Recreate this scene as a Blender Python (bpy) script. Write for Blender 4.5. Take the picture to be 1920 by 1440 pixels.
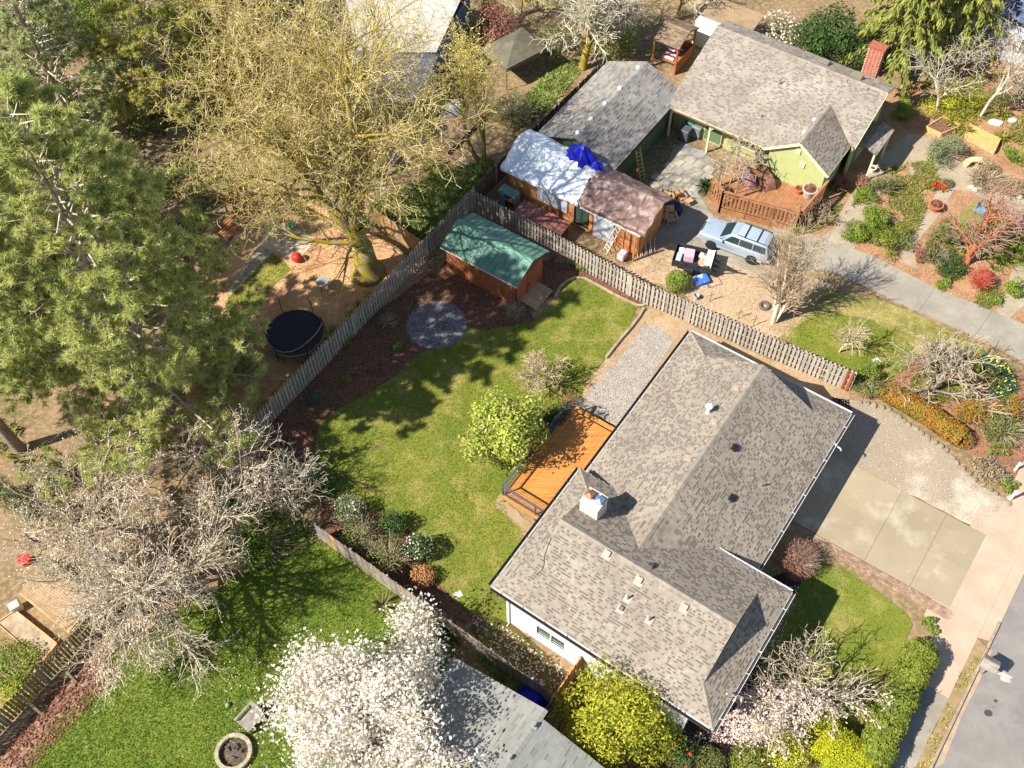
import bpy, bmesh, math, random
import numpy as np
from mathutils import Vector, Matrix
for o in list(bpy.data.objects): bpy.data.objects.remove(o)
SC = bpy.context.scene
COL = SC.collection
RNG = np.random.default_rng(11)
random.seed(5)
R = math.radians
# ------------------------------------------------------------------ camera (a drone 50 m above the back yards)
CAM_H, FPX, PITCH, ROLL = 50.0, 1947.4, R(55.4876), R(-1.1612)
fw = Vector((0, math.cos(PITCH), -math.sin(PITCH))); up0 = Vector((0, math.sin(PITCH), math.cos(PITCH))); rt0 = Vector((1, 0, 0))
rt = rt0*math.cos(ROLL) + up0*math.sin(ROLL); upv = -rt0*math.sin(ROLL) + up0*math.cos(ROLL)
cam = bpy.data.objects.new('camera', bpy.data.cameras.new('camera')); COL.objects.link(cam)
m = Matrix((rt, upv, -fw)).transposed().to_4x4(); m.translation = (0, 0, CAM_H); cam.matrix_world = m
cam.data.sensor_width = 36; cam.data.lens = FPX/1920*36; cam.data.clip_start = 0.5; cam.data.clip_end = 3000
SC.camera = cam
# ------------------------------------------------------------------ sky, sun, exposure
SUN_EL, SUN_AZ = R(44.5), R(23)            # shadows run towards +X, turned 23 degrees to +Y
world = bpy.data.worlds.new('World'); SC.world = world; world.use_nodes = True
wn = world.node_tree.nodes; wl = world.node_tree.links
sky = wn.new('ShaderNodeTexSky'); sky.sky_type = 'NISHITA'; sky.sun_disc = False
sky.sun_elevation = SUN_EL; sky.sun_rotation = R(-90) - SUN_AZ
sky.air_density = 1.0; sky.dust_density = 0.3; sky.ozone_density = 1.0
bg = wn['Background']; bg.inputs[1].default_value = 0.085; wl.new(sky.outputs[0], bg.inputs[0])
sd = bpy.data.lights.new('sun', 'SUN'); sd.energy = 5.0; sd.angle = R(0.53); sd.color = (1.0, 0.955, 0.88)
sun = bpy.data.objects.new('sun', sd); COL.objects.link(sun)
sdir = Vector((math.cos(SUN_EL)*math.cos(SUN_AZ), math.cos(SUN_EL)*math.sin(SUN_AZ), -math.sin(SUN_EL)))
sun.rotation_euler = sdir.to_track_quat('-Z', 'Y').to_euler()
sun.location = (-40, -20, 60)
SC.render.engine = 'CYCLES'
SC.view_settings.view_transform = 'Standard'; SC.view_settings.look = 'None'
SC.view_settings.exposure = 0.86; SC.view_settings.gamma = 1.0; SC.view_settings.use_curve_mapping = False
SC.cycles.max_bounces = 5; SC.cycles.diffuse_bounces = 3; SC.cycles.transmission_bounces = 3; SC.cycles.transparent_max_bounces = 4

# ------------------------------------------------------------------ helpers
def G(px, py, z=0.0):
    """survey mark of the photograph -> place in the yard at height z"""
    x = (px-960)/FPX; y = -(py-720)/FPX
    d = fw + rt*x + upv*y
    s = (CAM_H-z)/(-d.z)
    return Vector((d.x*s, d.y*s, z))
def G2(px, py, z=0.0): g = G(px, py, z); return (g.x, g.y)
A2 = Vector((0.58375586, 0.81192924, 0)); B2 = Vector((0.81192924, -0.58375586, 0))   # the main house's two directions
HZ1, HZ2 = 3.5, 2.48
HO = G(921.7, 1098.5, HZ1); HO.z = 0
def HL(a, b, z=0.0): return HO + A2*a + B2*b + Vector((0, 0, z))
def to_ab(v): d = v-HO; return d.dot(A2), d.dot(B2)
HROT = math.atan2(A2.y, A2.x)

def lin(c):
    return tuple(((v/255)/12.92 if v/255 <= .04045 else (((v/255)+.055)/1.055)**2.4) for v in c)
def tag(o, label=None, cat=None, group=None, kind=None):
    if label: o['label'] = label
    if cat: o['category'] = cat
    if group: o['group'] = group
    if kind: o['kind'] = kind
    return o
def empty(name, loc=(0, 0, 0), rz=0.0, label=None, cat=None, group=None):
    o = bpy.data.objects.new(name, None); COL.objects.link(o); o.location = loc; o.rotation_euler = (0, 0, rz)
    o.empty_display_size = 0.2
    return tag(o, label, cat, group)
def link(name, me, mat=None, parent=None, loc=None, rz=None, rot=None, scale=None, world_in=None):
    o = bpy.data.objects.new(name, me); COL.objects.link(o)
    if mat is not None and len(me.materials) == 0: me.materials.append(mat)
    if parent is not None: o.parent = parent
    if loc is not None: o.location = loc
    if rz is not None: o.rotation_euler = (0, 0, rz)
    if rot is not None: o.rotation_euler = rot
    if scale is not None: o.scale = scale
    return o
def np_mesh(name, V, F, shade=None, smooth=False):
    V = np.asarray(V, dtype=np.float32); F = np.asarray(F, dtype=np.int32)
    me = bpy.data.meshes.new(name); n, k = F.shape
    me.vertices.add(len(V)); me.vertices.foreach_set('co', V.ravel())
    me.loops.add(n*k); me.loops.foreach_set('vertex_index', F.ravel())
    me.polygons.add(n); me.polygons.foreach_set('loop_start', np.arange(0, n*k, k, dtype=np.int32))
    if shade is not None:
        a = me.attributes.new('shade', 'FLOAT', 'FACE'); a.data.foreach_set('value', np.asarray(shade, dtype=np.float32))
    if smooth: me.polygons.foreach_set('use_smooth', np.ones(n, dtype=bool))
    me.update(calc_edges=True)
    return me
class MB:
    """collects shapes of one part"""
    def __init__(s): s.v = []; s.f = []; s.c = []; s.cur = 0.5
    def add(s, vs, fs):
        b = len(s.v); s.v += [tuple(v) for v in vs]; s.f += [tuple(i+b for i in f) for f in fs]; s.c += [s.cur]*len(fs); return s
    def box(s, c, d, M=None, taper=1.0):
        x, y, z = d[0]/2, d[1]/2, d[2]/2; t = taper
        vs = [Vector(p) for p in ((-x,-y,-z),(x,-y,-z),(x,y,-z),(-x,y,-z),(-x*t,-y*t,z),(x*t,-y*t,z),(x*t,y*t,z),(-x*t,y*t,z))]
        c = Vector(c)
        vs = [(M @ v if M is not None else v) + c for v in vs]
        return s.add(vs, [(3,2,1,0),(4,5,6,7),(0,1,5,4),(1,2,6,5),(2,3,7,6),(3,0,4,7)])
    def hexa(s, lo, hi):
        n = len(lo); return s.add(list(lo)+list(hi), [tuple(range(n-1,-1,-1)), tuple(range(n,2*n))]+[(i,(i+1)%n,n+(i+1)%n,n+i) for i in range(n)])
    def prism(s, poly, z0, z1):
        return s.hexa([(p[0],p[1],z0) for p in poly], [(p[0],p[1],z1) for p in poly])
    def beam(s, p0, p1, w, h, up=(0,0,1)):
        p0, p1 = Vector(p0), Vector(p1); d = (p1-p0); L = d.length
        if L < 1e-6: return s
        d.normalize(); u = Vector(up)
        if abs(d.dot(u)) > .98: u = Vector((1,0,0))
        sx = d.cross(u).normalized(); u = sx.cross(d).normalized()
        lo = [p0+sx*a*w/2+u*b*h/2 for a,b in ((-1,-1),(1,-1),(1,1),(-1,1))]; hi = [q+(p1-p0) for q in lo]
        return s.hexa(lo, hi)
    def tube(s, pts, rad, n=6, cap=True):
        pts = [Vector(p) for p in pts]
        if not hasattr(rad, '__len__'): rad = [rad]*len(pts)
        rings = []; ref = Vector((0,0,1))
        for i, p in enumerate(pts):
            d = (pts[min(i+1,len(pts)-1)]-pts[max(i-1,0)])
            if d.length < 1e-9: d = Vector((0,0,1))
            d.normalize(); r_ = ref if abs(d.dot(ref)) < .95 else Vector((1,0,0))
            a = d.cross(r_).normalized(); b = a.cross(d).normalized()
            rings.append([p+(a*math.cos(t)+b*math.sin(t))*rad[i] for t in [2*math.pi*k/n for k in range(n)]])
        vs = [v for r_ in rings for v in r_]; fs = []
        for i in range(len(pts)-1):
            for k in range(n): fs.append((i*n+k,i*n+(k+1)%n,(i+1)*n+(k+1)%n,(i+1)*n+k))
        if cap: fs.append(tuple(range(n-1,-1,-1))); fs.append(tuple((len(pts)-1)*n+k for k in range(n)))
        return s.add(vs, fs)
    def lathe(s, prof, n=16, c=(0,0,0), sx=1, sy=1):
        vs = []; fs = []
        for r_, z in prof:
            for k in range(n):
                t = 2*math.pi*k/n; vs.append((c[0]+r_*math.cos(t)*sx, c[1]+r_*math.sin(t)*sy, c[2]+z))
        for i in range(len(prof)-1):
            for k in range(n): fs.append((i*n+k,i*n+(k+1)%n,(i+1)*n+(k+1)%n,(i+1)*n+k))
        if prof[0][0] > 1e-4: fs.append(tuple(range(n-1,-1,-1)))
        if prof[-1][0] > 1e-4: fs.append(tuple((len(prof)-1)*n+k for k in range(n)))
        return s.add(vs, fs)
    def face(s, *p): return s.add(p, [tuple(range(len(p)))])
    def slab(s, poly3, t):
        """a flat polygon (3D, counter-clockwise seen from outside) given thickness t behind it"""
        p = [Vector(q) for q in poly3]; n = Vector((0,0,0))
        for i in range(len(p)): n += p[i].cross(p[(i+1)%len(p)])
        n.normalize(); return s.hexa([q-n*t for q in p], p)
    def mesh(s, name, smooth=False, bevel=0.0):
        me = bpy.data.meshes.new(name); me.from_pydata([tuple(v) for v in s.v], [], s.f)
        a = me.attributes.new('shade', 'FLOAT', 'FACE'); a.data.foreach_set('value', np.array(s.c, dtype=np.float32))
        if smooth: me.polygons.foreach_set('use_smooth', np.ones(len(me.polygons), dtype=bool))
        me.update()
        if bevel:
            bm = bmesh.new(); bm.from_mesh(me)
            bmesh.ops.bevel(bm, geom=bm.edges[:], offset=bevel, segments=1, affect='EDGES', clamp_overlap=True)
            bm.to_mesh(me); bm.free()
        return me
    def build(s, name, mat, parent=None, label=None, cat=None, group=None, kind=None, smooth=False, bevel=0.0, loc=None, rz=None):
        o = link(name, s.mesh(name, smooth, bevel), mat, parent, loc, rz)
        return tag(o, label, cat, group, kind)
def copy_tree(o, parent=None):
    c = o.copy(); COL.objects.link(c); c.parent = parent
    for ch in list(o.children): copy_tree(ch, c)
    return c

# ------------------------------------------------------------------ materials
def mat(name, c1, c2=None, scale=1.0, detail=6.0, rough=0.85, bump=0.0, bscale=30.0, c3=None, scale3=8.0, amt3=0.5, shade=0.0, dark=None,
        rand=0.0, hue=0.0, metallic=0.0, transl=0.0, spec=0.3, stretch=None, lo=0.35, hi=0.65, lo3=.45, hi3=.65, emit=None):
    """c1..c3 mixed by noise in place; shade: how strongly the piece's own 'shade' value moves its brightness; rand: per-object change"""
    M = bpy.data.materials.new(name); M.use_nodes = True; nt = M.node_tree; N = nt.nodes; Lk = nt.links
    P = N['Principled BSDF']; P.inputs['Roughness'].default_value = rough; P.inputs['Metallic'].default_value = metallic
    P.inputs['Specular IOR Level'].default_value = spec
    geo = N.new('ShaderNodeNewGeometry'); vec = geo.outputs['Position']
    if stretch:
        mp = N.new('ShaderNodeMapping'); mp.inputs['Rotation'].default_value = (0, 0, stretch[0]); mp.inputs['Scale'].default_value = stretch[1]
        mp.vector_type = 'POINT'; Lk.new(vec, mp.inputs['Vector']); vec = mp.outputs[0]
    def noise(sc, det, rgh=.6):
        n = N.new('ShaderNodeTexNoise'); n.inputs['Scale'].default_value = sc; n.inputs['Detail'].default_value = det; n.inputs['Roughness'].default_value = rgh
        Lk.new(vec, n.inputs['Vector']); return n.outputs['Fac']
    def ramp(fac, a, b):
        r_ = N.new('ShaderNodeMapRange'); r_.inputs[1].default_value = a; r_.inputs[2].default_value = b; Lk.new(fac, r_.inputs[0]); return r_.outputs[0]
    def mix(fac, x, y, mode='MIX'):
        k = N.new('ShaderNodeMix'); k.data_type = 'RGBA'; k.blend_type = mode
        if isinstance(fac, float): k.inputs[0].default_value = fac
        else: Lk.new(fac, k.inputs[0])
        for i, q in ((6, x), (7, y)):
            if isinstance(q, tuple): k.inputs[i].default_value = (*q, 1)
            else: Lk.new(q, k.inputs[i])
        return k.outputs[2]
    c = lin(c1)
    if c2 is not None: c = mix(ramp(noise(scale, detail), lo, hi), c, lin(c2))
    if c3 is not None:
        r3 = ramp(noise(scale3, 5.0, .65), lo3, hi3)
        mm = N.new('ShaderNodeMath'); mm.operation = 'MULTIPLY'; mm.inputs[1].default_value = amt3; Lk.new(r3, mm.inputs[0])
        c = mix(mm.outputs[0], c, lin(c3))
    if shade or rand or hue:
        if dark is not None and shade:
            at = N.new('ShaderNodeAttribute'); at.attribute_name = 'shade'
            c = mix(at.outputs['Fac'], lin(dark), c); sh = 0
        hs = N.new('ShaderNodeHueSaturation'); v = None
        if shade and dark is None:
            at = N.new('ShaderNodeAttribute'); at.attribute_name = 'shade'
            mr = N.new('ShaderNodeMapRange'); mr.inputs[3].default_value = 1-shade; mr.inputs[4].default_value = 1+shade; Lk.new(at.outputs['Fac'], mr.inputs[0]); v = mr.outputs[0]
        if rand:
            oi = N.new('ShaderNodeObjectInfo'); mr = N.new('ShaderNodeMapRange'); mr.inputs[3].default_value = 1-rand; mr.inputs[4].default_value = 1+rand
            Lk.new(oi.outputs['Random'], mr.inputs[0])
            if v is None: v = mr.outputs[0]
            else:
                k = N.new('ShaderNodeMath'); k.operation = 'MULTIPLY'; Lk.new(v, k.inputs[0]); Lk.new(mr.outputs[0], k.inputs[1]); v = k.outputs[0]
        if v is not None: Lk.new(v, hs.inputs['Value'])
        if hue and shade:
            mr = N.new('ShaderNodeMapRange'); mr.inputs[3].default_value = .5-hue; mr.inputs[4].default_value = .5+hue
            wn_ = N.new('ShaderNodeTexWhiteNoise'); wn_.noise_dimensions = '1D'
            Lk.new(at.outputs['Fac'], wn_.inputs['W']); Lk.new(wn_.outputs['Value'], mr.inputs[0]); Lk.new(mr.outputs[0], hs.inputs['Hue'])
        if isinstance(c, tuple): hs.inputs['Color'].default_value = (*c, 1)
        else: Lk.new(c, hs.inputs['Color'])
        c = hs.outputs[0]
    if isinstance(c, tuple): P.inputs['Base Color'].default_value = (*c, 1)
    else: Lk.new(c, P.inputs['Base Color'])
    if bump:
        b = N.new('ShaderNodeBump'); b.inputs['Strength'].default_value = bump; b.inputs['Distance'].default_value = 0.04
        Lk.new(noise(bscale, 6.0, .7), b.inputs['Height']); Lk.new(b.outputs[0], P.inputs['Normal'])
    if transl:
        t = N.new('ShaderNodeBsdfTranslucent'); ms = N.new('ShaderNodeMixShader'); ms.inputs[0].default_value = transl
        if isinstance(c, tuple): t.inputs[0].default_value = (*c, 1)
        else: Lk.new(c, t.inputs[0])
        Lk.new(P.outputs[0], ms.inputs[1]); Lk.new(t.outputs[0], ms.inputs[2]); Lk.new(ms.outputs[0], N['Material Output'].inputs[0])
    return M
_mats = {}
def MT(name, *a, **k):
    if name not in _mats: _mats[name] = mat(name, *a, **k)
    return _mats[name]
def glass(name, c, rough=.05):
    if name not in _mats:
        M = mat(name, c, rough=rough, spec=.8); _mats[name] = M
    return _mats[name]

# ------------------------------------------------------------------ flat outlines on the ground
def ragged(pts, step=0.35, amp=0.06, seed=0):
    """cuts the outline into short steps and makes it uneven"""
    rg = np.random.default_rng(seed+97); out = []
    n = len(pts)
    for i in range(n):
        a = np.array(pts[i][:2]); b = np.array(pts[(i+1)%n][:2]); L = np.linalg.norm(b-a); k = max(1, int(L/step))
        nn = np.array([b[1]-a[1], a[0]-b[0]])/max(L, 1e-6)
        ph = rg.uniform(0, 6, 4)
        for j in range(k):
            t = j/k; w = amp*(math.sin(ph[0]+t*L*1.7)*.6+math.sin(ph[1]+t*L*4.1)*.4+rg.uniform(-.6, .6))*min(1, 4*t*(1-t)+.2)
            q = a+(b-a)*t+nn*w; out.append((q[0], q[1]))
    return out
def inpoly(P, poly):
    poly = np.asarray([p[:2] for p in poly]); x, y = P[:, 0], P[:, 1]; r_ = np.zeros(len(P), bool); j = len(poly)-1
    for i in range(len(poly)):
        xi, yi = poly[i]; xj, yj = poly[j]
        r_ ^= ((yi > y) != (yj > y)) & (x < (xj-xi)*(y-yi)/(yj-yi+1e-12)+xi); j = i
    return r_
def area(poly):
    p = np.asarray([q[:2] for q in poly]); x, y = p[:, 0], p[:, 1]; return abs(np.dot(x, np.roll(y, 1))-np.dot(y, np.roll(x, 1)))/2
def scatter(poly, n, rg=RNG):
    p = np.asarray([q[:2] for q in poly]); lo, hi = p.min(0), p.max(0); out = np.zeros((0, 2)); 
    ar = max(area(poly), .01); tot = (hi-lo).prod()
    while len(out) < n:
        q = rg.uniform(lo, hi, (int((n-len(out))*tot/ar*1.2)+50, 2)); out = np.vstack([out, q[inpoly(q, poly)]])
    return out[:n]
def sheet(name, poly, z, material, kind='structure', rag=0.06, step=.35, seed=0, parent=None):
    pts = ragged([tuple(p)[:2] for p in poly], step, rag, seed) if rag else [tuple(p)[:2] for p in poly]
    from mathutils.geometry import delaunay_2d_cdt
    n_ = len(pts); r_ = delaunay_2d_cdt([Vector(p) for p in pts], [(i, (i+1) % n_) for i in range(n_)], [], 1, 1e-5)
    me = bpy.data.meshes.new(name); me.from_pydata([(v.x, v.y, z) for v in r_[0]], [], [tuple(f) for f in r_[2]]); me.update()
    if len(me.polygons) and me.polygons[0].normal.z < 0: me.flip_normals()
    o = link(name, me, material, parent)
    if kind: o['kind'] = kind
    return o, pts
def PX(*pp): return [G2(pp[i], pp[i+1]) for i in range(0, len(pp), 2)]
def blades(name, P, z, h, w, material, parent=None, label=None, seed=1, lean=.6, per=2, shade_fn=None):
    """short grass or litter: thin upright triangles"""
    rg = np.random.default_rng(seed); P = np.repeat(P, per, axis=0); n = len(P)
    P = P+rg.normal(0, .02, P.shape); a = rg.uniform(0, 2*math.pi, n); hh = h*rg.uniform(.5, 1.3, n); ww = w*rg.uniform(.6, 1.3, n)
    le = rg.normal(0, lean, (n, 2))*hh[:, None]
    V = np.zeros((n, 3, 3)); dx = np.c_[np.cos(a), np.sin(a)]*ww[:, None]/2
    V[:, 0, :2] = P-dx; V[:, 1, :2] = P+dx; V[:, 2, :2] = P+le; V[:, :2, 2] = z; V[:, 2, 2] = z+hh
    sh = rg.uniform(0, 1, n)
    me = np_mesh(name, V.reshape(-1, 3), np.arange(n*3).reshape(-1, 3), sh)
    o = link(name, me, material, parent); o['kind'] = 'stuff'
    if label: o['label'] = label
    return o
def flecks(name, P, z, size, material, parent=None, seed=1, tilt=.35, asp=(.4, 1.0), zj=.01):
    """fallen petals, bark chips, gravel: small lying quads"""
    rg = np.random.default_rng(seed); n = len(P); a = rg.uniform(0, 2*math.pi, n); s = size*rg.uniform(.5, 1.4, n); b = s*rg.uniform(*asp, n)
    u = np.c_[np.cos(a), np.sin(a), rg.normal(0, tilt, n)]*s[:, None]/2; w = np.c_[-np.sin(a), np.cos(a), rg.normal(0, tilt, n)]*b[:, None]/2
    C = np.c_[P, z+rg.uniform(0.002, zj+.003, n)+np.abs(u[:, 2])+np.abs(w[:, 2])]
    V = np.stack([C-u-w, C+u-w, C+u+w, C-u+w], 1)
    me = np_mesh(name, V.reshape(-1, 3), np.arange(n*4).reshape(-1, 4), rg.uniform(0, 1, n))
    o = link(name, me, material, parent); o['kind'] = 'stuff'
    return o
# ================================================================== SETTING: ground, lawns, paths, paving, road
m_soil = MT('soil', (146, 118, 88), (104, 92, 58), scale=.22, bump=.6, bscale=9, c3=(172, 146, 112), scale3=3.5, amt3=.7)
m_mulch = MT('bark_mulch', (112, 78, 58), (78, 55, 43), scale=.9, bump=.8, bscale=14, c3=(160, 118, 88), scale3=7, amt3=.7)
m_tanmulch = MT('tan_wood_chips', (206, 164, 120), (166, 120, 82), scale=.6, bump=.6, bscale=14, c3=(216, 176, 128), scale3=6, amt3=.6)
m_lawn = MT('lawn_turf', (128, 130, 48), (100, 114, 36), scale=.22, bump=.5, bscale=22, c3=(162, 146, 84), scale3=.7, amt3=.75, lo3=.48, hi3=.68)
m_lawn2 = MT('bright_lawn_turf', (112, 128, 46), (92, 114, 34), scale=.35, bump=.5, bscale=22, c3=(138, 136, 62), scale3=1.3, amt3=.6, lo3=.5, hi3=.7)
m_dry = MT('dry_turf', (150, 138, 78), (120, 118, 52), scale=.6, bump=.5, bscale=20, c3=(178, 160, 120), scale3=1.6, amt3=.7)
m_moss = MT('mossy_turf', (88, 86, 32), (70, 62, 34), scale=.6, bump=.5, bscale=20, c3=(112, 92, 66), scale3=1.5, amt3=.8)
m_ivy = MT('ground_cover_soil', (92, 108, 48), (72, 84, 36), scale=1.2, bump=.8, bscale=10, c3=(150, 140, 90), scale3=3, amt3=.5)
m_gravel = MT('grey_gravel', (166, 158, 146), (140, 132, 122), scale=1.5, bump=.9, bscale=26, c3=(196, 188, 176), scale3=14, amt3=.7)
m_dirt = MT('dirt', (176, 152, 122), (150, 126, 96), scale=.5, bump=.4, bscale=16, c3=(138, 130, 74), scale3=.8, amt3=.5, lo3=.55, hi3=.7)
m_dust = MT('dusty_gravel', (150, 133, 109), (162, 145, 122), scale=.25, bump=.45, bscale=22, c3=(196, 180, 158), scale3=.22, amt3=.9, lo3=.5, hi3=.62)
m_conc = MT('old_concrete', (160, 152, 136), (140, 132, 117), scale=.7, bump=.2, bscale=30, c3=(132, 124, 110), scale3=2.4, amt3=.35, rand=.05)
m_newconc = MT('smooth_concrete', (150, 135, 108), (162, 147, 120), scale=.35, bump=.12, bscale=30, c3=(192, 182, 162), scale3=.45, amt3=.65, lo3=.52, hi3=.7, rand=.05, rough=.6)
m_pink = MT('pinkish_concrete', (194, 168, 143), (178, 152, 128), scale=.8, bump=.2, bscale=40, c3=(168, 146, 124), scale3=5, amt3=.3)
m_asph = MT('worn_asphalt', (136, 130, 122), (124, 118, 111), scale=.3, bump=.35, bscale=60, c3=(150, 144, 136), scale3=.8, amt3=.6)
m_slate = MT('slate_chips', (112, 116, 124), (92, 98, 110), scale=1.0, bump=.7, bscale=22, c3=(146, 146, 146), scale3=4, amt3=.6)
g_o, _ = sheet('ground', [(-420, -250), (420, -250), (420, 650), (-420, 650)], -0.02, m_soil, rag=0)
g_o['label'] = 'brown bare soil under the gardens'

# --- grass and beds (each a sheet a few millimetres over the last)
LAWN = PX(585,865, 600,792, 640,762, 690,738, 745,702, 790,662, 830,648, 872,612, 905,618, 960,613, 1003,600, 1046,560, 1060,533, 1085,524, 1105,530, 1195,576, 1168,628, 1136,672, 1100,716, 1080,760, 1040,800, 1000,870, 945,925, 950,965, 995,1003, 965,1052, 925,1104, 948,1128, 955,1168, 930,1178, 895,1160, 850,1128, 812,1085, 800,1060, 790,1030, 760,985, 720,962, 660,945, 612,932)
sheet('back_lawn', LAWN, 0.006, m_lawn, seed=1)
MOSSY = PX(905,1150, 955,1168, 1000,1205, 1060,1258, 1072,1268, 1036,1300, 1000,1278, 940,1225, 880,1180)
sheet('side_yard_moss', MOSSY, 0.010, m_moss, seed=2)
LAWN_B = PX(596,1012, 540,1040, 440,1078, 370,1120, 320,1150, 250,1200, 205,1232, 195,1270, 150,1310, 100,1360, 70,1400, 40,1460, 0,1520, 900,1520, 880,1260, 790,1150, 700,1075, 640,1030)
sheet('lower_lawn', LAWN_B, 0.006, m_lawn2, seed=3)
LAWN_F = PX(1522,1062, 1545,1056, 1580,1066, 1640,1105, 1700,1150, 1712,1172, 1702,1192, 1668,1250, 1640,1310, 1612,1372, 1560,1440, 1440,1440, 1400,1330, 1440,1200, 1490,1110)
sheet('front_lawn', LAWN_F, 0.006, m_lawn, seed=4)
LAWN_N = PX(1486,618, 1520,596, 1570,588, 1625,596, 1690,632, 1713,652, 1700,690, 1668,716, 1636,722, 1590,700, 1530,668, 1480,640)
DRY = PX(1460,560, 1530,540, 1580,545, 1640,560, 1720,590, 1800,630, 1870,665, 1900,690, 1760,700, 1700,655, 1640,600, 1560,590, 1500,610, 1470,640, 1445,620)
sheet('dry_verge', DRY, 0.003, m_dry, seed=5)
sheet('green_lawn_patch', LAWN_N, 0.008, m_lawn, seed=6)
LAWN_S = PX(430,545, 470,490, 500,468, 530,488, 545,505, 520,530, 490,565, 455,590, 420,580)
CHIPS = PX(330,600, 420,480, 470,380, 560,370, 690,400, 700,440, 760,480, 700,570, 640,640, 560,760, 470,850, 360,830)
sheet('tan_chip_yard', CHIPS, 0.002, m_tanmulch, seed=7)
sheet('small_lawn_patch', LAWN_S, 0.008, m_lawn, seed=8)
SANDP = PX(487,462, 500,425, 520,418, 560,430, 590,450, 575,472, 540,482, 515,470, 440,548, 425,560, 432,540)
sheet('sandy_path', SANDP, 0.010, MT('pale_sand', (206, 194, 172), (184, 168, 144), scale=2, bump=.4), seed=9)
IVYB = PX(655,420, 700,380, 760,350, 830,320, 925,300, 930,340, 880,388, 800,452, 720,410, 690,432)
sheet('ground_cover_slope', IVYB, 0.004, m_ivy, seed=10)
IVY2 = PX(985,180, 1040,120, 1080,110, 1095,125, 1060,170, 1020,215, 960,250)
sheet('fence_side_bank', IVY2, 0.004, m_ivy, seed=11)
BED_BACK = PX(585,868, 450,850, 560,740, 700,590, 835,490, 870,520, 980,560, 1003,600, 960,613, 905,618, 872,612, 830,648, 790,662, 745,702, 690,738, 600,792)
sheet('back_bed', BED_BACK, 0.003, m_mulch, seed=12)
BED_SHED = PX(1000,500, 1060,470, 1110,500, 1215,560, 1200,578, 1100,526, 1075,522, 1050,545, 1030,560)
sheet('corner_bed', BED_SHED, 0.003, m_mulch, seed=13)
BED_FENCE = PX(600,940, 660,948, 720,964, 760,986, 792,1032, 806,1072, 850,1126, 900,1160, 870,1172, 800,1125, 700,1060, 600,1000)
sheet('shrub_bed', BED_FENCE, 0.009, m_mulch, seed=14)
BED_PLUM = PX(600,1005, 540,1040, 440,1078, 320,1150, 205,1232, 150,1200, 260,1060, 430,960, 560,960)
sheet('plum_bed', BED_PLUM, 0.003, MT('litter_soil', (150, 124, 96), (120, 98, 74), scale=1.2, bump=.6, bscale=12, c3=(186, 160, 132), scale3=5, amt3=.6), seed=15)
# circle of slate chips
ct = G(818, 609); sheet('slate_circle', [(ct.x+1.86*math.cos(t), ct.y+1.86*math.sin(t)) for t in np.linspace(0, 2*math.pi, 40, endpoint=False)], 0.014, m_slate, rag=.04, seed=16)
# right garden (mulch over everything right of the neighbours' drive)
GARD = PX(1330,370, 1560,330, 1660,180, 1760,130, 2000,60, 2100,300, 2100,700, 1920,620, 1600,470, 1500,440)
sheet('garden_bed', GARD, 0.001, MT('garden_mulch', (168, 126, 92), (134, 98, 70), scale=.8, bump=.6, bscale=12, c3=(192, 154, 116), scale3=6, amt3=.6), seed=17)
BED_R = PX(1600,700, 1650,720, 1700,690, 1760,640, 1900,690, 1950,730, 1925,880, 1897,938, 1850,880, 1800,820, 1740,790, 1660,752, 1610,745)
sheet('street_bed', BED_R, 0.004, MT('red_bark', (150, 108, 80), (122, 86, 64), scale=.9, bump=.6, bscale=12, c3=(178, 138, 106), scale3=6, amt3=.6), seed=18)
# dirt by the back path, gravel strip
DIRT1 = PX(1206,588, 1225,566, 1262,568, 1300,612, 1440,672, 1590,730, 1600,780, 1470,745, 1250,690, 1160,800, 1092,752, 1100,716, 1136,672, 1168,628)
sheet('back_path_dirt', DIRT1, 0.004, m_dirt, seed=19)
GRAV = PX(1188,640, 1206,608, 1240,612, 1262,640, 1215,718, 1165,800, 1120,780, 1096,748)
sheet('gravel_path', GRAV, 0.010, m_gravel, seed=20)
DIRT2 = PX(938,925, 1000,985, 1012,985, 990,1012, 950,968, 930,950)
sheet('bare_patch', DIRT2, 0.012, m_dirt, rag=.12, seed=21)
# dirt parking pad with trailer
PAD = PX(1165,510, 1230,455, 1290,430, 1330,480, 1470,500, 1560,535, 1500,600, 1450,640, 1400,632, 1270,545)
sheet('parking_pad', PAD, 0.005, MT('pad_dirt', (178, 152, 122), (160, 136, 106), scale=.5, bump=.5, bscale=14, c3=(204, 180, 150), scale3=4, amt3=.6), seed=22)
# dusty parking beside the drive
DUST = PX(1560,745, 1612,752, 1668,770, 1740,815, 1795,868, 1830,905, 1900,945, 1866,1006, 1601,876, 1540,990, 1470,970)
sheet('gravel_parking', DUST, 0.004, m_dust, seed=23)
# front bed under the magnolia
BED_FR = PX(1440,1085, 1520,1060, 1500,1110, 1470,1180, 1420,1290, 1450,1340, 1440,1440, 1300,1440, 1240,1380, 1330,1330, 1400,1200)
sheet('front_bed', BED_FR, 0.003, MT('dark_soil', (58, 46, 42), (44, 36, 34), scale=1, bump=.6, bscale=12), seed=24)
BED_SIDE = PX(1040,1290, 1076,1262, 1180,1330, 1290,1400, 1250,1470, 1050,1420)
sheet('side_bed', BED_SIDE, 0.004, m_mulch, seed=25)

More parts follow.
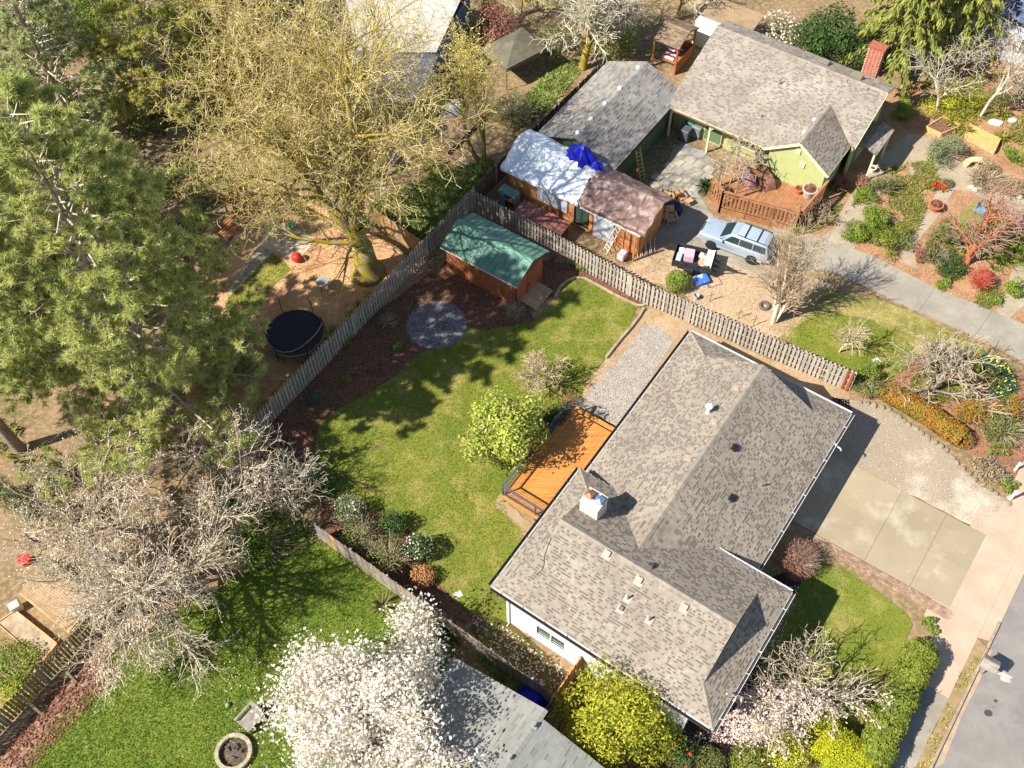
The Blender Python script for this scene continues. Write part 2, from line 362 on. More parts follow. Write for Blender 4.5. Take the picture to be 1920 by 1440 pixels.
# --- slabs of the driveway (pieces)
def ab(px, py): return to_ab(G(px, py))
drive = empty('driveway', HL(9, 14), 0); tag(drive, 'smooth grey concrete driveway in six slabs', None, None, 'structure')
d0 = ab(1601, 877); d1 = ab(1864.5, 1007.4); d2 = ab(1795, 1147); d3 = ab(1526.7, 1001.7)
aT = (d0[0]+d1[0])/2; aB = (d2[0]+d3[0])/2; bL = (d0[1]+d3[1])/2; bR = (d1[1]+d2[1])/2
slab_me = {}
def slab_piece(name, parent, a0, a1, b0, b1, z, mat_, gap=.012, t=.1, bev=.006):
    mb = MB(); w, d = (a1-a0)-gap, (b1-b0)-gap
    mb.box((0, 0, -t/2), (w, d, t))
    c = HL((a0+a1)/2, (b0+b1)/2, z); par = parent.matrix_world.inverted() if parent else None
    o = link(name, mb.mesh(name, bevel=bev), mat_, parent, loc=(c-Vector(parent.location)), rz=HROT)
    return o
bs = [bL-2.3, bL-.32, bL, bL+(bR-bL)*.355, bL+(bR-bL)*.675, bR]
am = (aT+aB)/2
for i in range(5):
    for lo_, hi_ in ((aB, am), (am, aT)):
        slab_piece('slab', drive, lo_, hi_, bs[i], bs[i+1], 0.036, m_newconc)
# brick edging along the drive
bk = MB(); m_bk = MT('edging_brick', (164, 136, 110), (140, 112, 92), scale=3, bump=.3, shade=.25)
b_ = bL-.2
while b_ < bR-.3:
    for k in range(5):
        a_ = aB-.07-k*.118; bk.cur = random.random()
        off = .1 if k % 2 else 0
        c = HL(a_-.05, b_+off+.1, .022); bk.box(c, (.108, .192, .05), Matrix.Rotation(HROT, 3, 'Z'))
    b_ += .2
bko = bk.build('brick_edging', m_bk, None, 'row of tan bricks along the lower driveway edge', None, None, 'stuff')

# --- sidewalk, apron, kerb, road
def along(p0, p1, off):   # a line parallel on the right
    d = (p1-p0).normalized(); return Vector((d.y, -d.x, 0))*off
K0 = G(1748, 1440); K1 = G(1870.7, 1180); kd = (K1-K0).normalized(); kn = Vector((kd.y, -kd.x, 0))
K0 = K0-kd*25; K1 = K1+kd*60
road, _ = sheet('road', [K0, K1, K1+kn*60, K0+kn*60], -.005, m_asph, rag=0)
kmb = MB(); s_ = 0.0
kerb = empty('kerb', K0); tag(kerb, 'low concrete kerb along the street', None, None, 'structure')
KL = (K1-K0).length; m_kerb = MT('kerb_concrete', (168, 150, 130), (140, 122, 104), scale=3, bump=.3, rand=.06)
kme = MB().box((0, 0, 0), (2.38, .14, .22)).mesh('kerb_stone', bevel=.015); 
k_ap0 = (G(1832, 1203)-K0).dot(kd); 
while s_ < KL:
    if s_ < k_ap0+.5: link('kerb_stone', kme, m_kerb, kerb, loc=kd*(s_+1.2)-kn*.07+Vector((0, 0, .01)), rz=math.atan2(kd.y, kd.x))
    s_ += 2.4
# sidewalk squares
swk = empty('sidewalk', K0); tag(swk, 'pinkish concrete sidewalk in squares', None, None, 'structure')
w0 = (G(1832, 1203)-K0).dot(-kn)+.05; sW = 1.75
sme = MB().box((0, 0, 0), (1.488, sW, .1)).mesh('sidewalk_slab', bevel=.006); 
s_ = 0.0; k_old = (G(1768, 1318)-K0).dot(kd)
sme2 = sme.copy()
while s_ < KL:
    sme_, mt_ = (sme, m_pink) if s_+.7 > k_old else (sme2, m_conc)
    link('sidewalk_slab', sme_, mt_, swk, loc=kd*(s_+.75)-kn*(w0+sW/2)+Vector((0, 0, .045-.05)), rz=math.atan2(kd.y, kd.x)); s_ += 1.5
STRIP = [K0-kn*.14, K0+kd*k_ap0-kn*.14, K0+kd*(k_ap0+.2)-kn*(w0), K0-kn*w0]
sheet('planting_strip', STRIP, .03, MT('strip_soil', (168, 136, 104), (138, 120, 80), scale=2, bump=.6, bscale=14, c3=(110, 118, 60), scale3=2.5, amt3=.6), rag=.03, seed=30)
APR = [K0+kd*(k_ap0+.2)-kn*(w0), K0+kd*(k_ap0+.4)-kn*.0, K1, K1-kn*w0]
sheet('drive_apron', APR, .025, m_pink, rag=0)
sheet('walk_filler', [K0+kd*(k_ap0-1.6)-kn*(w0+sW-.02), K0+kd*(k_ap0+7.5)-kn*(w0+sW-.02), K0+kd*(k_ap0+7.5)-kn*(w0+sW+.9), K0+kd*(k_ap0-.2)-kn*(w0+sW+.9), K0+kd*(k_ap0-1.2)-kn*(w0+sW+.1)], .012, m_pink, rag=.02, seed=31)
# gutter grit, tar spots on the road
sheet('kerb_grit', [K0+kn*.02, K0+kd*k_ap0+kn*.02, K0+kd*k_ap0+kn*.2, K0+kn*.5], -.001, MT('grit', (184, 158, 128), (160, 140, 116), scale=2, bump=.5), rag=.18, step=.5, seed=32)
m_tar = MT('tar', (74, 70, 68), rough=.6)
for x, y, r_ in ((1853, 1337, .17), (1867, 1314, .08), (1862, 1326, .03)):
    c = G(x, y); sheet('tar_spot', [(c.x+r_*1.2*math.cos(t), c.y+r_*math.sin(t)) for t in np.linspace(0, 6.28, 14, endpoint=False)], .001, m_tar, rag=.01, seed=x)
# wheel-worn dust on the road by the mailbox
sheet('road_dust', PX(1868,1262, 1880,1258, 1900,1270, 1895,1280, 1875,1274), .0005, MT('road_dust', (190, 182, 170), (168, 160, 150), scale=4), rag=.1, step=.15, seed=33)

# --- neighbours' drive (big slabs) and patio
nd = empty('neighbour_drive', G(1700, 540)); tag(nd, 'weathered concrete drive of the green house in long slabs', None, None, 'structure')
U = [(1450,418),(1540,448),(1637,480),(1753.5,540),(1860,583.5),(1990,637)]; Lw = [(1445,500),(1560,508),(1620,536),(1721.5,585),(1828,630),(1960,700)]
for i in range(len(U)-1):
    q = [G(*U[i]), G(*U[i+1]), G(*Lw[i+1]), G(*Lw[i])]; c = sum(q, Vector())/4
    q = [c+(p-c)*.996 for p in q]; mb = MB().hexa([p-Vector(nd.location)+Vector((0,0,-.05)) for p in reversed(q)], [p-Vector(nd.location)+Vector((0,0,.03)) for p in reversed(q)])
    mb.build('slab', m_conc, nd)
PATIO = PX(1195,420, 1245,330, 1265,270, 1345,300, 1310,360, 1350,430, 1500,470, 1560,430, 1590,470, 1500,510, 1440,520, 1330,480, 1260,455, 1215,460)
sheet('patio_concrete', PATIO, 0.012, m_conc, seed=40)
WALK = [PX(1545,470, 1600,470, 1625,420, 1665,335, 1712,295, 1740,262, 1705,250, 1660,285, 1610,345, 1575,400),
        PX(1705,250, 1745,258, 1790,300, 1850,318, 1920,372, 1985,410, 1985,450, 1900,402, 1820,360, 1760,352, 1705,330),
        PX(1760,350, 1790,352, 1765,400, 1730,440, 1712,470, 1720,505, 1685,490, 1700,440, 1738,395),
        PX(1900,500, 1925,500, 1925,570, 1890,600, 1868,585, 1885,545)]
m_walk = MT('walk_concrete', (172, 158, 134), (152, 138, 116), scale=.6, bump=.3, bscale=24, c3=(130, 116, 96), scale3=3, amt3=.3)
for i, w in enumerate(WALK): sheet('garden_path', w, 0.014+i*.003, m_walk, rag=.02, seed=41+i)
sheet('garden_lawn', PX(1792,408, 1830,372, 1900,420, 1925,440, 1925,500, 1880,500, 1820,470, 1765,455), .012, m_lawn, seed=47)
# flagstones by the grill: pieces
flag = empty('flagstone_patio', G(1290, 330)); tag(flag, 'grey flagstones with mossy joints by the green house', None, None, 'structure')
m_flag = MT('flagstone', (180, 172, 156), (156, 148, 130), scale=1.5, bump=.3, bscale=20, rand=.1)
fo = G(1290, 330); fa = (G(1335, 300)-G(1262, 262)).normalized(); fb = Vector((-fa.y, fa.x, 0))
for i in range(-2, 2):
    for j in range(-3, 3):
        w, d = random.uniform(.62, .74), random.uniform(.55, .66)
        MB().box((0, 0, 0), (w, d, .06)).build('flagstone', m_flag, flag, bevel=.012, loc=fa*(i*.78+.3*(j % 2))+fb*(j*.7)+Vector((0, 0, .005)), rz=math.atan2(fa.y, fa.x)+random.uniform(-.04, .04))
# --- loose cover
m_blade = MT('grass_blades', (142, 146, 52), (106, 122, 36), scale=.25, shade=.4, transl=.25, c3=(182, 164, 98), scale3=.7, amt3=.8, lo3=.5, hi3=.7)
m_blade2 = MT('fresh_grass_blades', (140, 156, 52), (102, 130, 36), scale=.4, shade=.45, transl=.25, c3=(176, 164, 90), scale3=1.4, amt3=.6, lo3=.5, hi3=.7)
m_dblade = MT('dry_grass_blades', (190, 174, 104), (138, 138, 56), scale=.6, shade=.3, transl=.2)
blades('grass', scatter(LAWN, 60000), .004, .055, .03, m_blade, None, 'short grass of the back lawn', 3)
blades('grass', scatter(LAWN_B, 70000), .004, .085, .038, m_blade2, None, 'longer clumpy grass of the lower lawn', 4)
blades('grass', scatter(LAWN_F, 16000), .004, .05, .03, m_blade, None, 'short grass of the front lawn', 5)
blades('grass', scatter(LAWN_N, 9000), .006, .055, .03, m_blade, None, 'green grass around the small bare tree', 6)
blades('grass', scatter(DRY, 10000), .002, .06, .03, m_dblade, None, 'yellow dry grass beside the neighbours drive', 7)
blades('grass', scatter(LAWN_S, 3000), .006, .06, .03, m_blade2, None, 'small patch of grass by the sandy path', 8)
blades('grass', scatter(MOSSY, 4000), .008, .04, .03, m_blade, None, 'thin mossy grass beside the white wall', 9, per=1)
m_litter = MT('bark_litter', (138, 98, 72), (104, 74, 54), scale=3, shade=.4)
m_tanlit = MT('pale_litter', (196, 158, 116), (160, 122, 86), scale=3, shade=.3)
m_peb = MT('pebbles', (190, 184, 174), (150, 144, 136), scale=8, shade=.4)
flecks('bark_litter', np.vstack([scatter(BED_BACK, 9000), scatter(BED_FENCE, 2500), scatter(BED_SHED, 1200), scatter(BED_R, 7000), scatter(BED_SIDE, 2500)]), .004, .06, m_litter, seed=10)
flecks('pale_litter', np.vstack([scatter(CHIPS, 12000), scatter(GARD, 16000), scatter(BED_PLUM, 9000), scatter(PAD, 4000), scatter(DIRT1, 3500)]), .005, .05, m_tanlit, seed=11)
flecks('pebbles', np.vstack([scatter(GRAV, 6000), scatter(DUST, 7000), scatter([(ct.x+1.8*math.cos(t), ct.y+1.8*math.sin(t)) for t in np.linspace(0, 6.28, 20)], 2200)]), .012, .035, m_peb, seed=12)
# ================================================================== BUILDINGS
def clip_poly(sub, clip):
    """cuts a small convex outline to a larger convex outline (both counter-clockwise, 2D)"""
    out = sub
    for i in range(len(clip)):
        a, b = clip[i], clip[(i+1) % len(clip)]; ex, ey = b[0]-a[0], b[1]-a[1]
        inp, out = out, []
        if not inp: return []
        for j in range(len(inp)):
            p, q = inp[j-1], inp[j]
            dp = ex*(p[1]-a[1])-ey*(p[0]-a[0]); dq = ex*(q[1]-a[1])-ey*(q[0]-a[0])
            if (dp >= 0) != (dq >= 0):
                t = dp/(dp-dq); out.append((p[0]+(q[0]-p[0])*t, p[1]+(q[1]-p[1])*t))
            if dq >= 0: out.append(q)
    return out
def unit_shingle(sh):
    mb = MB(); mb.cur = sh
    mb.add([(0,0,.015),(1,0,.015),(1,1,.004),(0,1,.004),(0,0,0),(1,0,0),(1,1,0),(0,1,0)], [(0,1,2,3),(4,5,1,0),(5,6,2,1),(7,4,0,3)])
    return mb.mesh('shingle')
def shingle_roof(plane_list, parent, mat_, expo=.148, wr=(.14,.34), gap_p=.36, tk=.015, singles=0, seed=1, base_mat=None, name='roof', strip=True, thick=.09, dash=(.42,.7)):
    """plane_list: convex outlines of world points, first edge = eave (counter-clockwise from above).
       roof part > shingles; the nearest 'singles' pieces are objects of their own"""
    rg = random.Random(seed); base = MB(); sv, sf, sc = [], [], []; cand = []
    for poly in plane_list:
        p = [Vector(q) for q in poly]; o = p[0]; u = (p[1]-p[0]).normalized(); n = (p[1]-p[0]).cross(p[-1]-p[0]).normalized()
        if n.z < 0: n = -n
        p = [q-n*((q-o).dot(n)) for q in p]
        w = n.cross(u).normalized(); base.slab(p if (p[1]-p[0]).cross(p[-1]-p[0]).z > 0 else list(reversed(p)), thick)
        c2 = [((q-o).dot(u), (q-o).dot(w)) for q in p]
        if sum(c2[i][0]*c2[(i+1)%len(c2)][1]-c2[(i+1)%len(c2)][0]*c2[i][1] for i in range(len(c2))) < 0: c2.reverse()
        vmin = min(q[1] for q in c2); vmax = max(q[1] for q in c2); rowoff = round(vmin/expo)
        v = rowoff*expo-expo
        def emit(rect, hb, ht, sh, walls=True):
            q = clip_poly(rect, c2)
            if len(q) < 3: return None
            b0 = len(sv); v0, v1 = rect[0][1], rect[2][1]; k = len(q)
            for x, y in q:
                h = hb+(ht-hb)*(y-v0)/(v1-v0); sv.append(o+u*x+w*y+n*h)
            sf.append(tuple(range(b0, b0+k))); sc.append(sh)
            if walls:
                for x, y in q: sv.append(o+u*x+w*y)
                for i in range(k):
                    j = (i+1) % k
                    if q[i][1] > v1-1e-5 and q[j][1] > v1-1e-5: continue
                    sf.append((b0+k+i, b0+k+j, b0+j, b0+i)); sc.append(sh*.8)
            return q
        while v < vmax:
            us = [q[0] for q in c2]; x = min(us)-rg.uniform(0, .3); x1 = max(us)
            while x < x1:
                wd = rg.uniform(*wr); rect = [(x, v), (x+wd, v), (x+wd, v+expo), (x, v+expo)]
                if rg.random() > gap_p:
                    sh = rg.uniform(.62, 1.0)
                    if singles:
                        q = clip_poly(rect, c2)
                        if len(q) == 4 and abs((q[2][0]-q[0][0])*(q[2][1]-q[0][1])) > wd*expo*.99 or len(q) == 4 and all(abs(a[0]-b[0])+abs(a[1]-b[1]) < 1e-6 for a, b in zip(sorted(q), sorted(rect))):
                            pos = o+u*x+w*v; cand.append(((pos-Vector(cam.location)).length/wd**.5, pos, u, w, n, wd, sh, (rect, o.copy(), u, w, n))); 
                            x += wd; continue
                    emit(rect, tk, .004, sh)
                else:
                    sh = rg.uniform(.5, .85); emit(rect, .006, .003, sh, False)
                    if strip:
                        f0, f1 = dash; emit([(x, v+expo*f0), (x+wd, v+expo*f0), (x+wd, v+expo*f1+.03), (x, v+expo*f1+.03)], .0075, .0075, rg.uniform(0, .2), False)
                x += wd
            v += expo
    roof = base.build(name, base_mat or mat_, parent)
    if singles and cand:
        cand.sort(key=lambda c: c[0]); ums = [unit_shingle(s_) for s_ in (.64, .72, .8, .88, .96)]
        par = Vector(parent.location) if parent else Vector()
        for i, c in enumerate(cand):
            _, pos, u, w, n, wd, sh, _x = c
            if i < singles:
                so = link('shingle', ums[min(4, int((sh-.6)/.08))], mat_, roof)
                mtx = Matrix((u*wd, w*expo, n)).transposed().to_4x4(); mtx.translation = pos-par; so.matrix_local = mtx
            else:
                b0 = len(sv)
                for (x, y, h) in ((0,0,tk),(wd,0,tk),(wd,expo,.004),(0,expo,.004),(0,0,0),(wd,0,0),(wd,expo,0),(0,expo,0)): sv.append(pos+u*x+w*y+n*h)
                sf.extend([(b0,b0+1,b0+2,b0+3),(b0+4,b0+5,b0+1,b0),(b0+5,b0+6,b0+2,b0+1),(b0+7,b0+4,b0,b0+3)]); sc.extend([sh]+[sh*.8]*3)
    par = Vector(parent.location) if parent else Vector()
    roof.data.transform(Matrix.Translation(-par))
    me = bpy.data.meshes.new('shingles'); me.from_pydata([tuple(q-par) for q in sv], [], sf)
    at = me.attributes.new('shade', 'FLOAT', 'FACE'); at.data.foreach_set('value', np.array(sc, dtype=np.float32)); me.update()
    so = link('shingle_courses', me, mat_, roof); so['kind'] = 'stuff'
    return roof
def caps(roof, par, p0, p1, mat_, w=.3, step=.2, seed=1, name='ridge_caps', drop=.42):
    """folded cap pieces along a ridge or hip"""
    rg = random.Random(seed); p0, p1 = Vector(p0), Vector(p1); d = (p1-p0); L = d.length; d.normalize(); s = d.cross(Vector((0,0,1))).normalized(); upn = s.cross(d).normalized()
    mb = MB(); t = 0.0
    while t < L-.02:
        e = min(t+step+.03, L); mb.cur = rg.uniform(.6, 1.0); a = p0+d*t+upn*.03; b = p0+d*e+upn*.012
        dn = -upn*drop*w/2
        mb.add([a, a+s*w/2+dn, a-s*w/2+dn, b, b+s*w/2+dn, b-s*w/2+dn, a-upn*.02, a+s*w/2+dn-upn*.02, a-s*w/2+dn-upn*.02],
               [(0,1,4,3), (2,0,3,5), (6,7,1,0), (8,6,0,2)]); t += step
    o = mb.build(name, mat_, roof); o.data.transform(Matrix.Translation(-Vector(par.location))); o['kind'] = 'stuff'
    return o
def wall_run(mb, p0, p1, z0, z1, openings=(), t=.14):
    """a straight wall from p0 to p1 with rectangular openings (s0, s1, h0, h1)"""
    p0, p1 = Vector((*p0[:2], 0)), Vector((*p1[:2], 0)); d = p1-p0; L = d.length; d.normalize(); n = Vector((-d.y, d.x, 0))
    def bx(s0, s1, h0, h1):
        if s1-s0 < 1e-4 or h1-h0 < 1e-4: return
        q = [p0+d*s0, p0+d*s1, p0+d*s1+n*t, p0+d*s0+n*t]; mb.hexa([v+Vector((0,0,h0)) for v in q], [v+Vector((0,0,h1)) for v in q])
    x = 0.0
    for s0, s1, h0, h1 in sorted(openings):
        bx(x, s0, z0, z1); bx(s0, s1, z0, h0); bx(s0, s1, h1, z1); x = s1
    bx(x, L, z0, z1)
def window(parent, p0, p1, s0, s1, h0, h1, panes=2, frame_m=None, glass_m=None, t=.14, out=-1):
    """a framed window in a wall_run opening; out=-1: the outside is on the right of p0->p1"""
    off = Vector(parent.location); p0, p1 = Vector((*p0[:2], 0)), Vector((*p1[:2], 0)); d = (p1-p0).normalized(); n = Vector((-d.y, d.x, 0))
    fr = MB(); fwid = .07
    def q(s, h, k): return p0+d*s+n*k+Vector((0,0,h))-off
    for (a0, a1, b0, b1) in ((s0-.06,s1+.06,h1,h1+.07),(s0-.06,s1+.06,h0-.07,h0),(s0-.06,s0,h0,h1),(s1,s1+.06,h0,h1)):
        c = [q(a0,b0,-.02), q(a1,b0,-.02), q(a1,b0,.05), q(a0,b0,.05)]; c2 = [v+Vector((0,0,b1-b0)) for v in c]; fr.hexa(c, c2)
    for i in range(1, panes):
        s = s0+(s1-s0)*i/panes; c = [q(s-.035,h0,0), q(s+.035,h0,0), q(s+.035,h0,.05), q(s-.035,h0,.05)]; fr.hexa(c, [v+Vector((0,0,h1-h0)) for v in c])
    w = fr.build('window', frame_m, parent)
    for i in range(panes):
        a, b = s0+(s1-s0)*i/panes+.01, s0+(s1-s0)*(i+1)/panes-.01
        g = MB(); c = [q(a,h0+.01,.07), q(b,h0+.01,.07), q(b,h0+.01,.085), q(a,h0+.01,.085)]; g.hexa(c, [v+Vector((0,0,h1-h0-.02)) for v in c]); g.build('pane', glass_m, w)
    sl = MB(); c = [q(s0-.1,h0-.1,-.06), q(s1+.1,h0-.1,-.06), q(s1+.1,h0-.1,.02), q(s0-.1,h0-.1,.02)]; sl.hexa(c, [v+Vector((0,0,.03)) for v in c]); sl.build('sill', frame_m, w)
    return w
def gutter(parent, p0, p1, mat_in, mat_edge, side, w=.13, h=.11):
    """trough along an eave; side = outward direction"""
    off = Vector(parent.location); p0, p1 = Vector(p0)-off, Vector(p1)-off; s = Vector(side).normalized(); zz = Vector((0,0,1))
    g = MB()
    g.hexa([p0-zz*h, p1-zz*h, p1+s*w-zz*h, p0+s*w-zz*h], [p0-zz*(h-.015), p1-zz*(h-.015), p1+s*w-zz*(h-.015), p0+s*w-zz*(h-.015)])
    o = g.build('gutter', mat_in, parent)
    e = MB(); e.hexa([p0+s*w-zz*h, p1+s*w-zz*h, p1+s*(w+.022)-zz*h, p0+s*(w+.022)-zz*h], [p0+s*w+zz*.01, p1+s*w+zz*.01, p1+s*(w+.022)+zz*.01, p0+s*(w+.022)+zz*.01])
    L = (p1-p0).length; d = (p1-p0).normalized(); t = .6
    while t < L: e.box(p0+d*t+s*w/2+zz*.004, (.03, .03, .012)); e.beam(p0+d*t-s*.06+zz*.006, p0+d*t+s*w+zz*.006, .03, .012); t += 1.25
    e.build('gutter_edge', mat_edge, o); return o
def ray_plane(px, py, p0, n):
    a = G(px, py, 0); c = Vector(cam.location); d = (a-c).normalized(); p0 = Vector(p0); n = Vector(n); return c+d*((p0-c).dot(n)/d.dot(n))
m_shing = MT('brown_shingles', (164, 152, 135), (147, 136, 120), scale=.5, c3=(134, 117, 105), scale3=.8, amt3=.5, lo3=.5, hi3=.7, shade=1, dark=(100, 90, 80), rough=.9, bump=.35, bscale=90)
m_white = MT('white_paint', (236, 234, 228), (226, 224, 218), scale=2, rough=.6)
m_siding = MT('white_siding', (232, 230, 226), (220, 218, 214), scale=1.5, rough=.65)
m_gut = MT('gutter_dark', (64, 58, 56), rough=.5)
m_gutw = MT('gutter_white', (214, 210, 204), rough=.4)
m_glass = glass('window_glass', (74, 92, 84), .05)
m_metal = MT('galvanised_metal', (170, 172, 174), (140, 142, 146), scale=6, metallic=.7, rough=.4)
m_black = MT('black_plastic', (34, 36, 40), rough=.5)
m_beige = MT('beige_metal', (168, 150, 136), (154, 136, 122), scale=5, rough=.5)

# ---------------------------------------------------------------- the main house
house = empty('house', HL(9, 5), 0, 'large house with brown shingle roof, white walls and painted brick chimney', 'house')
HP = Vector(house.location)
s1, w1 = .536, 7.84; am1 = w1/2; rz1 = HZ1+am1*s1; k1 = 1.30; zk1 = HZ1+k1*s1; bE = 11.98; g0, g1 = 1.33, 10.68
s2 = .512; b0m, b1m = .1, 10.02; bm2 = (b0m+b1m)/2; rz2 = HZ2+(bm2-b0m)*s2; aE = 19.56; k2 = 1.66; zk2 = HZ2+k2*s2; ag = aE-k2
planes = [
    # lower wing, slope towards the side yard, then the far slope, their corner pieces, and the two end skirts
    [HL(0,g0,HZ1), HL(0,g1,HZ1), HL(am1,g1,rz1), HL(am1,g0,rz1)],
    [HL(w1,g1,HZ1), HL(w1,g0,HZ1), HL(am1,g0,rz1), HL(am1,g1,rz1)],
    [HL(0,0,HZ1), HL(0,g0,HZ1), HL(k1,g0,zk1)], [HL(0,g1,HZ1), HL(0,bE,HZ1), HL(k1,g1,zk1)],
    [HL(w1,g0,HZ1), HL(w1,0,HZ1), HL(w1-k1,g0,zk1)], [HL(w1,bE,HZ1), HL(w1,g1,HZ1), HL(w1-k1,g1,zk1)],
    [HL(0,bE,HZ1), HL(w1,bE,HZ1), HL(w1-k1,g1,zk1), HL(k1,g1,zk1)],
    [HL(w1,0,HZ1), HL(0,0,HZ1), HL(k1,g0,zk1), HL(w1-k1,g0,zk1)],
    # long wing
    [HL(7.3,b1m,HZ2), HL(ag,b1m,HZ2), HL(ag,bm2,rz2), HL(7.3,bm2,rz2)],
    [HL(7.3,bm2+2.7,rz2-2.7*s2), HL(7.3,bm2,rz2), HL(4.4,bm2,rz2)],
    [HL(ag,b0m,HZ2), HL(7.3,b0m,HZ2), HL(7.3,bm2,rz2), HL(ag,bm2,rz2)],
    [HL(4.4,bm2,rz2), HL(7.3,bm2,rz2), HL(7.3,bm2-2.7,rz2-2.7*s2)],
    [HL(ag,b1m,HZ2), HL(aE,b1m,HZ2), HL(ag,b1m-k2,zk2)],
    [HL(aE,b0m,HZ2), HL(ag,b0m,HZ2), HL(ag,b0m+k2,zk2)],
    [HL(aE,b1m,HZ2), HL(aE,b0m,HZ2), HL(ag,b0m+k2,zk2), HL(ag,b1m-k2,zk2)]]
# the two triangles beside the valley take their course direction from the wing's eave
planes[9] = [HL(4.4,bm2,rz2), HL(7.3,bm2+2.7,rz2-2.7*s2), HL(7.3,bm2,rz2)]
roof_m = MT('roof_deck', (96, 84, 74), rough=.9)
def split_main():
    good = [p for i, p in enumerate(planes) if i not in (9, 11)]
    roof = shingle_roof(good, house, m_shing, singles=300, seed=3, base_mat=roof_m, gap_p=.4, wr=(.08,.19), expo=.14)
    # valley triangles: courses run along the long wing's eave
    for sgn in (1, -1):
        q0 = HL(4.4,bm2,rz2); q1 = HL(7.3,bm2,rz2); q2 = HL(7.3,bm2+sgn*2.7,rz2-2.7*s2); mb = MB(); rgx = random.Random(9+sgn)
        u = A2; w = (q1-q2).normalized(); n = u.cross(w); n = n if n.z > 0 else -n
        mb.slab([q0,q1,q2] if (q1-q0).cross(q2-q0).z > 0 else [q0,q2,q1], .09)
        L = (q1-q2).length; rows = int(L/.148)
        for i in range(rows):
            v0 = i*.148; a_lo = 4.4+2.9*(1-(v0)/L); x = max(a_lo, 4.4)
            while x < 7.3:
                wd = rgx.uniform(.14, .34); e = min(x+wd, 7.3); mb.cur = rgx.uniform(.6, 1.0) if rgx.random() > .34 else rgx.uniform(.05, .5)
                base_ = q2-A2*7.3; P = lambda xx, vv, h: base_+A2*xx+w*vv+n*h
                mb.add([P(x,v0,.015),P(e,v0,.015),P(e,v0+.148,.004),P(x,v0+.148,.004),P(x,v0,0),P(e,v0,0)], [(0,1,2,3),(4,5,1,0)]); x = e
        o = mb.build('valley_courses', m_shing, roof); o.data.transform(Matrix.Translation(-HP)); o['kind'] = 'stuff'
    return roof
hroof = split_main()
for i, (p, q) in enumerate([(HL(am1,g0,rz1), HL(am1,g1,rz1)), (HL(4.6,bm2,rz2), HL(ag,bm2,rz2)), (HL(0,0,HZ1), HL(k1,g0,zk1)), (HL(w1,0,HZ1), HL(w1-k1,g0,zk1)),
        (HL(0,bE,HZ1), HL(k1,g1,zk1)), (HL(aE,b0m,HZ2), HL(ag,b0m+k2,zk2))]):
    caps(hroof, house, p, q, m_shing, .3 if i < 2 else .24, .2, i, drop=s1 if i < 1 else .5)
# end walls of the raised gables
gb = MB()
for b_, sg in ((g1-.1, 1), (g0+.1, -1)):
    gb.hexa([HL(k1,b_-.06,zk1-.1), HL(w1-k1,b_-.06,zk1-.1), HL(am1,b_-.06,rz1-.05)], [HL(k1,b_+.06,zk1-.1), HL(w1-k1,b_+.06,zk1-.1), HL(am1,b_+.06,rz1-.05)])
gb.hexa([HL(ag-.16,b0m+k2,zk2-.1), HL(ag-.16,b1m-k2,zk2-.1), HL(ag-.16,bm2,rz2-.05)], [HL(ag-.04,b0m+k2,zk2-.1), HL(ag-.04,b1m-k2,zk2-.1), HL(ag-.04,bm2,rz2-.05)])
o = gb.build('gable_end', m_white, house); o.data.transform(Matrix.Translation(-HP))
# walls
wa, wb0, wb1 = .1, .85, 10.75
W0, W1 = HL(wa,wb0), HL(wa,wb1)
wm = MB()
OPN = [(1.72, 3.32, 1.0, 2.0), (5.2, 6.0, 1.25, 2.0)]
wall_run(wm, W0, W1, 0, HZ1-.05, OPN)
wall_run(wm, HL(wa,wb1), HL(7.5,wb1), 0, HZ1-.05, [(2.2, 4.6, .9, 2.1)])
wall_run(wm, HL(7.5,wb0), HL(wa+.14,wb0), 0, HZ1-.05, [(1.5, 3.2, .6, 2.2)])
wall_run(wm, HL(7.5,wb1-.15), HL(7.5,wb0+.15), HZ2-.6, HZ1-.05)
wall_run(wm, HL(7.65,9.4), HL(18.9,9.4), 0, HZ2+.1, [(5.4, 10.4, .05, 2.15)])
wall_run(wm, HL(18.9,9.4), HL(18.9,.7), 0, HZ2+.1)
wall_run(wm, HL(18.9,.7), HL(7.65,.7), 0, HZ2+.1, [(6.5, 8.4, .75, 2.3)])
o = wm.build('wall', m_siding, house); o.data.transform(Matrix.Translation(-HP))
for s0, s1_, h0, h1 in OPN: window(house, W0, W1, s0, s1_, h0, h1, 2, m_white, m_glass)
window(house, HL(wa,wb1), HL(7.5,wb1), 2.2, 4.6, .9, 2.1, 3, m_white, m_glass)
window(house, HL(7.5,wb0), HL(wa+.14,wb0), 1.5, 3.2, .6, 2.2, 2, m_white, m_glass)
window(house, HL(18.9,.7), HL(7.65,.7), 6.5, 8.4, .75, 2.3, 2, m_white, m_glass)
# garage door: panels
gd = MB().box((0,0,0), (4.98,.05,2.08)).build('garage_door', m_white, house, loc=HL(7.65+7.9,9.34,1.1)-HP, rz=HROT)
pm = MB().box((0,0,0), (1.1,.03,.42)).mesh('door_panel', bevel=.012)
for i in range(4):
    for j in range(4): link('door_panel', pm, m_white, gd, loc=(-1.83+i*1.22, -.03, -.77+j*.515))
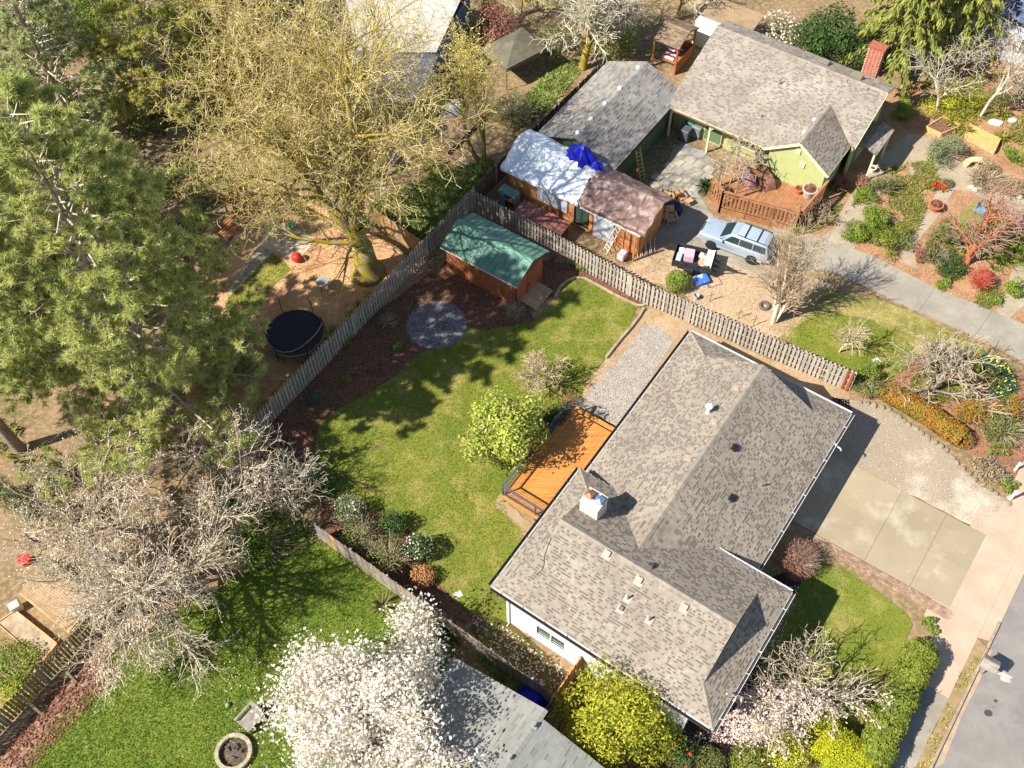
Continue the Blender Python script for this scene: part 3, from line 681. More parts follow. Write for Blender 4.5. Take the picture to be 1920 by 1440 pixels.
# corner boards, eave trim boards
tr = MB()
for a, b in ((wa,wb0),(wa,wb1)): tr.box(HL(a,b,1.7)-HP, (.1,.1,3.4), Matrix.Rotation(HROT,3,'Z'))
tr.build('corner_board', m_white, house)
fa_ = MB()
def fasc(p, q, h=.2, t=.03): fa_.beam(Vector(p)-HP-Vector((0,0,h/2+.02)), Vector(q)-HP-Vector((0,0,h/2+.02)), t, h)
for p, q in ((HL(-.02,0,HZ1),HL(-.02,bE,HZ1)),(HL(0,bE+.02,HZ1),HL(w1,bE+.02,HZ1)),(HL(w1+.02,bE,HZ1),HL(w1+.02,0,HZ1)),(HL(w1,-.02,HZ1),HL(0,-.02,HZ1)),
             (HL(7.9,b1m+.02,HZ2),HL(aE,b1m+.02,HZ2)),(HL(aE+.02,b1m,HZ2),HL(aE+.02,b0m,HZ2)),(HL(aE,b0m-.02,HZ2),HL(7.9,b0m-.02,HZ2))): fasc(p, q)
fa_.build('fascia', m_white, house)
gutter(house, HL(-.04,0,HZ1), HL(-.04,bE,HZ1), m_gut, m_gut, -A2)
gutter(house, HL(0,bE+.04,HZ1), HL(w1,bE+.04,HZ1), m_gut, m_gutw, B2)
gutter(house, HL(w1+.04,bE,HZ1), HL(w1+.04,7.9,HZ1), m_gut, m_gutw, A2, w=.06)
gutter(house, HL(0,-.04,HZ1), HL(w1,-.04,HZ1), m_gut, m_gut, -B2)
gutter(house, HL(7.95,b1m+.04,HZ2), HL(aE,b1m+.04,HZ2), m_gut, m_gutw, B2)
gutter(house, HL(aE+.04,b0m,HZ2), HL(aE+.04,b1m,HZ2), m_gutw, m_gutw, A2, w=.06)
gutter(house, HL(aE,b0m-.04,HZ2), HL(7.95,b0m-.04,HZ2), m_gut, m_gut, -B2)
dsp = MB(); dsp.tube([HL(17.3,b1m+.08,HZ2-.1)-HP, HL(17.3,b1m+.45,HZ2-.2)-HP, HL(17.3,b1m+.5,HZ2-.32)-HP], .045, 8); dsp.build('downspout', m_gutw, house)
dsp = MB(); dsp.tube([HL(-.02,.95,HZ1-.2)-HP, HL(.06,.95,HZ1-.5)-HP, HL(.06,.95,.15)-HP, HL(-.15,.95,.05)-HP], .045, 8); dsp.build('downspout', m_gutw, house)
# chimney: courses of painted brick, crown, two metal caps
ch = empty('chimney', HL(5.58,2.14,4.3)-HP, HROT); ch.parent = house; 
m_pb = MT('painted_brick', (226, 216, 204), (206, 190, 172), scale=4, bump=.5, bscale=20, rand=.06, c3=(170, 140, 118), scale3=9, amt3=.25)
MB().box((0,0,.78),(.8,.92,1.56)).build('mortar_core', MT('mortar', (206,196,184), rough=.9), ch)
bme = [MB().box((0,0,0),(l_,.1,.085)).mesh('brick', bevel=.006) for l_ in (.23,.21)]
for c in range(14):
    z = .1+c*.105; off = .06 if c % 2 else 0
    for sgn in (-1, 1):
        for i in range(4): link('brick', bme[0], m_pb, ch, loc=(sgn*.405, -.38+i*.25+off*.5, z), rz=math.pi/2)
        for i in range(3): link('brick', bme[1], m_pb, ch, loc=(-.27+i*.26+off*.3, sgn*.465, z))
MB().box((0,0,1.6),(.94,1.06,.1)).build('crown', MT('chimney_crown', (206,198,186), (180,170,158), scale=4, bump=.3), ch, bevel=.02)
for dy, mm_ in ((.26, MT('copper_cap', (176,120,88), (150,98,70), scale=6, metallic=.5, rough=.45)), (-.28, MT('steel_cap', (150,170,200), (120,140,180), scale=6, metallic=.6, rough=.35))):
    cp = MB(); cp.box((0,dy,1.72),(.3,.3,.18)); cp.box((0,dy,1.84),(.42,.42,.04)); cp.box((0,dy,1.9),(.42,.42,.08),taper=.1); cp.build('flue_cap', mm_, ch)
# things on the roof slopes
PL = {'s': (HL(0,5,HZ1), (-A2*s1+Vector((0,0,1))).normalized()), 'n': (HL(w1,5,HZ1), (A2*s1+Vector((0,0,1))).normalized()),
      'r': (HL(12,b1m,HZ2), (B2*s2+Vector((0,0,1))).normalized()), 'l': (HL(12,b0m,HZ2), (-B2*s2+Vector((0,0,1))).normalized())}
def on_roof(px, py, key): return ray_plane(px, py, *PL[key])
def roofM(key):
    n = PL[key][1]; u = (B2 if key in 'sn' else A2); w = n.cross(u); return Matrix((u, w, n)).transposed()
def roof_box(px, py, key, dims, mat_, name, flash=None, hood=False):
    p = on_roof(px, py, key)-HP; M_ = roofM(key); mb = MB(); mb.box(p+M_@Vector((0,0,dims[2]/2)), dims, M_, taper=.88); v = mb.build(name, mat_, house, bevel=.012)
    if flash: MB().box(p+M_@Vector((0,-.06 if key=='s' else .06,.018)), (dims[0]+.14, dims[1]+.18, .01), M_).build('flashing', flash, v)
    return v
for x, y in ((1140,1038),(1200,1087),(1285,1138)): roof_box(x, y, 's', (.3,.3,.16), m_beige, 'roof_vent', m_beige)
roof_box(1166,1140,'s',(.24,.24,.16), MT('brown_metal',(96,80,74),rough=.5), 'roof_vent', m_beige)
roof_box(1219,1063,'n',(.3,.3,.16), MT('brown_metal',(96,80,74)), 'roof_vent')
for x, y in ((1376,840),(1371,934)): roof_box(x, y, 'r', (.36,.3,.17), m_black, 'roof_vent')
for x, y in ((1382,728),(1341,792),(1293,860)): roof_box(x, y, 'l', (.26,.3,.09), m_beige, 'roof_vent', m_beige)
def pipe(px, py, key, h, r_, mat_, cap=None):
    p = on_roof(px, py, key)-HP; v = MB().lathe([(r_,-.1),(r_,h),(r_*.8,h)], 10, p).build('vent_pipe', mat_, house)
    MB().box(p+roofM(key)@Vector((0,0,.018)), (.34,.38,.01), roofM(key)).build('flashing', m_beige, v)
    if cap: MB().lathe([(r_*1.15,h),(r_*1.9,h+.05),(r_*1.9,h+.16),(r_*1.2,h+.22),(.001,h+.24)], 12, p).build('cap', cap, v)
pipe(1177,1123,'s',.4,.05,m_metal); pipe(1217,1163,'s',.4,.05,m_metal); pipe(1428,912,'r',.35,.04,m_metal)
pipe(1327,774,'l',.5,.1,m_white,m_white)
# cable lying along the rake
cb = [ray_plane(x,y,PL['s'][0]+PL['s'][1]*.03,PL['s'][1])-HP for x,y in ((1033,1010),(1027,1024),(1020,1045),(1020,1058),(1016,1068),(1006,1077))]
MB().tube(cb, .012, 5).build('cable', m_black, house)
# ---------------------------------------------------------------- wooden deck behind the main house
m_cedar = MT('cedar_board', (214, 148, 78), (190, 120, 56), scale=2.0, rough=.6, rand=.13, bump=.15, bscale=40, stretch=(-HROT, (.35, 6, 6)), c3=(150, 92, 46), scale3=3, amt3=.35)
m_graypost = MT('charcoal_rail', (86, 88, 94), rough=.5)
DZ = .72; da0, da1, db0, db1 = 5.48, 12.15, -3.34, .55
deck = empty('deck', HL(da0, db0), HROT, 'new cedar deck with charcoal railing behind the brown roofed house', 'deck')
# deck frame: x = along A, y = towards -B (rz = HROT turns x to A and y to the left of A = -B)
def DK(a, b, z): return (a-da0, -(b-db0), z)
nb = 27; bw = (db1-db0)/nb
bdm = MB().box((0,0,0), (da1-da0, bw-.006, .035)).mesh('deck_board', bevel=.004)
for i in range(nb): link('deck_board', bdm, m_cedar, deck, loc=DK((da0+da1)/2, db0+(i+.5)*bw, DZ-.0175))
stp = empty('step', DK(da1+.28, (db0+db1)/2, 0)); stp.parent = deck
for k in range(2):
    MB().box((.0,0,DZ-.2-.0), (.0001,.0001,.0001))
sbm = MB().box((0,0,0), (.27, db1-db0-.3, .04)).mesh('step_board', bevel=.004)
for k in range(2): link('step_board', sbm, m_cedar, stp, loc=(-.14+k*.29, 0, DZ-.3))
MB().box((.3,0,DZ-.44),(.03,db1-db0-.3,.24)).build('riser', m_cedar, stp)
fb_ = MB(); fb_.box(DK(da0-.02,(db0+db1)/2,DZ-.13),(.04,db1-db0+.04,.24)); fb_.box(DK((da0+da1)/2,db0-.02,DZ-.13),(da1-da0+.06,.04,.24)); fb_.box(DK(da1+.02,(db0+db1)/2,DZ-.13),(.04,db1-db0,.24)); fb_.build('rim_joist', m_cedar, deck)
for a, b in ((da0+.1,db0+.1),(da0+.1,-1.25),(da1-.15,db0+.1),(8.8,db0+.1)): MB().box(DK(a,b,DZ/2-.03),(.1,.1,DZ-.1)).build('support_post', m_graypost, deck)
rh = 1.02
posts = [(da0+.06,db0+.05),(da0+.06,-1.2),(da0+.06,.3),(8.0,db0+.05),(10.2,db0+.05),(da1-.05,db0+.05)]
for a, b in posts: MB().box(DK(a,b,DZ+rh/2),(.07,.07,rh)).build('rail_post', m_graypost, deck)
for (p, q) in (((da0+.06,db0+.05),(da0+.06,.5)),((da0+.06,db0+.05),(da1-.05,db0+.05))):
    MB().beam(DK(*p,DZ+rh+.02),DK(*q,DZ+rh+.02),.1,.04).build('top_rail', m_graypost, deck)
    MB().beam(DK(*p,DZ+.12),DK(*q,DZ+.12),.06,.05).build('bottom_rail', m_graypost, deck)
    for k in range(5): MB().beam(DK(*p,DZ+.27+k*.15),DK(*q,DZ+.27+k*.15),.012,.012).build('rail_cable', m_graypost, deck)
pad = MB().box((0,0,.05),(1.1,1.2,.1)).build('step_pad', m_conc, None, 'square concrete pad at the foot of the deck step', 'paving', bevel=.01, loc=HL(13.0,-3.0,0), rz=HROT)
# ================================================================== OUTBUILDINGS AND NEIGHBOURS
from mathutils import noise as mnoise
def ab_of(px, py, z=0): return to_ab(G(px, py, z))
def gable_walls(mb, a0, a1, b0, b1, zw, zr, axis, t=.12):
    """walls of a box with two gable ends; axis 'b': ridge runs along b"""
    wall_run(mb, HL(a0,b0), HL(a0,b1), 0, zw, t=t); wall_run(mb, HL(a0,b1), HL(a1,b1), 0, zw, t=t)
    wall_run(mb, HL(a1,b1), HL(a1,b0), 0, zw, t=t); wall_run(mb, HL(a1,b0), HL(a0,b0), 0, zw, t=t)
    if axis == 'b':
        am = (a0+a1)/2
        for b_, e in ((b0, t), (b1, -t)): mb.hexa([HL(a0,b_,zw), HL(a1,b_,zw), HL(am,b_,zr)], [HL(a0,b_+e,zw), HL(a1,b_+e,zw), HL(am,b_+e,zr)])
    else:
        bm_ = (b0+b1)/2
        for a_, e in ((a0, t), (a1, -t)): mb.hexa([HL(a_,b0,zw), HL(a_,b1,zw), HL(a_,bm_,zr)], [HL(a_+e,b0,zw), HL(a_+e,b1,zw), HL(a_+e,bm_,zr)])
def shift(o, root): o.data.transform(Matrix.Translation(-Vector(root.location))); return o

# ---------------------------------------------------------------- garden shed with green metal roof
c4 = [ab_of(826,459,2.3), ab_of(965,541,2.3), ab_of(1028,475,2.3), ab_of(893,396,2.3)]
sa0 = (c4[0][0]+c4[1][0])/2; sa1 = (c4[2][0]+c4[3][0])/2; sb0 = (c4[0][1]+c4[3][1])/2; sb1 = (c4[1][1]+c4[2][1])/2
shed = empty('garden_shed', HL((sa0+sa1)/2, (sb0+sb1)/2), 0, 'red-brown wooden garden shed with green ribbed metal roof', 'shed')
m_shedw = MT('red_cedar_siding', (176, 106, 68), (146, 84, 54), scale=2, rough=.7, bump=.2, bscale=30, stretch=(-HROT, (6, 6, .6)), rand=.08)
m_green = MT('green_metal', (108, 146, 126), (90, 128, 109), scale=1.5, rough=.45, rand=.05, c3=(150, 140, 100), scale3=6, amt3=.25, lo3=.6, hi3=.75)
sw = MB(); gable_walls(sw, sa0+.3, sa1-.3, sb0+.2, sb1-.25, 2.05, 2.75, 'b'); shift(sw.build('wall', MT('shed_backing', (120, 76, 52), rough=.8), shed), shed)
# vertical boards on the long side and the door end
bdm = MB().box((0,0,0), (.02,.19,2.0)).mesh('siding_board', bevel=.004)
n_ = int((sb1-sb0-.45)/.2)
for i in range(n_): link('siding_board', bdm, m_shedw, shed, loc=HL(sa0+.285, sb0+.3+i*.2, 1.03)-Vector(shed.location), rz=HROT)
bdm2 = MB().box((0,0,0), (.19,.02,2.0)).mesh('siding_board', bevel=.004)
for i in range(int((sa1-sa0-.6)/.2)): link('siding_board', bdm2, m_shedw, shed, loc=HL(sa0+.4+i*.2, sb1-.235, 1.03)-Vector(shed.location), rz=HROT)
dr = MB().box((0,0,0), (1.1,.05,1.85)).build('door', m_shedw, shed, loc=HL(sa0+2.0, sb1-.2, 1.0)-Vector(shed.location), rz=HROT)
lv = MB().box((0,0,0), (.8,.03,.07)).mesh('louvre', bevel=.004)
for k in range(9): link('louvre', lv, MT('louvre_paint', (190,120,84), rough=.6), dr, loc=(0,-.04,.7-k*.13), rot=(.5,0,0))
MB().box((0,0,0),(.04,.06,.14)).build('handle', m_black, dr, loc=(-.45,-.05,0))
sm = (sa0+sa1)/2; rzs = 3.05; ez = 2.3; nP = 15; ribs = []
for side in (0, 1):
    ae = sa0 if side == 0 else sa1
    for i in range(nP):
        b_0 = sb0+(sb1-sb0)*i/nP; b_1 = sb0+(sb1-sb0)*(i+1)/nP; mb = MB()
        P4 = [HL(ae,b_0+.004,ez), HL(ae,b_1-.004,ez), HL(sm,b_1-.004,rzs), HL(sm,b_0+.004,rzs)]
        mb.slab(P4 if side == 0 else list(reversed(P4)), .03)
        mb.hexa([HL(ae,b_0+.0,ez+.002), HL(ae,b_0+.03,ez+.002), HL(sm,b_0+.03,rzs+.002), HL(sm,b_0,rzs+.002)], [HL(ae,b_0+.0,ez+.035), HL(ae,b_0+.03,ez+.035), HL(sm,b_0+.03,rzs+.035), HL(sm,b_0,rzs+.035)])
        shift(mb.build('roof_panel', m_green, shed), shed)
rc = MB(); 
for sg in (-1, 1):
    q = [HL(sm,sb0-.02,rzs+.045), HL(sm,sb1+.02,rzs+.045), HL(sm+sg*.28,sb1+.02,rzs+.045-.12), HL(sm+sg*.28,sb0-.02,rzs+.045-.12)]
    rc.slab(q if sg < 0 else list(reversed(q)), .012)
shift(rc.build('ridge_cap', m_green, shed), shed)
ft = MB(); 
for ae, sg in ((sa0,-1),(sa1,1)): ft.beam(HL(ae+sg*-.01,sb0,ez-.09), HL(ae+sg*-.01,sb1,ez-.09), .03, .1)
shift(ft.build('fascia', MT('shed_trim', (214,204,184), rough=.6), shed), shed)
for b_ in (sb0+.4, sb0+2, sb0+3.6, sb1-.5): MB().box((0,0,0),(.3,.2,.16)).build('footing_block', m_conc, shed, loc=HL(sa0+.42,b_,.05)-Vector(shed.location), rz=HROT)
rp = empty('shed_ramp', G(1000, 553), HROT, 'plank ramp in front of the green roofed shed', 'ramp')
m_gwood = MT('weathered_plank', (188, 156, 118), (160, 130, 98), scale=3, rough=.8, rand=.1, bump=.2, bscale=40)
rpm = MB().box((0,0,0), (.138, 1.75, .04)).mesh('plank', bevel=.004)
for i in range(13): link('plank', rpm, m_gwood, rp, loc=(-.9+i*.145, -.0, .2), rot=(.14, 0, 0))
rpf = MB(); 
for x in (-.85, 0, .85): rpf.box((x,0,.08),(.08,1.6,.12))
rpf.build('frame', m_gwood, rp)

# ---------------------------------------------------------------- neighbours' garage
gar = empty('garage', HL(32.5,-13.3), 0, 'long green garage with mossy grey shingle roof', 'garage')
m_gshing = MT('grey_shingles', (160, 156, 148), (138, 134, 126), scale=.7, c3=(148, 128, 108), scale3=.8, amt3=.5, shade=1, dark=(96, 92, 88), rough=.9)
ga0, ga1, gb0, gb1, gbm, gze, gzr = 27.95, 37.1, -16.4, -10.3, -13.3, 2.6, 3.95
grf = shingle_roof([[HL(ga1,gb0,gze),HL(ga0,gb0,gze),HL(ga0,gbm,gzr),HL(ga1,gbm,gzr)],[HL(ga0,gb1,gze),HL(ga1,gb1,gze),HL(ga1,gbm,gzr),HL(ga0,gbm,gzr)]], gar, m_gshing, expo=.2, wr=(.2,.42), gap_p=.3, seed=21, base_mat=roof_m, dash=(.55,.75))
caps(grf, gar, HL(ga0,gbm,gzr), HL(ga1,gbm,gzr), m_gshing, .3, .25, 5, drop=.45)
m_dgreen = MT('dark_green_siding', (84, 104, 74), (72, 92, 66), scale=1.5, rough=.75, rand=.06)
gwl = MB(); gable_walls(gwl, ga0+.3, ga1-.3, gb0+.35, gb1-.3, gze-.02, gzr-.1, 'a'); shift(gwl.build('wall', m_dgreen, gar), gar)
bat = MB().box((0,0,0),(.05,.03,2.3)).mesh('batten')
for i in range(7): link('batten', bat, MT('batten_green', (104,124,84)), gar, loc=HL(ga0+.8+i*1.25,gb1-.28,1.2)-Vector(gar.location), rz=HROT)
for (bb, sd_) in ((gb0,-1),(gb1,1)): gutter(gar, HL(ga0,bb,gze), HL(ga1,bb,gze), m_gut, m_black, B2*sd_, w=.1)
for x, y, k in ((1196,128,0),(1162,167,0),(1134,195,0),(1108,224,0),(1083,250,0)):
    p = ray_plane(x, y, HL(ga0,gbm,gzr), (-B2*.44+Vector((0,0,1))).normalized()); MB().lathe([(.14,-.05),(.15,.1),(.11,.17),(.01,.2)], 10, p-Vector(gar.location)).build('roof_vent', m_white, gar)

# ---------------------------------------------------------------- workshop under tarpaulins
m_ply = MT('orange_plywood', (206, 146, 92), (184, 122, 72), scale=1.2, rough=.7, bump=.1, c3=(150,104,66), scale3=3, amt3=.3)
shop = empty('workshop', HL(26,-11.4), 0, 'unfinished plywood workshop under white and brown tarpaulins', 'workshop')
SV = Vector(shop.location)
ta0, ta1, tb0, tb1, tam, tze, tzr = 24.75, 27.7, -16.3, -6.3, 26.5, 2.45, 3.55
tw = MB()
wall_run(tw, HL(ta0,tb0), HL(ta0,tb1), 0, tze, [(2.6,4.4,1.5,2.15),(5.2,6.2,.4,2.2)]); wall_run(tw, HL(ta0,tb1), HL(ta1,tb1), 0, tze); wall_run(tw, HL(ta1,tb1), HL(ta1,tb0), 0, tze); wall_run(tw, HL(ta1,tb0), HL(ta0,tb0), 0, tze)
for b_, e in ((tb0,.12),(tb1,-.12)): tw.hexa([HL(ta0,b_,tze),HL(ta1,b_,tze),HL(tam,b_,tzr-.1)],[HL(ta0,b_+e,tze),HL(ta1,b_+e,tze),HL(tam,b_+e,tzr-.1)])
shift(tw.build('wall', m_ply, shop), shop)
window(shop, HL(ta0,tb0), HL(ta0,tb1), 2.6, 4.4, 1.5, 2.15, 2, m_white, m_glass); window(shop, HL(ta0,tb0), HL(ta0,tb1), 5.2, 6.2, .4, 2.2, 1, m_black, m_glass)
m_wrap = MT('house_wrap', (206, 210, 214), (184, 190, 198), scale=2, rough=.5)
MB().box(HL(ta0-.06,tb0+3.5,1.35)-SV,(.02,2.3,1.0),Matrix.Rotation(HROT,3,'Z')).build('house_wrap', m_wrap, shop)
MB().box(HL(ta0-.06,tb1-2.6,1.15)-SV,(.03,1.5,2.2),Matrix.Rotation(HROT,3,'Z')).build('plastic_door', m_wrap, shop)
rdm = MT('red_strap', (190,40,44), rough=.5)
for d_ in (-.78,.78): MB().box(HL(ta0-.08,tb1-2.6+d_,1.15)-SV,(.03,.05,2.2),Matrix.Rotation(HROT,3,'Z')).build('strap', rdm, shop)
for b_ in (tb1-.05, tb1-.9): MB().box(HL(ta0-.5,b_,1.1)-SV,(.1,.1,2.2),Matrix.Rotation(HROT,3,'Z')).build('post', m_ply, shop)
MB().box(HL(ta0-.25,tb1-2.0,tze-.12)-SV,(.35,4.4,.06),Matrix.Rotation(HROT,3,'Z')).build('eave_board', MT('white_eave',(222,222,220),rough=.5), shop)
def tarp(name, parent, bA, bB, mat_, aF, aR, aB_, zF, zR, zB, rip=.06, nu=44, nv=34, hang=.25, seed=0, skew=0.0, fold=0):
    """a cloth laid over the ridge from the front eave to the back eave"""
    V = []; F = []; off = Vector(parent.location) if parent else Vector()
    for i in range(nu+1):
        b_ = bA+(bB-bA)*i/nu
        for j in range(nv+1):
            t = j/nv
            if t < .08: a = aF-.08; z = zF-hang*(1-t/.08)
            elif t < .6: k = (t-.08)/.52; a = aF+(aR-aF)*k; z = zF+(zR-zF)*k
            else: k = (t-.6)/.4; a = aR+(aB_-aR)*k; z = zR+(zB-zR)*k
            nz = mnoise.noise(Vector((b_*1.3+seed, a*1.1, seed)))*rip+mnoise.noise(Vector((b_*4+seed, a*2.6, 3)))*rip*.45
            if fold: nz += .05*math.sin((b_-bA)*9+a*3+3*mnoise.noise(Vector((b_,a,seed))))*math.exp(-((b_-bA)/1.1)**2)*2
            sag = -.12*math.sin(math.pi*min(1,max(0,(t-.08)/.52)))*(.5+.5*math.sin(b_*2.4))*.6
            V.append(HL(a+skew*(b_-bA)*.0, b_+mnoise.noise(Vector((a*2,seed,b_)))*.1, z+nz+sag+.07)-off)
    for i in range(nu):
        for j in range(nv): k = i*(nv+1)+j; F.append((k,k+nv+1,k+nv+2,k+1))
    me = np_mesh(name, [tuple(v) for v in V], F, np.full(len(F), .5), True); o = link(name, me, mat_, parent)
    sol = o.modifiers.new('thick', 'SOLIDIFY'); sol.thickness = .012; return o
m_tw = MT('white_tarp', (232, 236, 240), (220, 226, 234), scale=1, rough=.5, bump=.3, bscale=6)
m_tb = MT('brown_tarp', (146, 118, 106), (118, 92, 82), scale=1.2, rough=.42, bump=.5, bscale=7, spec=.5)
m_bt = MT('blue_tarp', (28, 40, 190), (22, 30, 150), scale=1.5, rough=.35, bump=.5, bscale=8)
tarp('white_tarp', shop, tb0-.35, tb0+5.6, m_tw, ta0-.35, tam, ta1+.2, tze+.12, tzr, 3.0, .13, nu=70, nv=50, hang=.35, seed=2)
tarp('brown_tarp', shop, tb0+5.5, tb1+.55, m_tb, ta0-.3, tam, ta1+.25, tze+.2, tzr+.06, 2.8, .16, nu=80, nv=50, hang=.35, seed=7, fold=1)
# bunched blue tarp on the ridge
bl = MB(); V = []; F = []; nu, nv = 40, 16; p0 = HL(tam+.55,tb0+4.1,tzr-.05)
for i in range(nu):
    t = 2*math.pi*i/nu
    for j in range(nv+1):
        h = j/nv; rr = (1-h)**.75*(.95+.24*math.sin(5*t+1)+.16*math.sin(9*t+h*4)+.1*math.sin(17*t))*.85+.03
        V.append(p0+A2*rr*math.sin(t)*.85+B2*(rr*math.cos(t)*1.35+.1*h)+Vector((0,0,h*1.2-.1+.1*math.sin(3*t)*(1-h)))-SV)
for i in range(nu):
    for j in range(nv): a_, b_ = i*(nv+1)+j, ((i+1)%nu)*(nv+1)+j; F.append((a_,b_,b_+1,a_+1))
link('blue_tarp', np_mesh('blue_tarp', [tuple(v) for v in V], F, np.full(len(F), .5), True), m_bt, shop)
V = []
p0 = HL(tam+.4,tb0+5.3,tzr-.1)
for i in range(nu):
    t = 2*math.pi*i/nu
    for j in range(nv+1):
        h = j/nv; rr = (1-h)**.6*(.9+.2*math.sin(6*t)+.16*math.sin(10*t+h*3))*.5+.02
        V.append(p0+A2*rr*math.sin(t)+B2*(rr*math.cos(t)*1.1)+Vector((0,0,h*.6-.1))-SV)
link('blue_tarp', np_mesh('blue_tarp', [tuple(v) for v in V], F, np.full(len(F), .5), True), m_bt, shop)
MB().beam(HL(tam-.3,tb0+3.2,tzr+.0)-SV, HL(tam-.35,tb0+5.9,tzr+.04)-SV, .06,.05).build('batten', MT('pink_batten',(230,200,180)), shop)
# small red-brown lean-to and green cabinet between workshop and fence
lean = empty('wood_store', HL(23.3,-12.6), HROT, 'low wood store with red-brown metal roof behind the picket fence', 'wood store')
m_redroof = MT('red_brown_metal', (156, 104, 92), (134, 86, 76), scale=2, rough=.5, rand=.06)
for i in range(12):
    mb = MB(); mb.box((0,0,0),(1.25,.3,.03)); mb.box((0,-.14,.025),(1.25,.03,.03)); mb.build('roof_panel', m_redroof, lean, loc=(0,1.75-i*.305,1.05)).rotation_euler = (0,-.12,0)
ls = MB()
for x in (-.5,.5):
    for y in (-1.6,0,1.6): ls.box((x,y,.5),(.09,.09,1.0))
ls.box((.5,0,.5),(.03,3.4,.8)); ls.build('frame', m_ply, lean)
cab = empty('cabinet', G(955, 385), HROT, 'open green cabinet with a shelf beside the tarpaulin workshop', 'cabinet')
m_cg = MT('faded_green_paint', (120,150,136), (98,128,116), scale=3, rough=.6)
cb_ = MB(); cb_.box((0,0,1.32),(.75,1.3,.05)); cb_.box((0,.63,.66),(.7,.04,1.28)); cb_.box((0,-.63,.66),(.7,.04,1.28)); cb_.box((.33,0,.66),(.04,1.26,1.28)); cb_.build('case', m_cg, cab, bevel=.008)
MB().box((0,0,.75),(.66,1.2,.03)).build('shelf', m_ply, cab); MB().box((-.35,.35,.66),(.03,.5,1.2)).build('door', m_cg, cab)

# ---------------------------------------------------------------- green house of the neighbours
gh = empty('green_house', HL(39.5,-4), 0, 'pale green house with grey shingle roof, cross gable and brick chimney', 'house')
GV = Vector(gh.location)
m_gs2 = MT('pale_grey_shingles', (168, 158, 143), (150, 139, 125), scale=.5, c3=(130, 118, 102), scale3=.6, amt3=.6, shade=1, dark=(108, 98, 88), rough=.9, bump=.3, bscale=80)
m_gw = MT('pale_green_siding', (174, 178, 120), (164, 168, 110), scale=2, rough=.7)
fa, ra, ba = 35.45, 41.8, 43.6; fz, rz_, bz = 2.6, 5.05, 4.35; lb, rb = -10.65, 1.8
wl, wr_, wmid, wz, wf, wbk = -3.4, 1.25, -1.05, 4.2, 35.35, 40.2
sl = (rz_-fz)/(ra-fa)
ghr = shingle_roof([[HL(fa,lb,fz),HL(fa,wl,fz),HL(39.7,wmid,fz+(39.7-fa)*sl),HL(ra,wmid,rz_),HL(ra,lb,rz_)],[HL(37.7,1.45,fz+(37.7-fa)*sl),HL(37.7,rb,fz+(37.7-fa)*sl),HL(ra,rb,rz_),HL(ra,wmid,rz_),HL(39.7,wmid,fz+(39.7-fa)*sl)],
     [HL(ba,rb,bz),HL(ba,lb,bz),HL(ra,lb,rz_),HL(ra,rb,rz_)],
     [HL(wbk,wl,fz),HL(wf,wl,fz),HL(wf,wmid,wz),HL(wbk,wmid,wz)],[HL(wf,wr_,fz),HL(wbk,wr_,fz),HL(wbk,wmid,wz),HL(wf,wmid,wz)]], gh, m_gs2, expo=.15, wr=(.1,.24), gap_p=.32, seed=31, base_mat=roof_m)
caps(ghr, gh, HL(ra,lb,rz_), HL(ra,rb,rz_), m_gs2, .3, .22, 3, drop=.4); caps(ghr, gh, HL(wf,wmid,wz), HL(39.6,wmid,wz), m_gs2, .28, .22, 4, drop=.65)
gw = MB(); wall_run(gw, HL(36.6,lb+.6), HL(36.6,-2.95), 0, 2.9, [(2.0,3.2,.1,2.1),(4.6,6.0,.9,2.0)]); wall_run(gw, HL(43.1,lb+.6), HL(36.7,lb+.6), 0, 2.9); wall_run(gw, HL(43.1,rb-.3), HL(43.1,lb+.6), 0, 4.4)
wall_run(gw, HL(38.7,rb-.3), HL(43.1,rb-.3), 0, 3.6, [(.5,1.5,.1,2.1)])
gw.hexa([HL(38.7,rb-.44,3.6),HL(43.1,rb-.44,3.6),HL(43.1,rb-.44,4.4),HL(ra,rb-.44,4.9)],[HL(38.7,rb-.3,3.6),HL(43.1,rb-.3,3.6),HL(43.1,rb-.3,4.4),HL(ra,rb-.3,4.9)])
wall_run(gw, HL(35.6,-2.95), HL(35.6,1.0), 0, 2.7); wall_run(gw, HL(35.6,1.0), HL(38.7,1.0), 0, 2.7, [(.8,2.0,.9,2.1)]); wall_run(gw, HL(38.7,-2.95), HL(35.6,-2.95), 0, 2.7)
gw.hexa([HL(35.6,-2.95,2.7),HL(35.6,1.0,2.7),HL(35.6,wmid,4.0)],[HL(35.74,-2.95,2.7),HL(35.74,1.0,2.7),HL(35.74,wmid,4.0)])
shift(gw.build('wall', m_gw, gh), gh)
# lap boards on the sunny gable wall
for k in range(17):
    z0 = .35+k*.21
    bl_ = -2.95; br_ = 1.0
    if z0 > 2.6: f_ = (z0-2.6)/1.45; bl_ = -2.95+f_*1.9; br_ = 1.0-f_*2.05
    if br_-bl_ < .2: break
    mb = MB(); mb.hexa([HL(35.585,bl_,z0),HL(35.585,br_,z0),HL(35.6,br_,z0),HL(35.6,bl_,z0)],[HL(35.597,bl_,z0+.205),HL(35.597,br_,z0+.205),HL(35.6,br_,z0+.205),HL(35.6,bl_,z0+.205)]); shift(mb.build('lap_board', m_gw, gh), gh)
m_cream = MT('cream_trim', (220, 220, 170), rough=.6)
gt = MB(); 
for p, q in ((HL(wf-.02,wl,fz-.02),HL(wf-.02,wmid,wz-.02)),(HL(wf-.02,wmid,wz-.02),HL(wf-.02,wr_,fz-.02))): gt.beam(p-Vector((0,0,.1)),q-Vector((0,0,.1)),.04,.18)
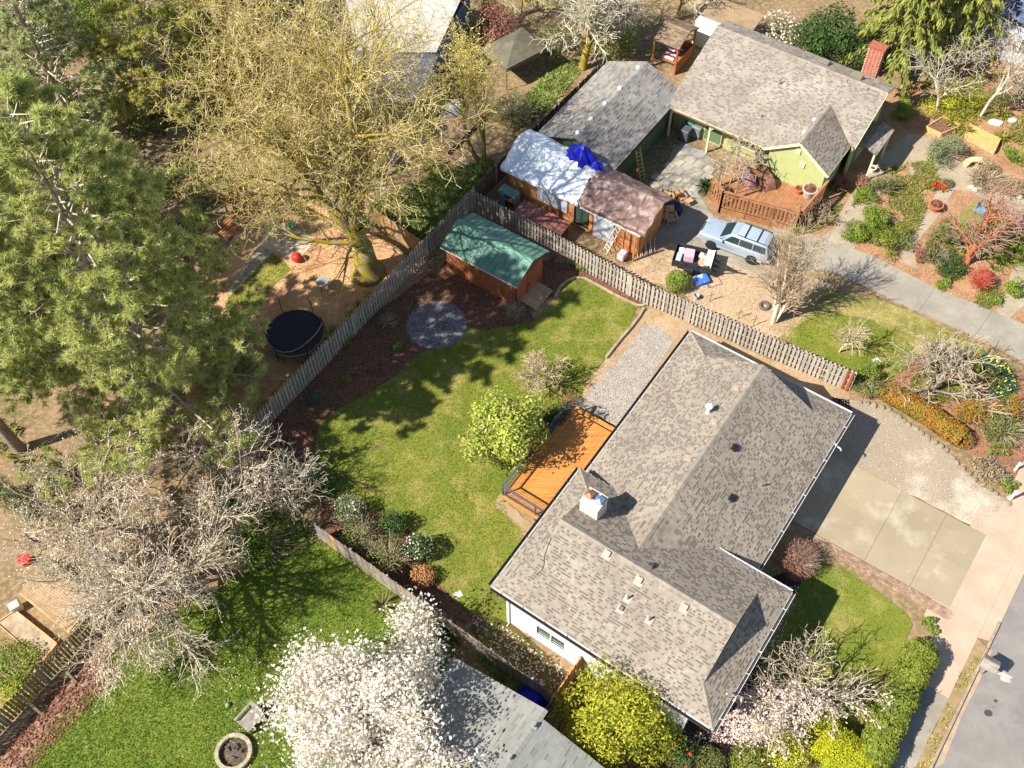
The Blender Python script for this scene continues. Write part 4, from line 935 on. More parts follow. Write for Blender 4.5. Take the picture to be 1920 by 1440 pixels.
gt.beam(HL(fa-.02,lb,fz-.1),HL(fa-.02,wl-.05,fz-.1),.04,.16); gt.beam(HL(37.7,rb+.02,fz+(37.7-fa)*sl-.1),HL(ra,rb+.02,rz_-.1),.04,.16); gt.beam(HL(wf,wr_+.02,fz-.1),HL(38.6,wr_+.02,fz-.1),.04,.14)
shift(gt.build('eave_trim', m_cream, gh), gh)
for a_, b_, z_ in ((35.55,-1.1,3.3),(35.55,-.6,2.4)): MB().box(HL(a_,b_,z_)-GV,(.1,.3,.35),Matrix.Rotation(HROT,3,'Z')).build('wall_vent', m_cream, gh)
window(gh, HL(35.6,1.0), HL(38.7,1.0), .8, 2.0, .9, 2.1, 2, m_cream, m_glass); window(gh, HL(36.6,lb+.6), HL(36.6,-2.95), 4.6, 6.0, .9, 2.0, 2, m_cream, m_glass)
MB().box(HL(36.62,lb+3.2,1.1)-GV,(.06,1.15,1.95),Matrix.Rotation(HROT,3,'Z')).build('door', MT('door_paint',(96,116,84)), gh)
MB().box(HL(39.7,rb-.32,1.1)-GV,(.95,.06,1.95),Matrix.Rotation(HROT,3,'Z')).build('door', MT('door_paint',(96,116,84)), gh)
# porch roof on posts
por = shingle_roof([[HL(39.0,3.0,2.45),HL(41.9,3.0,2.45),HL(41.9,2.1,2.75),HL(39.0,2.1,2.75)],[HL(41.9,1.3,2.45),HL(39.0,1.3,2.45),HL(39.0,2.1,2.75),HL(41.9,2.1,2.75)]], gh, m_gs2, seed=33, base_mat=roof_m, name='porch_or_stand_in_roof', expo=.17)
for a_ in (39.15,41.75): MB().box(HL(a_,2.85,1.2)-GV,(.12,.12,2.4),Matrix.Rotation(HROT,3,'Z')).build('porch_post', m_cream, gh)
for b_ in (lb+.35, -7.3): 
    v = MB().box(HL(fa+.12,b_,1.25)-GV,(.12,.12,2.5),Matrix.Rotation(HROT,3,'Z')).build('patio_post', m_cream, gh)
    bk_ = MB(); bk_.beam(HL(fa+.12,b_,2.0)-GV,HL(fa+.12,b_+.5,2.5)-GV,.07,.07); bk_.beam(HL(fa+.12,b_,2.0)-GV,HL(fa+.5,b_,2.5)-GV,.07,.07); bk_.build('brace', m_cream, v)
# brick chimney at the back wall
chb = empty('chimney', Vector(HL(43.95,-.2,0))-GV, HROT); chb.parent = gh
MB().box((0,0,3.2),(.6,1.0,6.4)).build('mortar_core', MT('mortar', (206,196,184)), chb)
m_rb = MT('red_brick', (178,104,80), (158,88,66), scale=5, bump=.3, rand=.12)
bb = MB().box((0,0,0),(.03,.21,.075)).mesh('brick', bevel=.004); bb2 = MB().box((0,0,0),(.2,.03,.075)).mesh('brick', bevel=.004)
for c in range(26):
    z = 3.85+c*.1
    for i in range(4): link('brick', bb, m_rb, chb, loc=(-.31, -.37+i*.245+(.06 if c % 2 else 0)-.03, z))
    for i in range(2): link('brick', bb2, m_rb, chb, loc=(-.13+i*.24, -.51, z))
MB().box((0,0,6.45),(.72,1.12,.1)).build('crown', m_rb, chb)
PLg = (HL(fa,-7,fz), (-A2*sl+Vector((0,0,1))).normalized()); PLb = (HL(ra,-7,rz_), (A2*.39+Vector((0,0,1))).normalized())
p = ray_plane(1462,158,*PLg)-GV; MB().tube([p,p+Vector((0,0,.35)),p+Vector((.12,.02,.38))],.05,8).build('vent_pipe', m_metal, gh)
p = ray_plane(1427,220,*PLg)-GV; MB().tube([p,p+Vector((0,0,.25))],.04,8).build('vent_pipe', m_metal, gh)
for x, y in ((1543,118),(1605,145)): 
    p = ray_plane(x,y,*PLb)-GV; Mx = Matrix((B2,-A2,Vector((0,0,1)))).transposed()
    s_ = MB(); s_.box(p+Vector((0,0,.06)),(.9,.6,.16),Mx); v = s_.build('skylight', MT('skylight_frame',(120,90,80)), gh, bevel=.02); MB().box(p+Vector((0,0,.16)),(.76,.46,.04),Mx).build('pane', glass('sky_glass',(130,130,110),.08), v)
for x, y in ((1405,72),(1441,86),(1473,101),(1512,117),(1550,133),(1587,150),(1625,166)):
    p = ray_plane(x,y,HL(ra-.2,-5,rz_-.05),(0,0,1))-GV; MB().box(p,(.22,.16,.1),Matrix.Rotation(HROT,3,'Z')).build('roof_vent', m_beige, gh)
for x, y in ((1526,225),(1507,248)): 
    p = ray_plane(x,y,HL(wf,wl,fz),(-B2*.68+Vector((0,0,1))).normalized())-GV; MB().box(p+Vector((0,0,.04)),(.24,.2,.1),Matrix.Rotation(HROT,3,'Z')).build('roof_vent', m_white, gh)
gutter(gh, HL(fa-.04,lb,fz), HL(fa-.04,wl-.1,fz), m_gut, MT('gutter_brown',(140,104,84)), -A2, w=.1)

# ---------------------------------------------------------------- neighbour's house at the lower edge
nh = empty('grey_roof_house', HL(-10,5.5), 0, 'house with pale grey shingle roof beside the white magnolia', 'house')
m_ns = MT('silver_shingles', (148, 147, 138), (134, 133, 124), scale=.6, shade=1, dark=(112, 110, 103), rough=.9, bump=.3, bscale=80, c3=(140,136,128), scale3=1.2, amt3=.35)
ne0, ne1, nm_, na0, na1, nze, nzr = .4, 10.6, 5.5, -22.0, -3.65, 2.75, 4.25
nrf = shingle_roof([[HL(na1,ne0,nze),HL(na0,ne0,nze),HL(na0,nm_,nzr),HL(na1,nm_,nzr)],[HL(na0,ne1,nze),HL(na1-.4,ne1,nze),HL(na1-.4,nm_,nzr),HL(na0,nm_,nzr)]], nh, m_ns, expo=.16, wr=(.22,.4), gap_p=.22, seed=41, base_mat=roof_m, dash=(.6,.75))
caps(nrf, nh, HL(na1,nm_,nzr), HL(na0,nm_,nzr), m_ns, .34, .22, 6, drop=.32)
nw = MB(); gable_walls(nw, na0+.4, na1-.6, ne0+.5, ne1-.5, nze-.02, nzr-.15, 'a'); shift(nw.build('wall', MT('tan_siding',(190,178,158)), nh), nh)
for x, y in ((1003,1360),(958,1420)):
    p = ray_plane(x,y,HL(na1,nm_,nzr),(-B2*.29+Vector((0,0,1))).normalized())-Vector(nh.location); MB().tube([p,p+Vector((0,0,.18)),p+Vector((-.1,-.12,.2))],.07,8).build('vent_pipe', MT('grey_vent',(150,150,144)), nh)
    MB().box(p,(.3,.3,.02),Matrix.Rotation(HROT,3,'Z')).build('flashing', MT('grey_vent',(150,150,144)), nh)

# ---------------------------------------------------------------- houses at the far edge
fh = empty('far_house', G(760,60), 0, 'house with pale grey roof behind the budding maple', 'house'); FV = Vector(fh.location)
m_fs = MT('far_pale_shingles', (196, 190, 180), (178, 172, 160), scale=.5, shade=1, dark=(150,144,134), rough=.9)
q = [G(665,96,3.2), G(818,98,3.2), G(880,-40,4.6), G(640,-60,4.6)]
shingle_roof([[Vector((v.x,v.y,v.z)) for v in q]], fh, m_fs, expo=.22, wr=(.3,.5), gap_p=.25, seed=51, base_mat=roof_m)
m_ds = MT('shade_blue_shingles', (92, 100, 120), (76, 84, 104), scale=.5, shade=1, dark=(58,62,80), rough=.9)  # dark blue is shade put into the shingle colour
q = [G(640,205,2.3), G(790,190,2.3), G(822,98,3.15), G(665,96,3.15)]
shingle_roof([q], fh, m_ds, expo=.2, wr=(.25,.45), gap_p=.3, seed=52, base_mat=roof_m, name='porch_or_stand_in_roof')  # stand-in slope for the shaded blue area below the main roof
fwb = MB(); w4 = [G(655,212), G(785,196), G(880,40), G(660,10)]
for i in range(4): wall_run(fwb, w4[(i+1)%4], w4[i], 0, 2.2)
shift(fwb.build('wall', MT('shade_blue_siding', (120,132,150)), fh), fh)  # wall colour tinted blue for the shade on this side
window(fh, w4[0], w4[1], 1.2, 2.4, .9, 1.9, 2, m_white, m_glass)
fd = empty('far_deck', G(850,225), 0, 'wooden deck in shade behind the multi-stemmed tree', 'deck')
m_oldd = MT('brown_deck', (140,112,90), (116,92,74), scale=2, rand=.12)
fdm = MB().box((0,0,0),(.14,6.5,.04)).mesh('deck_board')
for i in range(26): link('deck_board', fdm, m_oldd, fd, loc=A2*0+B2*(i*.146-1.9)+Vector((0,0,.3)), rz=HROT+math.pi/2)
rh_ = empty('shade_tinted_house', G(1900,50), 0, 'pale walled house with shade-tinted blue roof in the far corner', 'house')
q = [G(1862,22,2.9), G(1985,70,2.9), G(2060,-60,4.6), G(1900,-90,4.6)]
shingle_roof([q], rh_, MT('shade_tinted_shingles', (96,112,140), (80,94,122), scale=.5, shade=1, dark=(60,70,92)), expo=.2, wr=(.25,.45), gap_p=.3, seed=53, base_mat=roof_m)  # roof blue is shade painted into the shingles
rw = MB(); r4 = [G(1842,100), G(1990,150), G(2100,0), G(1930,-60)]; 
wall_run(rw, r4[0], r4[1], 0, 2.85, [(2.2,3.6,.9,2.1)]); 
for i in range(1,4): wall_run(rw, r4[i], r4[(i+1)%4], 0, 2.85)
shift(rw.build('wall', MT('shade_tinted_siding', (196,204,216), (186,194,206), scale=2), rh_), rh_)  # siding tinted blue to carry the cedar's shade
window(rh_, r4[0], r4[1], 2.2, 3.6, .9, 2.1, 2, m_white, m_glass)
# gazebo and the white shed behind the garage
gz = empty('gazebo', HL(42.8,-14.1), HROT, 'open wooden gazebo with shingled gable roof and striped cushion', 'gazebo')
m_brs = MT('brown_wood_shingles', (150,128,104), (126,106,86), scale=1.2, shade=1, dark=(88,74,60), rough=.9)
GZ = Vector(gz.location)
gzr = shingle_roof([[HL(41.3,-15.1,2.35),HL(41.3,-13.0,2.35),HL(42.8,-13.0,3.0),HL(42.8,-15.1,3.0)],[HL(44.3,-13.0,2.35),HL(44.3,-15.1,2.35),HL(42.8,-15.1,3.0),HL(42.8,-13.0,3.0)]], None, m_brs, expo=.18, wr=(.16,.3), seed=54, base_mat=roof_m)
gzr.parent = gz; gzr.matrix_parent_inverse = (Matrix.Translation(GZ) @ Matrix.Rotation(HROT,4,'Z')).inverted()
m_rw = MT('red_wood', (170,108,72), (150,92,60), scale=3)
for x in (-1.35,1.35):
    for y in (-.95,.95): MB().box((x,y,1.18),(.12,.12,2.36)).build('post', m_rw, gz)
MB().box((0,-.95,.5),(2.6,.05,1.0)).build('side_panel', m_rw, gz); MB().box((1.3,0,.5),(.05,1.9,1.0)).build('side_panel', m_rw, gz)
MB().box((.2,-.1,.42),(2.0,1.2,.1)).build('bench', m_rw, gz)
cu = MB(); 
for i in range(7): cu.cur = 0.0 if i % 2 else 1.0; cu.box((-.62+i*.21,0,.52),(.21,.9,.1))
cs = cu.build('striped_cushion', MT('striped_fabric', (232,222,214), shade=1, dark=(150,44,52)), None, 'red and white striped cushion inside the wooden gazebo', 'cushion', loc=HL(42.9,-14.2), rz=HROT)
wsd = empty('white_shed', HL(46.2,-12.0), HROT, 'white walled shed with low brown roof behind the gazebo', 'shed')
ws = MB(); ws.box((0,0,1.05),(1.9,3.6,2.1)); ws.build('wall', m_white, wsd)
MB().box((-.98,-1.2,1.3),(.05,.6,.6)).build('window', MT('red_window', (150,84,74)), wsd); 
rfb = MB().box((0,0,0),(.3,4.0,.03)).mesh('roof_panel', bevel=.004)
for i in range(8): link('roof_panel', rfb, MT('brown_roofing', (158,134,104), (140,116,90), scale=1.5, rand=.08), wsd, loc=(-.2+i*.29,-.3,2.2+i*.03), rot=(0,-.1,0))
# ================================================================== FENCES
m_fence = MT('weathered_picket', (186, 174, 158), (156, 144, 128), scale=1.5, rough=.85, rand=.16, bump=.25, bscale=30, stretch=(0, (5, 5, .6)))
m_fence2 = MT('brown_picket', (128, 104, 84), (104, 84, 68), scale=1.5, rough=.85, rand=.16, bump=.25, bscale=30)
m_fencep = MT('grey_post', (176, 170, 160), (150, 144, 134), scale=2, rough=.85, rand=.08)
m_redstain = MT('red_stained_board', (176, 84, 44), (154, 70, 36), scale=2, rough=.7, rand=.08)
m_freshw = MT('fresh_cedar', (204, 150, 92), (180, 124, 72), scale=2, rough=.7, rand=.1)
def picket_mesh(w, h, t=.02, ear=.03):
    mb = MB(); prof = [(-w/2,0),(w/2,0),(w/2,h-ear),(w/2-ear,h),(-w/2+ear,h),(-w/2,h-ear)]
    mb.add([(x,-t/2,z) for x,z in prof]+[(x,t/2,z) for x,z in prof], [tuple(range(5,-1,-1))[::-1][::-1], tuple(range(6,12))]+[(i,(i+1)%6,6+(i+1)%6,6+i) for i in range(6)])
    return mb.mesh('picket')
def fence(name, p0, p1, label, h=1.8, w=.14, pitch=.25, both=True, mats=None, post_every=2.44, z=0.0, special=None, seed=0, gap_top=0.0, skip=(), lean=.012, near=-1, postm=None, posth=.08, cat='fence', railz=(.35,.95,1.5)):
    rg = random.Random(seed+500); p0, p1 = Vector((p0[0],p0[1],z)), Vector((p1[0],p1[1],z)); d = p1-p0; L = d.length; ang = math.atan2(d.y, d.x)
    root = empty(name, p0, ang, label, cat); me = [picket_mesh(w, h*k) for k in (.985, 1.0, 1.012)]; rows = ((near, 0.0), (-near, pitch/2)) if both else ((near, 0.0),)
    mats = mats or m_fence
    for m_ in me: m_.materials.append(mats)
    if special:
        sme = picket_mesh(w, h); sme.materials.append(special[1])
    for side, off in rows:
        x = off+w/2; i = 0
        while x < L:
            if i not in skip or side != near:
                mm_ = me[rg.randrange(3)]
                if special and side == near and special[0](x, L): mm_ = sme
                o = link('picket', mm_, None, root, loc=(x+rg.uniform(-.008,.008), side*.055, .04+rg.uniform(-.02,.02)), rot=(rg.uniform(-lean,lean), rg.uniform(-lean,lean), 0))
            x += pitch; i += 1
    for hz in railz:
        mb = MB(); mb.box((L/2,0,hz*h/1.8),(L,.05,.085)); mb.build('rail', mats, root)
    pm_ = MB().box((0,0,0),(.1,.1,h+posth)).mesh('post', bevel=.008); x = 0.0
    while x <= L+.01: link('post', pm_, postm or m_fencep, root, loc=(x, near*.02, (h+posth)/2-.02)); x += post_every
    return root
fence('picket_fence', HL(22.15,-17.35), HL(21.7,-3.7), 'weathered picket fence from the shed corner to the gravel path', seed=1, both=True, near=-1)
fence('picket_fence', HL(21.75,-3.6), HL(22.7,9.1), 'weathered picket fence behind the brown roofed house, ending in red boards', seed=2, skip=(44,), special=(lambda x, L: x > L-.55, m_redstain))
fence('picket_fence', HL(22.1,-17.4), HL(-.9,-17.1), 'grey picket fence between the back lawn and the trampoline yard', seed=3, near=1)
fence('board_fence', HL(22.4,-17.4), HL(37.5,-17.1), 'dark brown board fence along the garage', seed=4, both=False, pitch=.145, mats=m_fence2, h=1.85, near=1)
q0, q1 = G(797,482), G(688,408)
fence('board_fence', q0, q1, 'tan board fence below the ground cover slope', seed=5, both=False, pitch=.148, mats=MT('tan_board', (188,150,106), (160,124,86), scale=2, rand=.12), h=1.5, near=1)
fence('board_fence', HL(-1.75,-10.0), HL(-1.95,-3.6), 'weathered grey board fence below the back lawn shrubs', seed=6, both=False, pitch=.143, h=1.75, mats=MT('grey_board', (150,140,124), (118,108,94), scale=1.2, rand=.14, bump=.25), special=(lambda x, L: 1.0 < x < 1.35, m_freshw), near=-1)
fence('board_fence', HL(-1.95,-3.5), HL(-2.15,5.0), 'weathered board fence beside the mossy side yard', seed=7, both=False, pitch=.143, h=1.75, mats=MT('grey_board', (150,140,124)), near=-1)
fence('board_fence', HL(.0,5.1), HL(-2.1,5.08), 'short fresh cedar fence between house wall and side yard', seed=8, both=False, pitch=.143, h=1.8, mats=m_freshw, near=1, postm=m_freshw)
fence('board_fence', HL(-2.2,5.1), HL(-4.6,4.95), 'brown board gate by the grey roof', seed=9, both=False, pitch=.143, h=1.6, mats=m_fence2, near=1)
lf0, lf1 = G(-60,1440), G(330,1020)
fence('slat_fence', lf0, lf1, 'olive slat fence below the bare tree', seed=10, both=False, pitch=.19, h=1.6, mats=MT('olive_slat', (140,128,90), (112,104,70), scale=2, rand=.14), near=-1)
for x0, y0, x1, y1, lb_ in ((105,1240,143,1280,'timber prop leaning on the slat fence by the raised bed'), (42,1308,83,1344,'timber prop leaning on the slat fence near the left edge')):
    p, q = G(x0,y0,1.0), G(x1,y1,.05); MB().beam((0,0,0), q-p, .12, .05).build('fence_prop', MT('prop_wood', (160,144,104), (140,124,88), scale=3), None, lb_, 'timber', loc=p)
# split timber edging of the lawn corner
m_log = MT('edging_timber', (176,158,132), (140,122,98), scale=3, rough=.9, bump=.4, bscale=18, rand=.12)
edg = empty('lawn_edging', G(1140,548), 0, 'grey timber edging around the upper lawn corner', 'edging'); EV = Vector(edg.location)
pts = [(1040,558),(1051,538),(1064,527),(1080,521),(1096,523),(1120,535),(1150,552),(1178,566),(1196,574),(1207,573),(1216,566)]
for i in range(len(pts)-1):
    p, q = G(*pts[i])-EV, G(*pts[i+1])-EV; MB().beam(p+Vector((0,0,.05)), q+Vector((0,0,.05)), .15, .14).build('timber', m_log, edg, bevel=.015)
edg2 = empty('lawn_edging', G(1170,620), 0, 'grey timber edging between lawn and gravel path', 'edging'); EV = Vector(edg2.location)
pts = [(1207,580),(1196,598),(1182,616),(1166,634),(1150,654),(1136,672)]
for i in range(len(pts)-1):
    p, q = G(*pts[i])-EV, G(*pts[i+1])-EV; MB().beam(p+Vector((0,0,.08)), q+Vector((0,0,.08)), .17, .2).build('timber', m_log, edg2, bevel=.02)
# low stone edge of the gravel parking
edg3 = empty('stone_edge', G(1740,830), 0, 'low row of mossy stones along the gravel parking', 'edging'); EV = Vector(edg3.location)
m_stone = MT('mossy_stone', (150,140,118), (124,116,92), scale=4, rough=.9, bump=.5, bscale=12, rand=.12)
pts = [(1606,752),(1660,765),(1710,800),(1748,826),(1780,850),(1800,873),(1822,893),(1850,915),(1897,947)]
rgs = random.Random(4)
sme = [MB().lathe([(.02,-.06),(.16,-.04),(.18,.04),(.12,.1),(.01,.11)], 7, sx=1.2).mesh('stone') for _ in range(1)]
for i in range(len(pts)-1):
    p, q = G(*pts[i]), G(*pts[i+1]); L = (q-p).length; k = int(L/.34)
    for j in range(k): link('stone', sme[0], m_stone, edg3, loc=p+(q-p)*((j+.5)/k)-EV+Vector((rgs.uniform(-.04,.04),rgs.uniform(-.04,.04),.03)), rz=rgs.uniform(0,6), scale=(rgs.uniform(.7,1.1),rgs.uniform(.6,.9),rgs.uniform(.6,1)))

# ================================================================== VEHICLES
def suv():
    dirv = (G(1406,491.7)-G(1333,464.6)).normalized()     # front to rear
    n = Vector((-dirv.y, dirv.x, 0)); fwheel = G(1333,464.6)
    cen = fwheel+dirv*1.35+n*.78; ang = math.atan2(-dirv.y, -dirv.x)   # x = forwards, y = left
    root = empty('parked_car', cen, ang, 'silver-blue estate SUV parked by the wooden terrace', 'car')
    m_paint = MT('silver_blue_paint', (176,190,200), (168,182,194), scale=2, rough=.28, metallic=.35, spec=.6)
    m_low = MT('grey_cladding', (150,160,166), rough=.45)
    m_gl = glass('car_glass', (44,58,60), .04); m_ty = MT('tyre', (38,38,38), rough=.85); m_rim = MT('alloy', (190,192,194), metallic=.1, rough=.4)
    def loft(secs, name, m_, parent, smooth=True, bev=0):
        mb = MB(); k = len(secs[0]); vs = [v for s in secs for v in s]; fs = []
        for i in range(len(secs)-1):
            for j in range(k): fs.append((i*k+j, i*k+(j+1)%k, (i+1)*k+(j+1)%k, (i+1)*k+j))
        fs.append(tuple(range(k-1,-1,-1))); fs.append(tuple((len(secs)-1)*k+j for j in range(k))); mb.add(vs, fs); o = mb.build(name, m_, parent, smooth=False)
        md = o.modifiers.new('b', 'BEVEL'); md.width = .03; md.segments = 2; md.limit_method = 'ANGLE'; md.angle_limit = R(28)
        for p in o.data.polygons: p.use_smooth = True
        return o
    # lower body: sections from front to rear  (x, half width, bottom, belt, crown)
    prof = [(2.28,.70,.42,.78,.80),(2.2,.82,.32,.90,.93),(1.9,.87,.30,1.00,1.04),(1.2,.89,.30,1.05,1.10),(.85,.90,.30,1.07,1.12),(-1.0,.90,.30,1.07,1.10),(-2.0,.88,.32,1.06,1.08),(-2.25,.84,.38,1.02,1.04),(-2.32,.78,.45,.95,.97)]
    secs = [[(x,-w*.93,zb),(x,-w,zb+.18),(x,-w,zt-.12),(x,-w*.95,zt),(x,-w*.5,zc),(x,w*.5,zc),(x,w*.95,zt),(x,w,zt-.12),(x,w,zb+.18),(x,w*.93,zb)] for x,w,zb,zt,zc in prof]
    body = loft(secs, 'body', m_paint, root)
    # cabin
    cab_ = [(.95,.80,1.06,1.08,.80),(.30,.80,1.06,1.62,.64),(0,.81,1.06,1.70,.65),(-1.7,.80,1.06,1.71,.65),(-2.05,.78,1.06,1.62,.62),(-2.25,.74,1.02,1.10,.72)]
    secs = [[(x,-w,zb),(x,-wt-.03,zt-.06),(x,-wt+.06,zt),(x,wt-.06,zt),(x,wt+.03,zt-.06),(x,w,zb)] for x,w,zb,zt,wt in cab_]
    cabin = loft(secs, 'cabin', m_paint, root)
    # glass, slightly proud of the cabin
    def quad(name, pts, parent=root): MB().slab(pts, .012).build(name, m_gl, parent)
    quad('windscreen', [(.98,-.66,1.125),(.98,.66,1.125),(.39,.55,1.60),(.39,-.55,1.60)])
    quad('rear_window', [(-2.29,.58,1.12),(-2.29,-.58,1.12),(-2.12,-.5,1.55),(-2.12,.5,1.55)])
    for sy in (-1,1):
        for x0, x1, xt0, xt1 in ((.62,-.28,.22,-.28),(-.36,-1.16,-.36,-1.16),(-1.24,-2.05,-1.24,-1.95)):
            p = [(x0,sy*.825,1.14),(x1,sy*.825,1.14),(xt1,sy*.715,1.58),(xt0,sy*.715,1.58)]
            quad('side_window', p if sy < 0 else list(reversed(p)))
        MB().box((.72,sy*.98,1.15),(.12,.2,.14)).build('wing_mirror', m_paint, root, bevel=.02)
        MB().box((2.2,sy*.6,.8),(.12,.3,.16)).build('headlight', MT('lamp_lens',(220,222,214),rough=.15), root, bevel=.02)
        MB().box((2.2,sy*.8,.8),(.14,.1,.14)).build('turn_signal', MT('amber',(230,150,60),rough=.2), root, bevel=.02)
        MB().box((-2.28,sy*.76,.9),(.08,.14,.34)).build('tail_light', MT('tail_lens',(180,70,40),rough=.2), root, bevel=.02)
        MB().beam((-.1,sy*.6,1.735),(-1.95,sy*.6,1.735),.035,.035).build('roof_rail', m_black, root)
        for xd in (-.3,-1.2): MB().box((xd-.1,sy*.915,.98),(.16,.03,.04)).build('door_handle', m_low, root)
        MB().box((0,sy*.9,.45),(4.0,.04,.14)).build('side_trim', m_low, root, bevel=.01)
    for xb in (-.55,-1.35): MB().box((xb,0,1.755),(.07,1.2,.03)).build('roof_bar', m_black, root)
    for k in range(6): MB().box((-.95,-.42+k*.168,1.712),(1.7,.03,.018)).build('roof_rib', MT('rib_silver',(196,202,206),rough=.4,metallic=.3), root)
    MB().box((2.3,0,.52),(.16,1.66,.22)).build('bumper', m_low, root, bevel=.04); MB().box((-2.36,0,.55),(.14,1.66,.22)).build('bumper', m_low, root, bevel=.04)
    MB().box((2.27,0,.8),(.06,.8,.16)).build('grille', m_black, root)
    for x in (1.35,-1.35):
        for sy in (-1,1):
            w = empty('wheel', (x,sy*.86,.35)); w.parent = root
            t = MB(); t.lathe([(.22,-.11),(.33,-.11),(.36,-.07),(.36,.07),(.33,.11),(.22,.11)],22); t.v = [(a,c,b) for a,b,c in t.v]; t.build('tyre', m_ty, w, smooth=True)
            rm = MB(); rm.lathe([(.001,sy*.085),(.06,sy*.09),(.2,sy*.07),(.225,sy*.1),(.225,-sy*.08)],22); rm.v = [(a,c,b) for a,b,c in rm.v]
            rm.build('rim', m_rim, w)
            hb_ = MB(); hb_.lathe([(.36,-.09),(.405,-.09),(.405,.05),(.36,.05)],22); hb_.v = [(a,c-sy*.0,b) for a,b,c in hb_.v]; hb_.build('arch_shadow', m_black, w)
    return root
suv()
def trailer():
    q = [G(1270,456,.9), G(1262,490,.9), G(1335,510,.9), G(1343,470,.9)]
    c = sum(q, Vector())/4; d = ((q[2]-q[1])+(q[3]-q[0])).normalized(); ang = math.atan2(d.y, d.x); c.z = 0
    root = empty('utility_trailer', c, ang, 'black open trailer loaded with scrap beside the round shrub', 'trailer')
    m_tr = MT('black_steel', (44,46,50), (56,58,60), scale=5, rough=.45)
    L, W = 2.5, 1.5
    MB().box((0,0,.5),(L,W,.06)).build('bed', m_tr, root)
    for sy in (-1,1):
        for k in range(4): MB().box((0,sy*W/2,.6+k*.12),(L,.04,.1)).build('side_slat', m_tr, root)
        for x in (-1.22,-.4,.4,1.22): MB().box((x,sy*(W/2+.03),.75),(.05,.04,.55)).build('stake', m_tr, root)
        wh = empty('wheel', (-.15,sy*(W/2+.2),.3)); wh.parent = root
        t = MB(); t.lathe([(.15,-.09),(.28,-.09),(.3,-.05),(.3,.05),(.28,.09),(.15,.09)],18); t.v = [(a,cc,b) for a,b,cc in t.v]; t.build('tyre', MT('tyre',(38,38,38)), wh)
        rm = MB(); rm.lathe([(.001,.05),(.15,.05),(.15,-.05),(.001,-.05)],14); rm.v = [(a,cc,b) for a,b,cc in rm.v]; rm.build('rim', m_metal, wh)
        fd_ = MB(); fd_.box((-.15,sy*(W/2+.2),.66),(.5,.26,.03)); fd_.box((-.43,sy*(W/2+.2),.58),(.03,.26,.16)); fd_.box((.13,sy*(W/2+.2),.58),(.03,.26,.16)); fd_.build('mudguard', m_tr, root)
    MB().box((-L/2,0,.78),(.04,W,.5)).build('tailgate', m_tr, root)
    tg = MB(); tg.beam((L/2,-.5,.5),(L/2+1.2,0,.5),.07,.07); tg.beam((L/2,.5,.5),(L/2+1.2,0,.5),.07,.07); tg.beam((L/2,0,.5),(L/2+1.6,0,.5),.08,.08); tg.build('tongue', m_tr, root)
    MB().tube([(L/2+1.2,.1,.05),(L/2+1.2,.1,.75)],.03,8).build('jack', m_metal, root); MB().box((L/2+1.62,0,.53),(.16,.1,.1)).build('coupler', m_metal, root, bevel=.02)
    gr = 'scrap loaded on the trailer'
    Mw = Matrix.Translation(c) @ Matrix.Rotation(ang,4,'Z')
    def junk(name, lx, ly, lz, mb, m_, lab, cat, rz=0.0, bev=0.0):
        mb.build(name, m_, None, lab, cat, gr, bevel=bev, loc=Mw@Vector((lx,ly,lz)), rz=ang+rz)
    junk('panel', 1.12, 0, .83, MB().box((0,0,0),(.06,1.42,.6)).box((-.2,0,.28),(.42,1.3,.03)), m_white, 'white folded sheet at the front of the trailer', 'panel')
    junk('crate', -.35, .12, .78, MB().box((0,0,0),(.62,.72,.5)), MT('pink_foam', (216,176,192), (196,150,170), scale=6), 'pink box with dark marks on the trailer', 'box', .08, .02)
    junk('plastic_tub', -.95, -.2, .7, MB().box((0,0,0),(.4,.75,.3),taper=.92), MT('grey_plastic', (170,178,186)), 'grey plastic tub at the back of the trailer', 'tub', 0, .03)
    junk('plastic_tub', -.9, .45, .68, MB().box((0,0,0),(.42,.4,.28),taper=.9), MT('light_plastic', (206,208,206)), 'pale plastic tub in the trailer corner', 'tub', .2, .03)
    junk('carton', .62, -.25, .7, MB().box((0,0,0),(.5,.5,.3)), MT('cardboard', (196,156,110)), 'brown carton lying in the trailer', 'carton', .4, .01)
    junk('carton', .55, .4, .66, MB().box((0,0,0),(.6,.35,.24)), MT('cream_board', (222,206,180)), 'cream board carton near the trailer front', 'carton', -.2, .01)
    rg = random.Random(3); ms = [m_black, m_metal, MT('cream_board',(222,206,180)), MT('brown_metal',(96,80,74)), MT('blue_cloth',(70,80,130)), MT('pink_foam',(216,176,192))]
    names = [('scrap_black','black scrap bar on the trailer load'),('scrap_metal','metal scrap rod on the trailer load'),('scrap_board','cream board offcut on the trailer load'),('scrap_brown','brown offcut on the trailer load'),('rag','blue rag on the trailer load'),('foam_offcut','pink foam offcut on the trailer load')]
    for i in range(6):
        k = i % 6; mb = MB(); mb.box((0,0,0),(rg.uniform(.2,.5),rg.uniform(.05,.16),rg.uniform(.04,.12)), Matrix.Rotation(rg.uniform(-.5,.5),3,'Y'))
        junk(names[k][0], rg.uniform(.05,.85), rg.uniform(-.55,.55), rg.uniform(.68,.85), mb, ms[k], names[k][1], 'scrap', rg.uniform(0,3))
trailer()
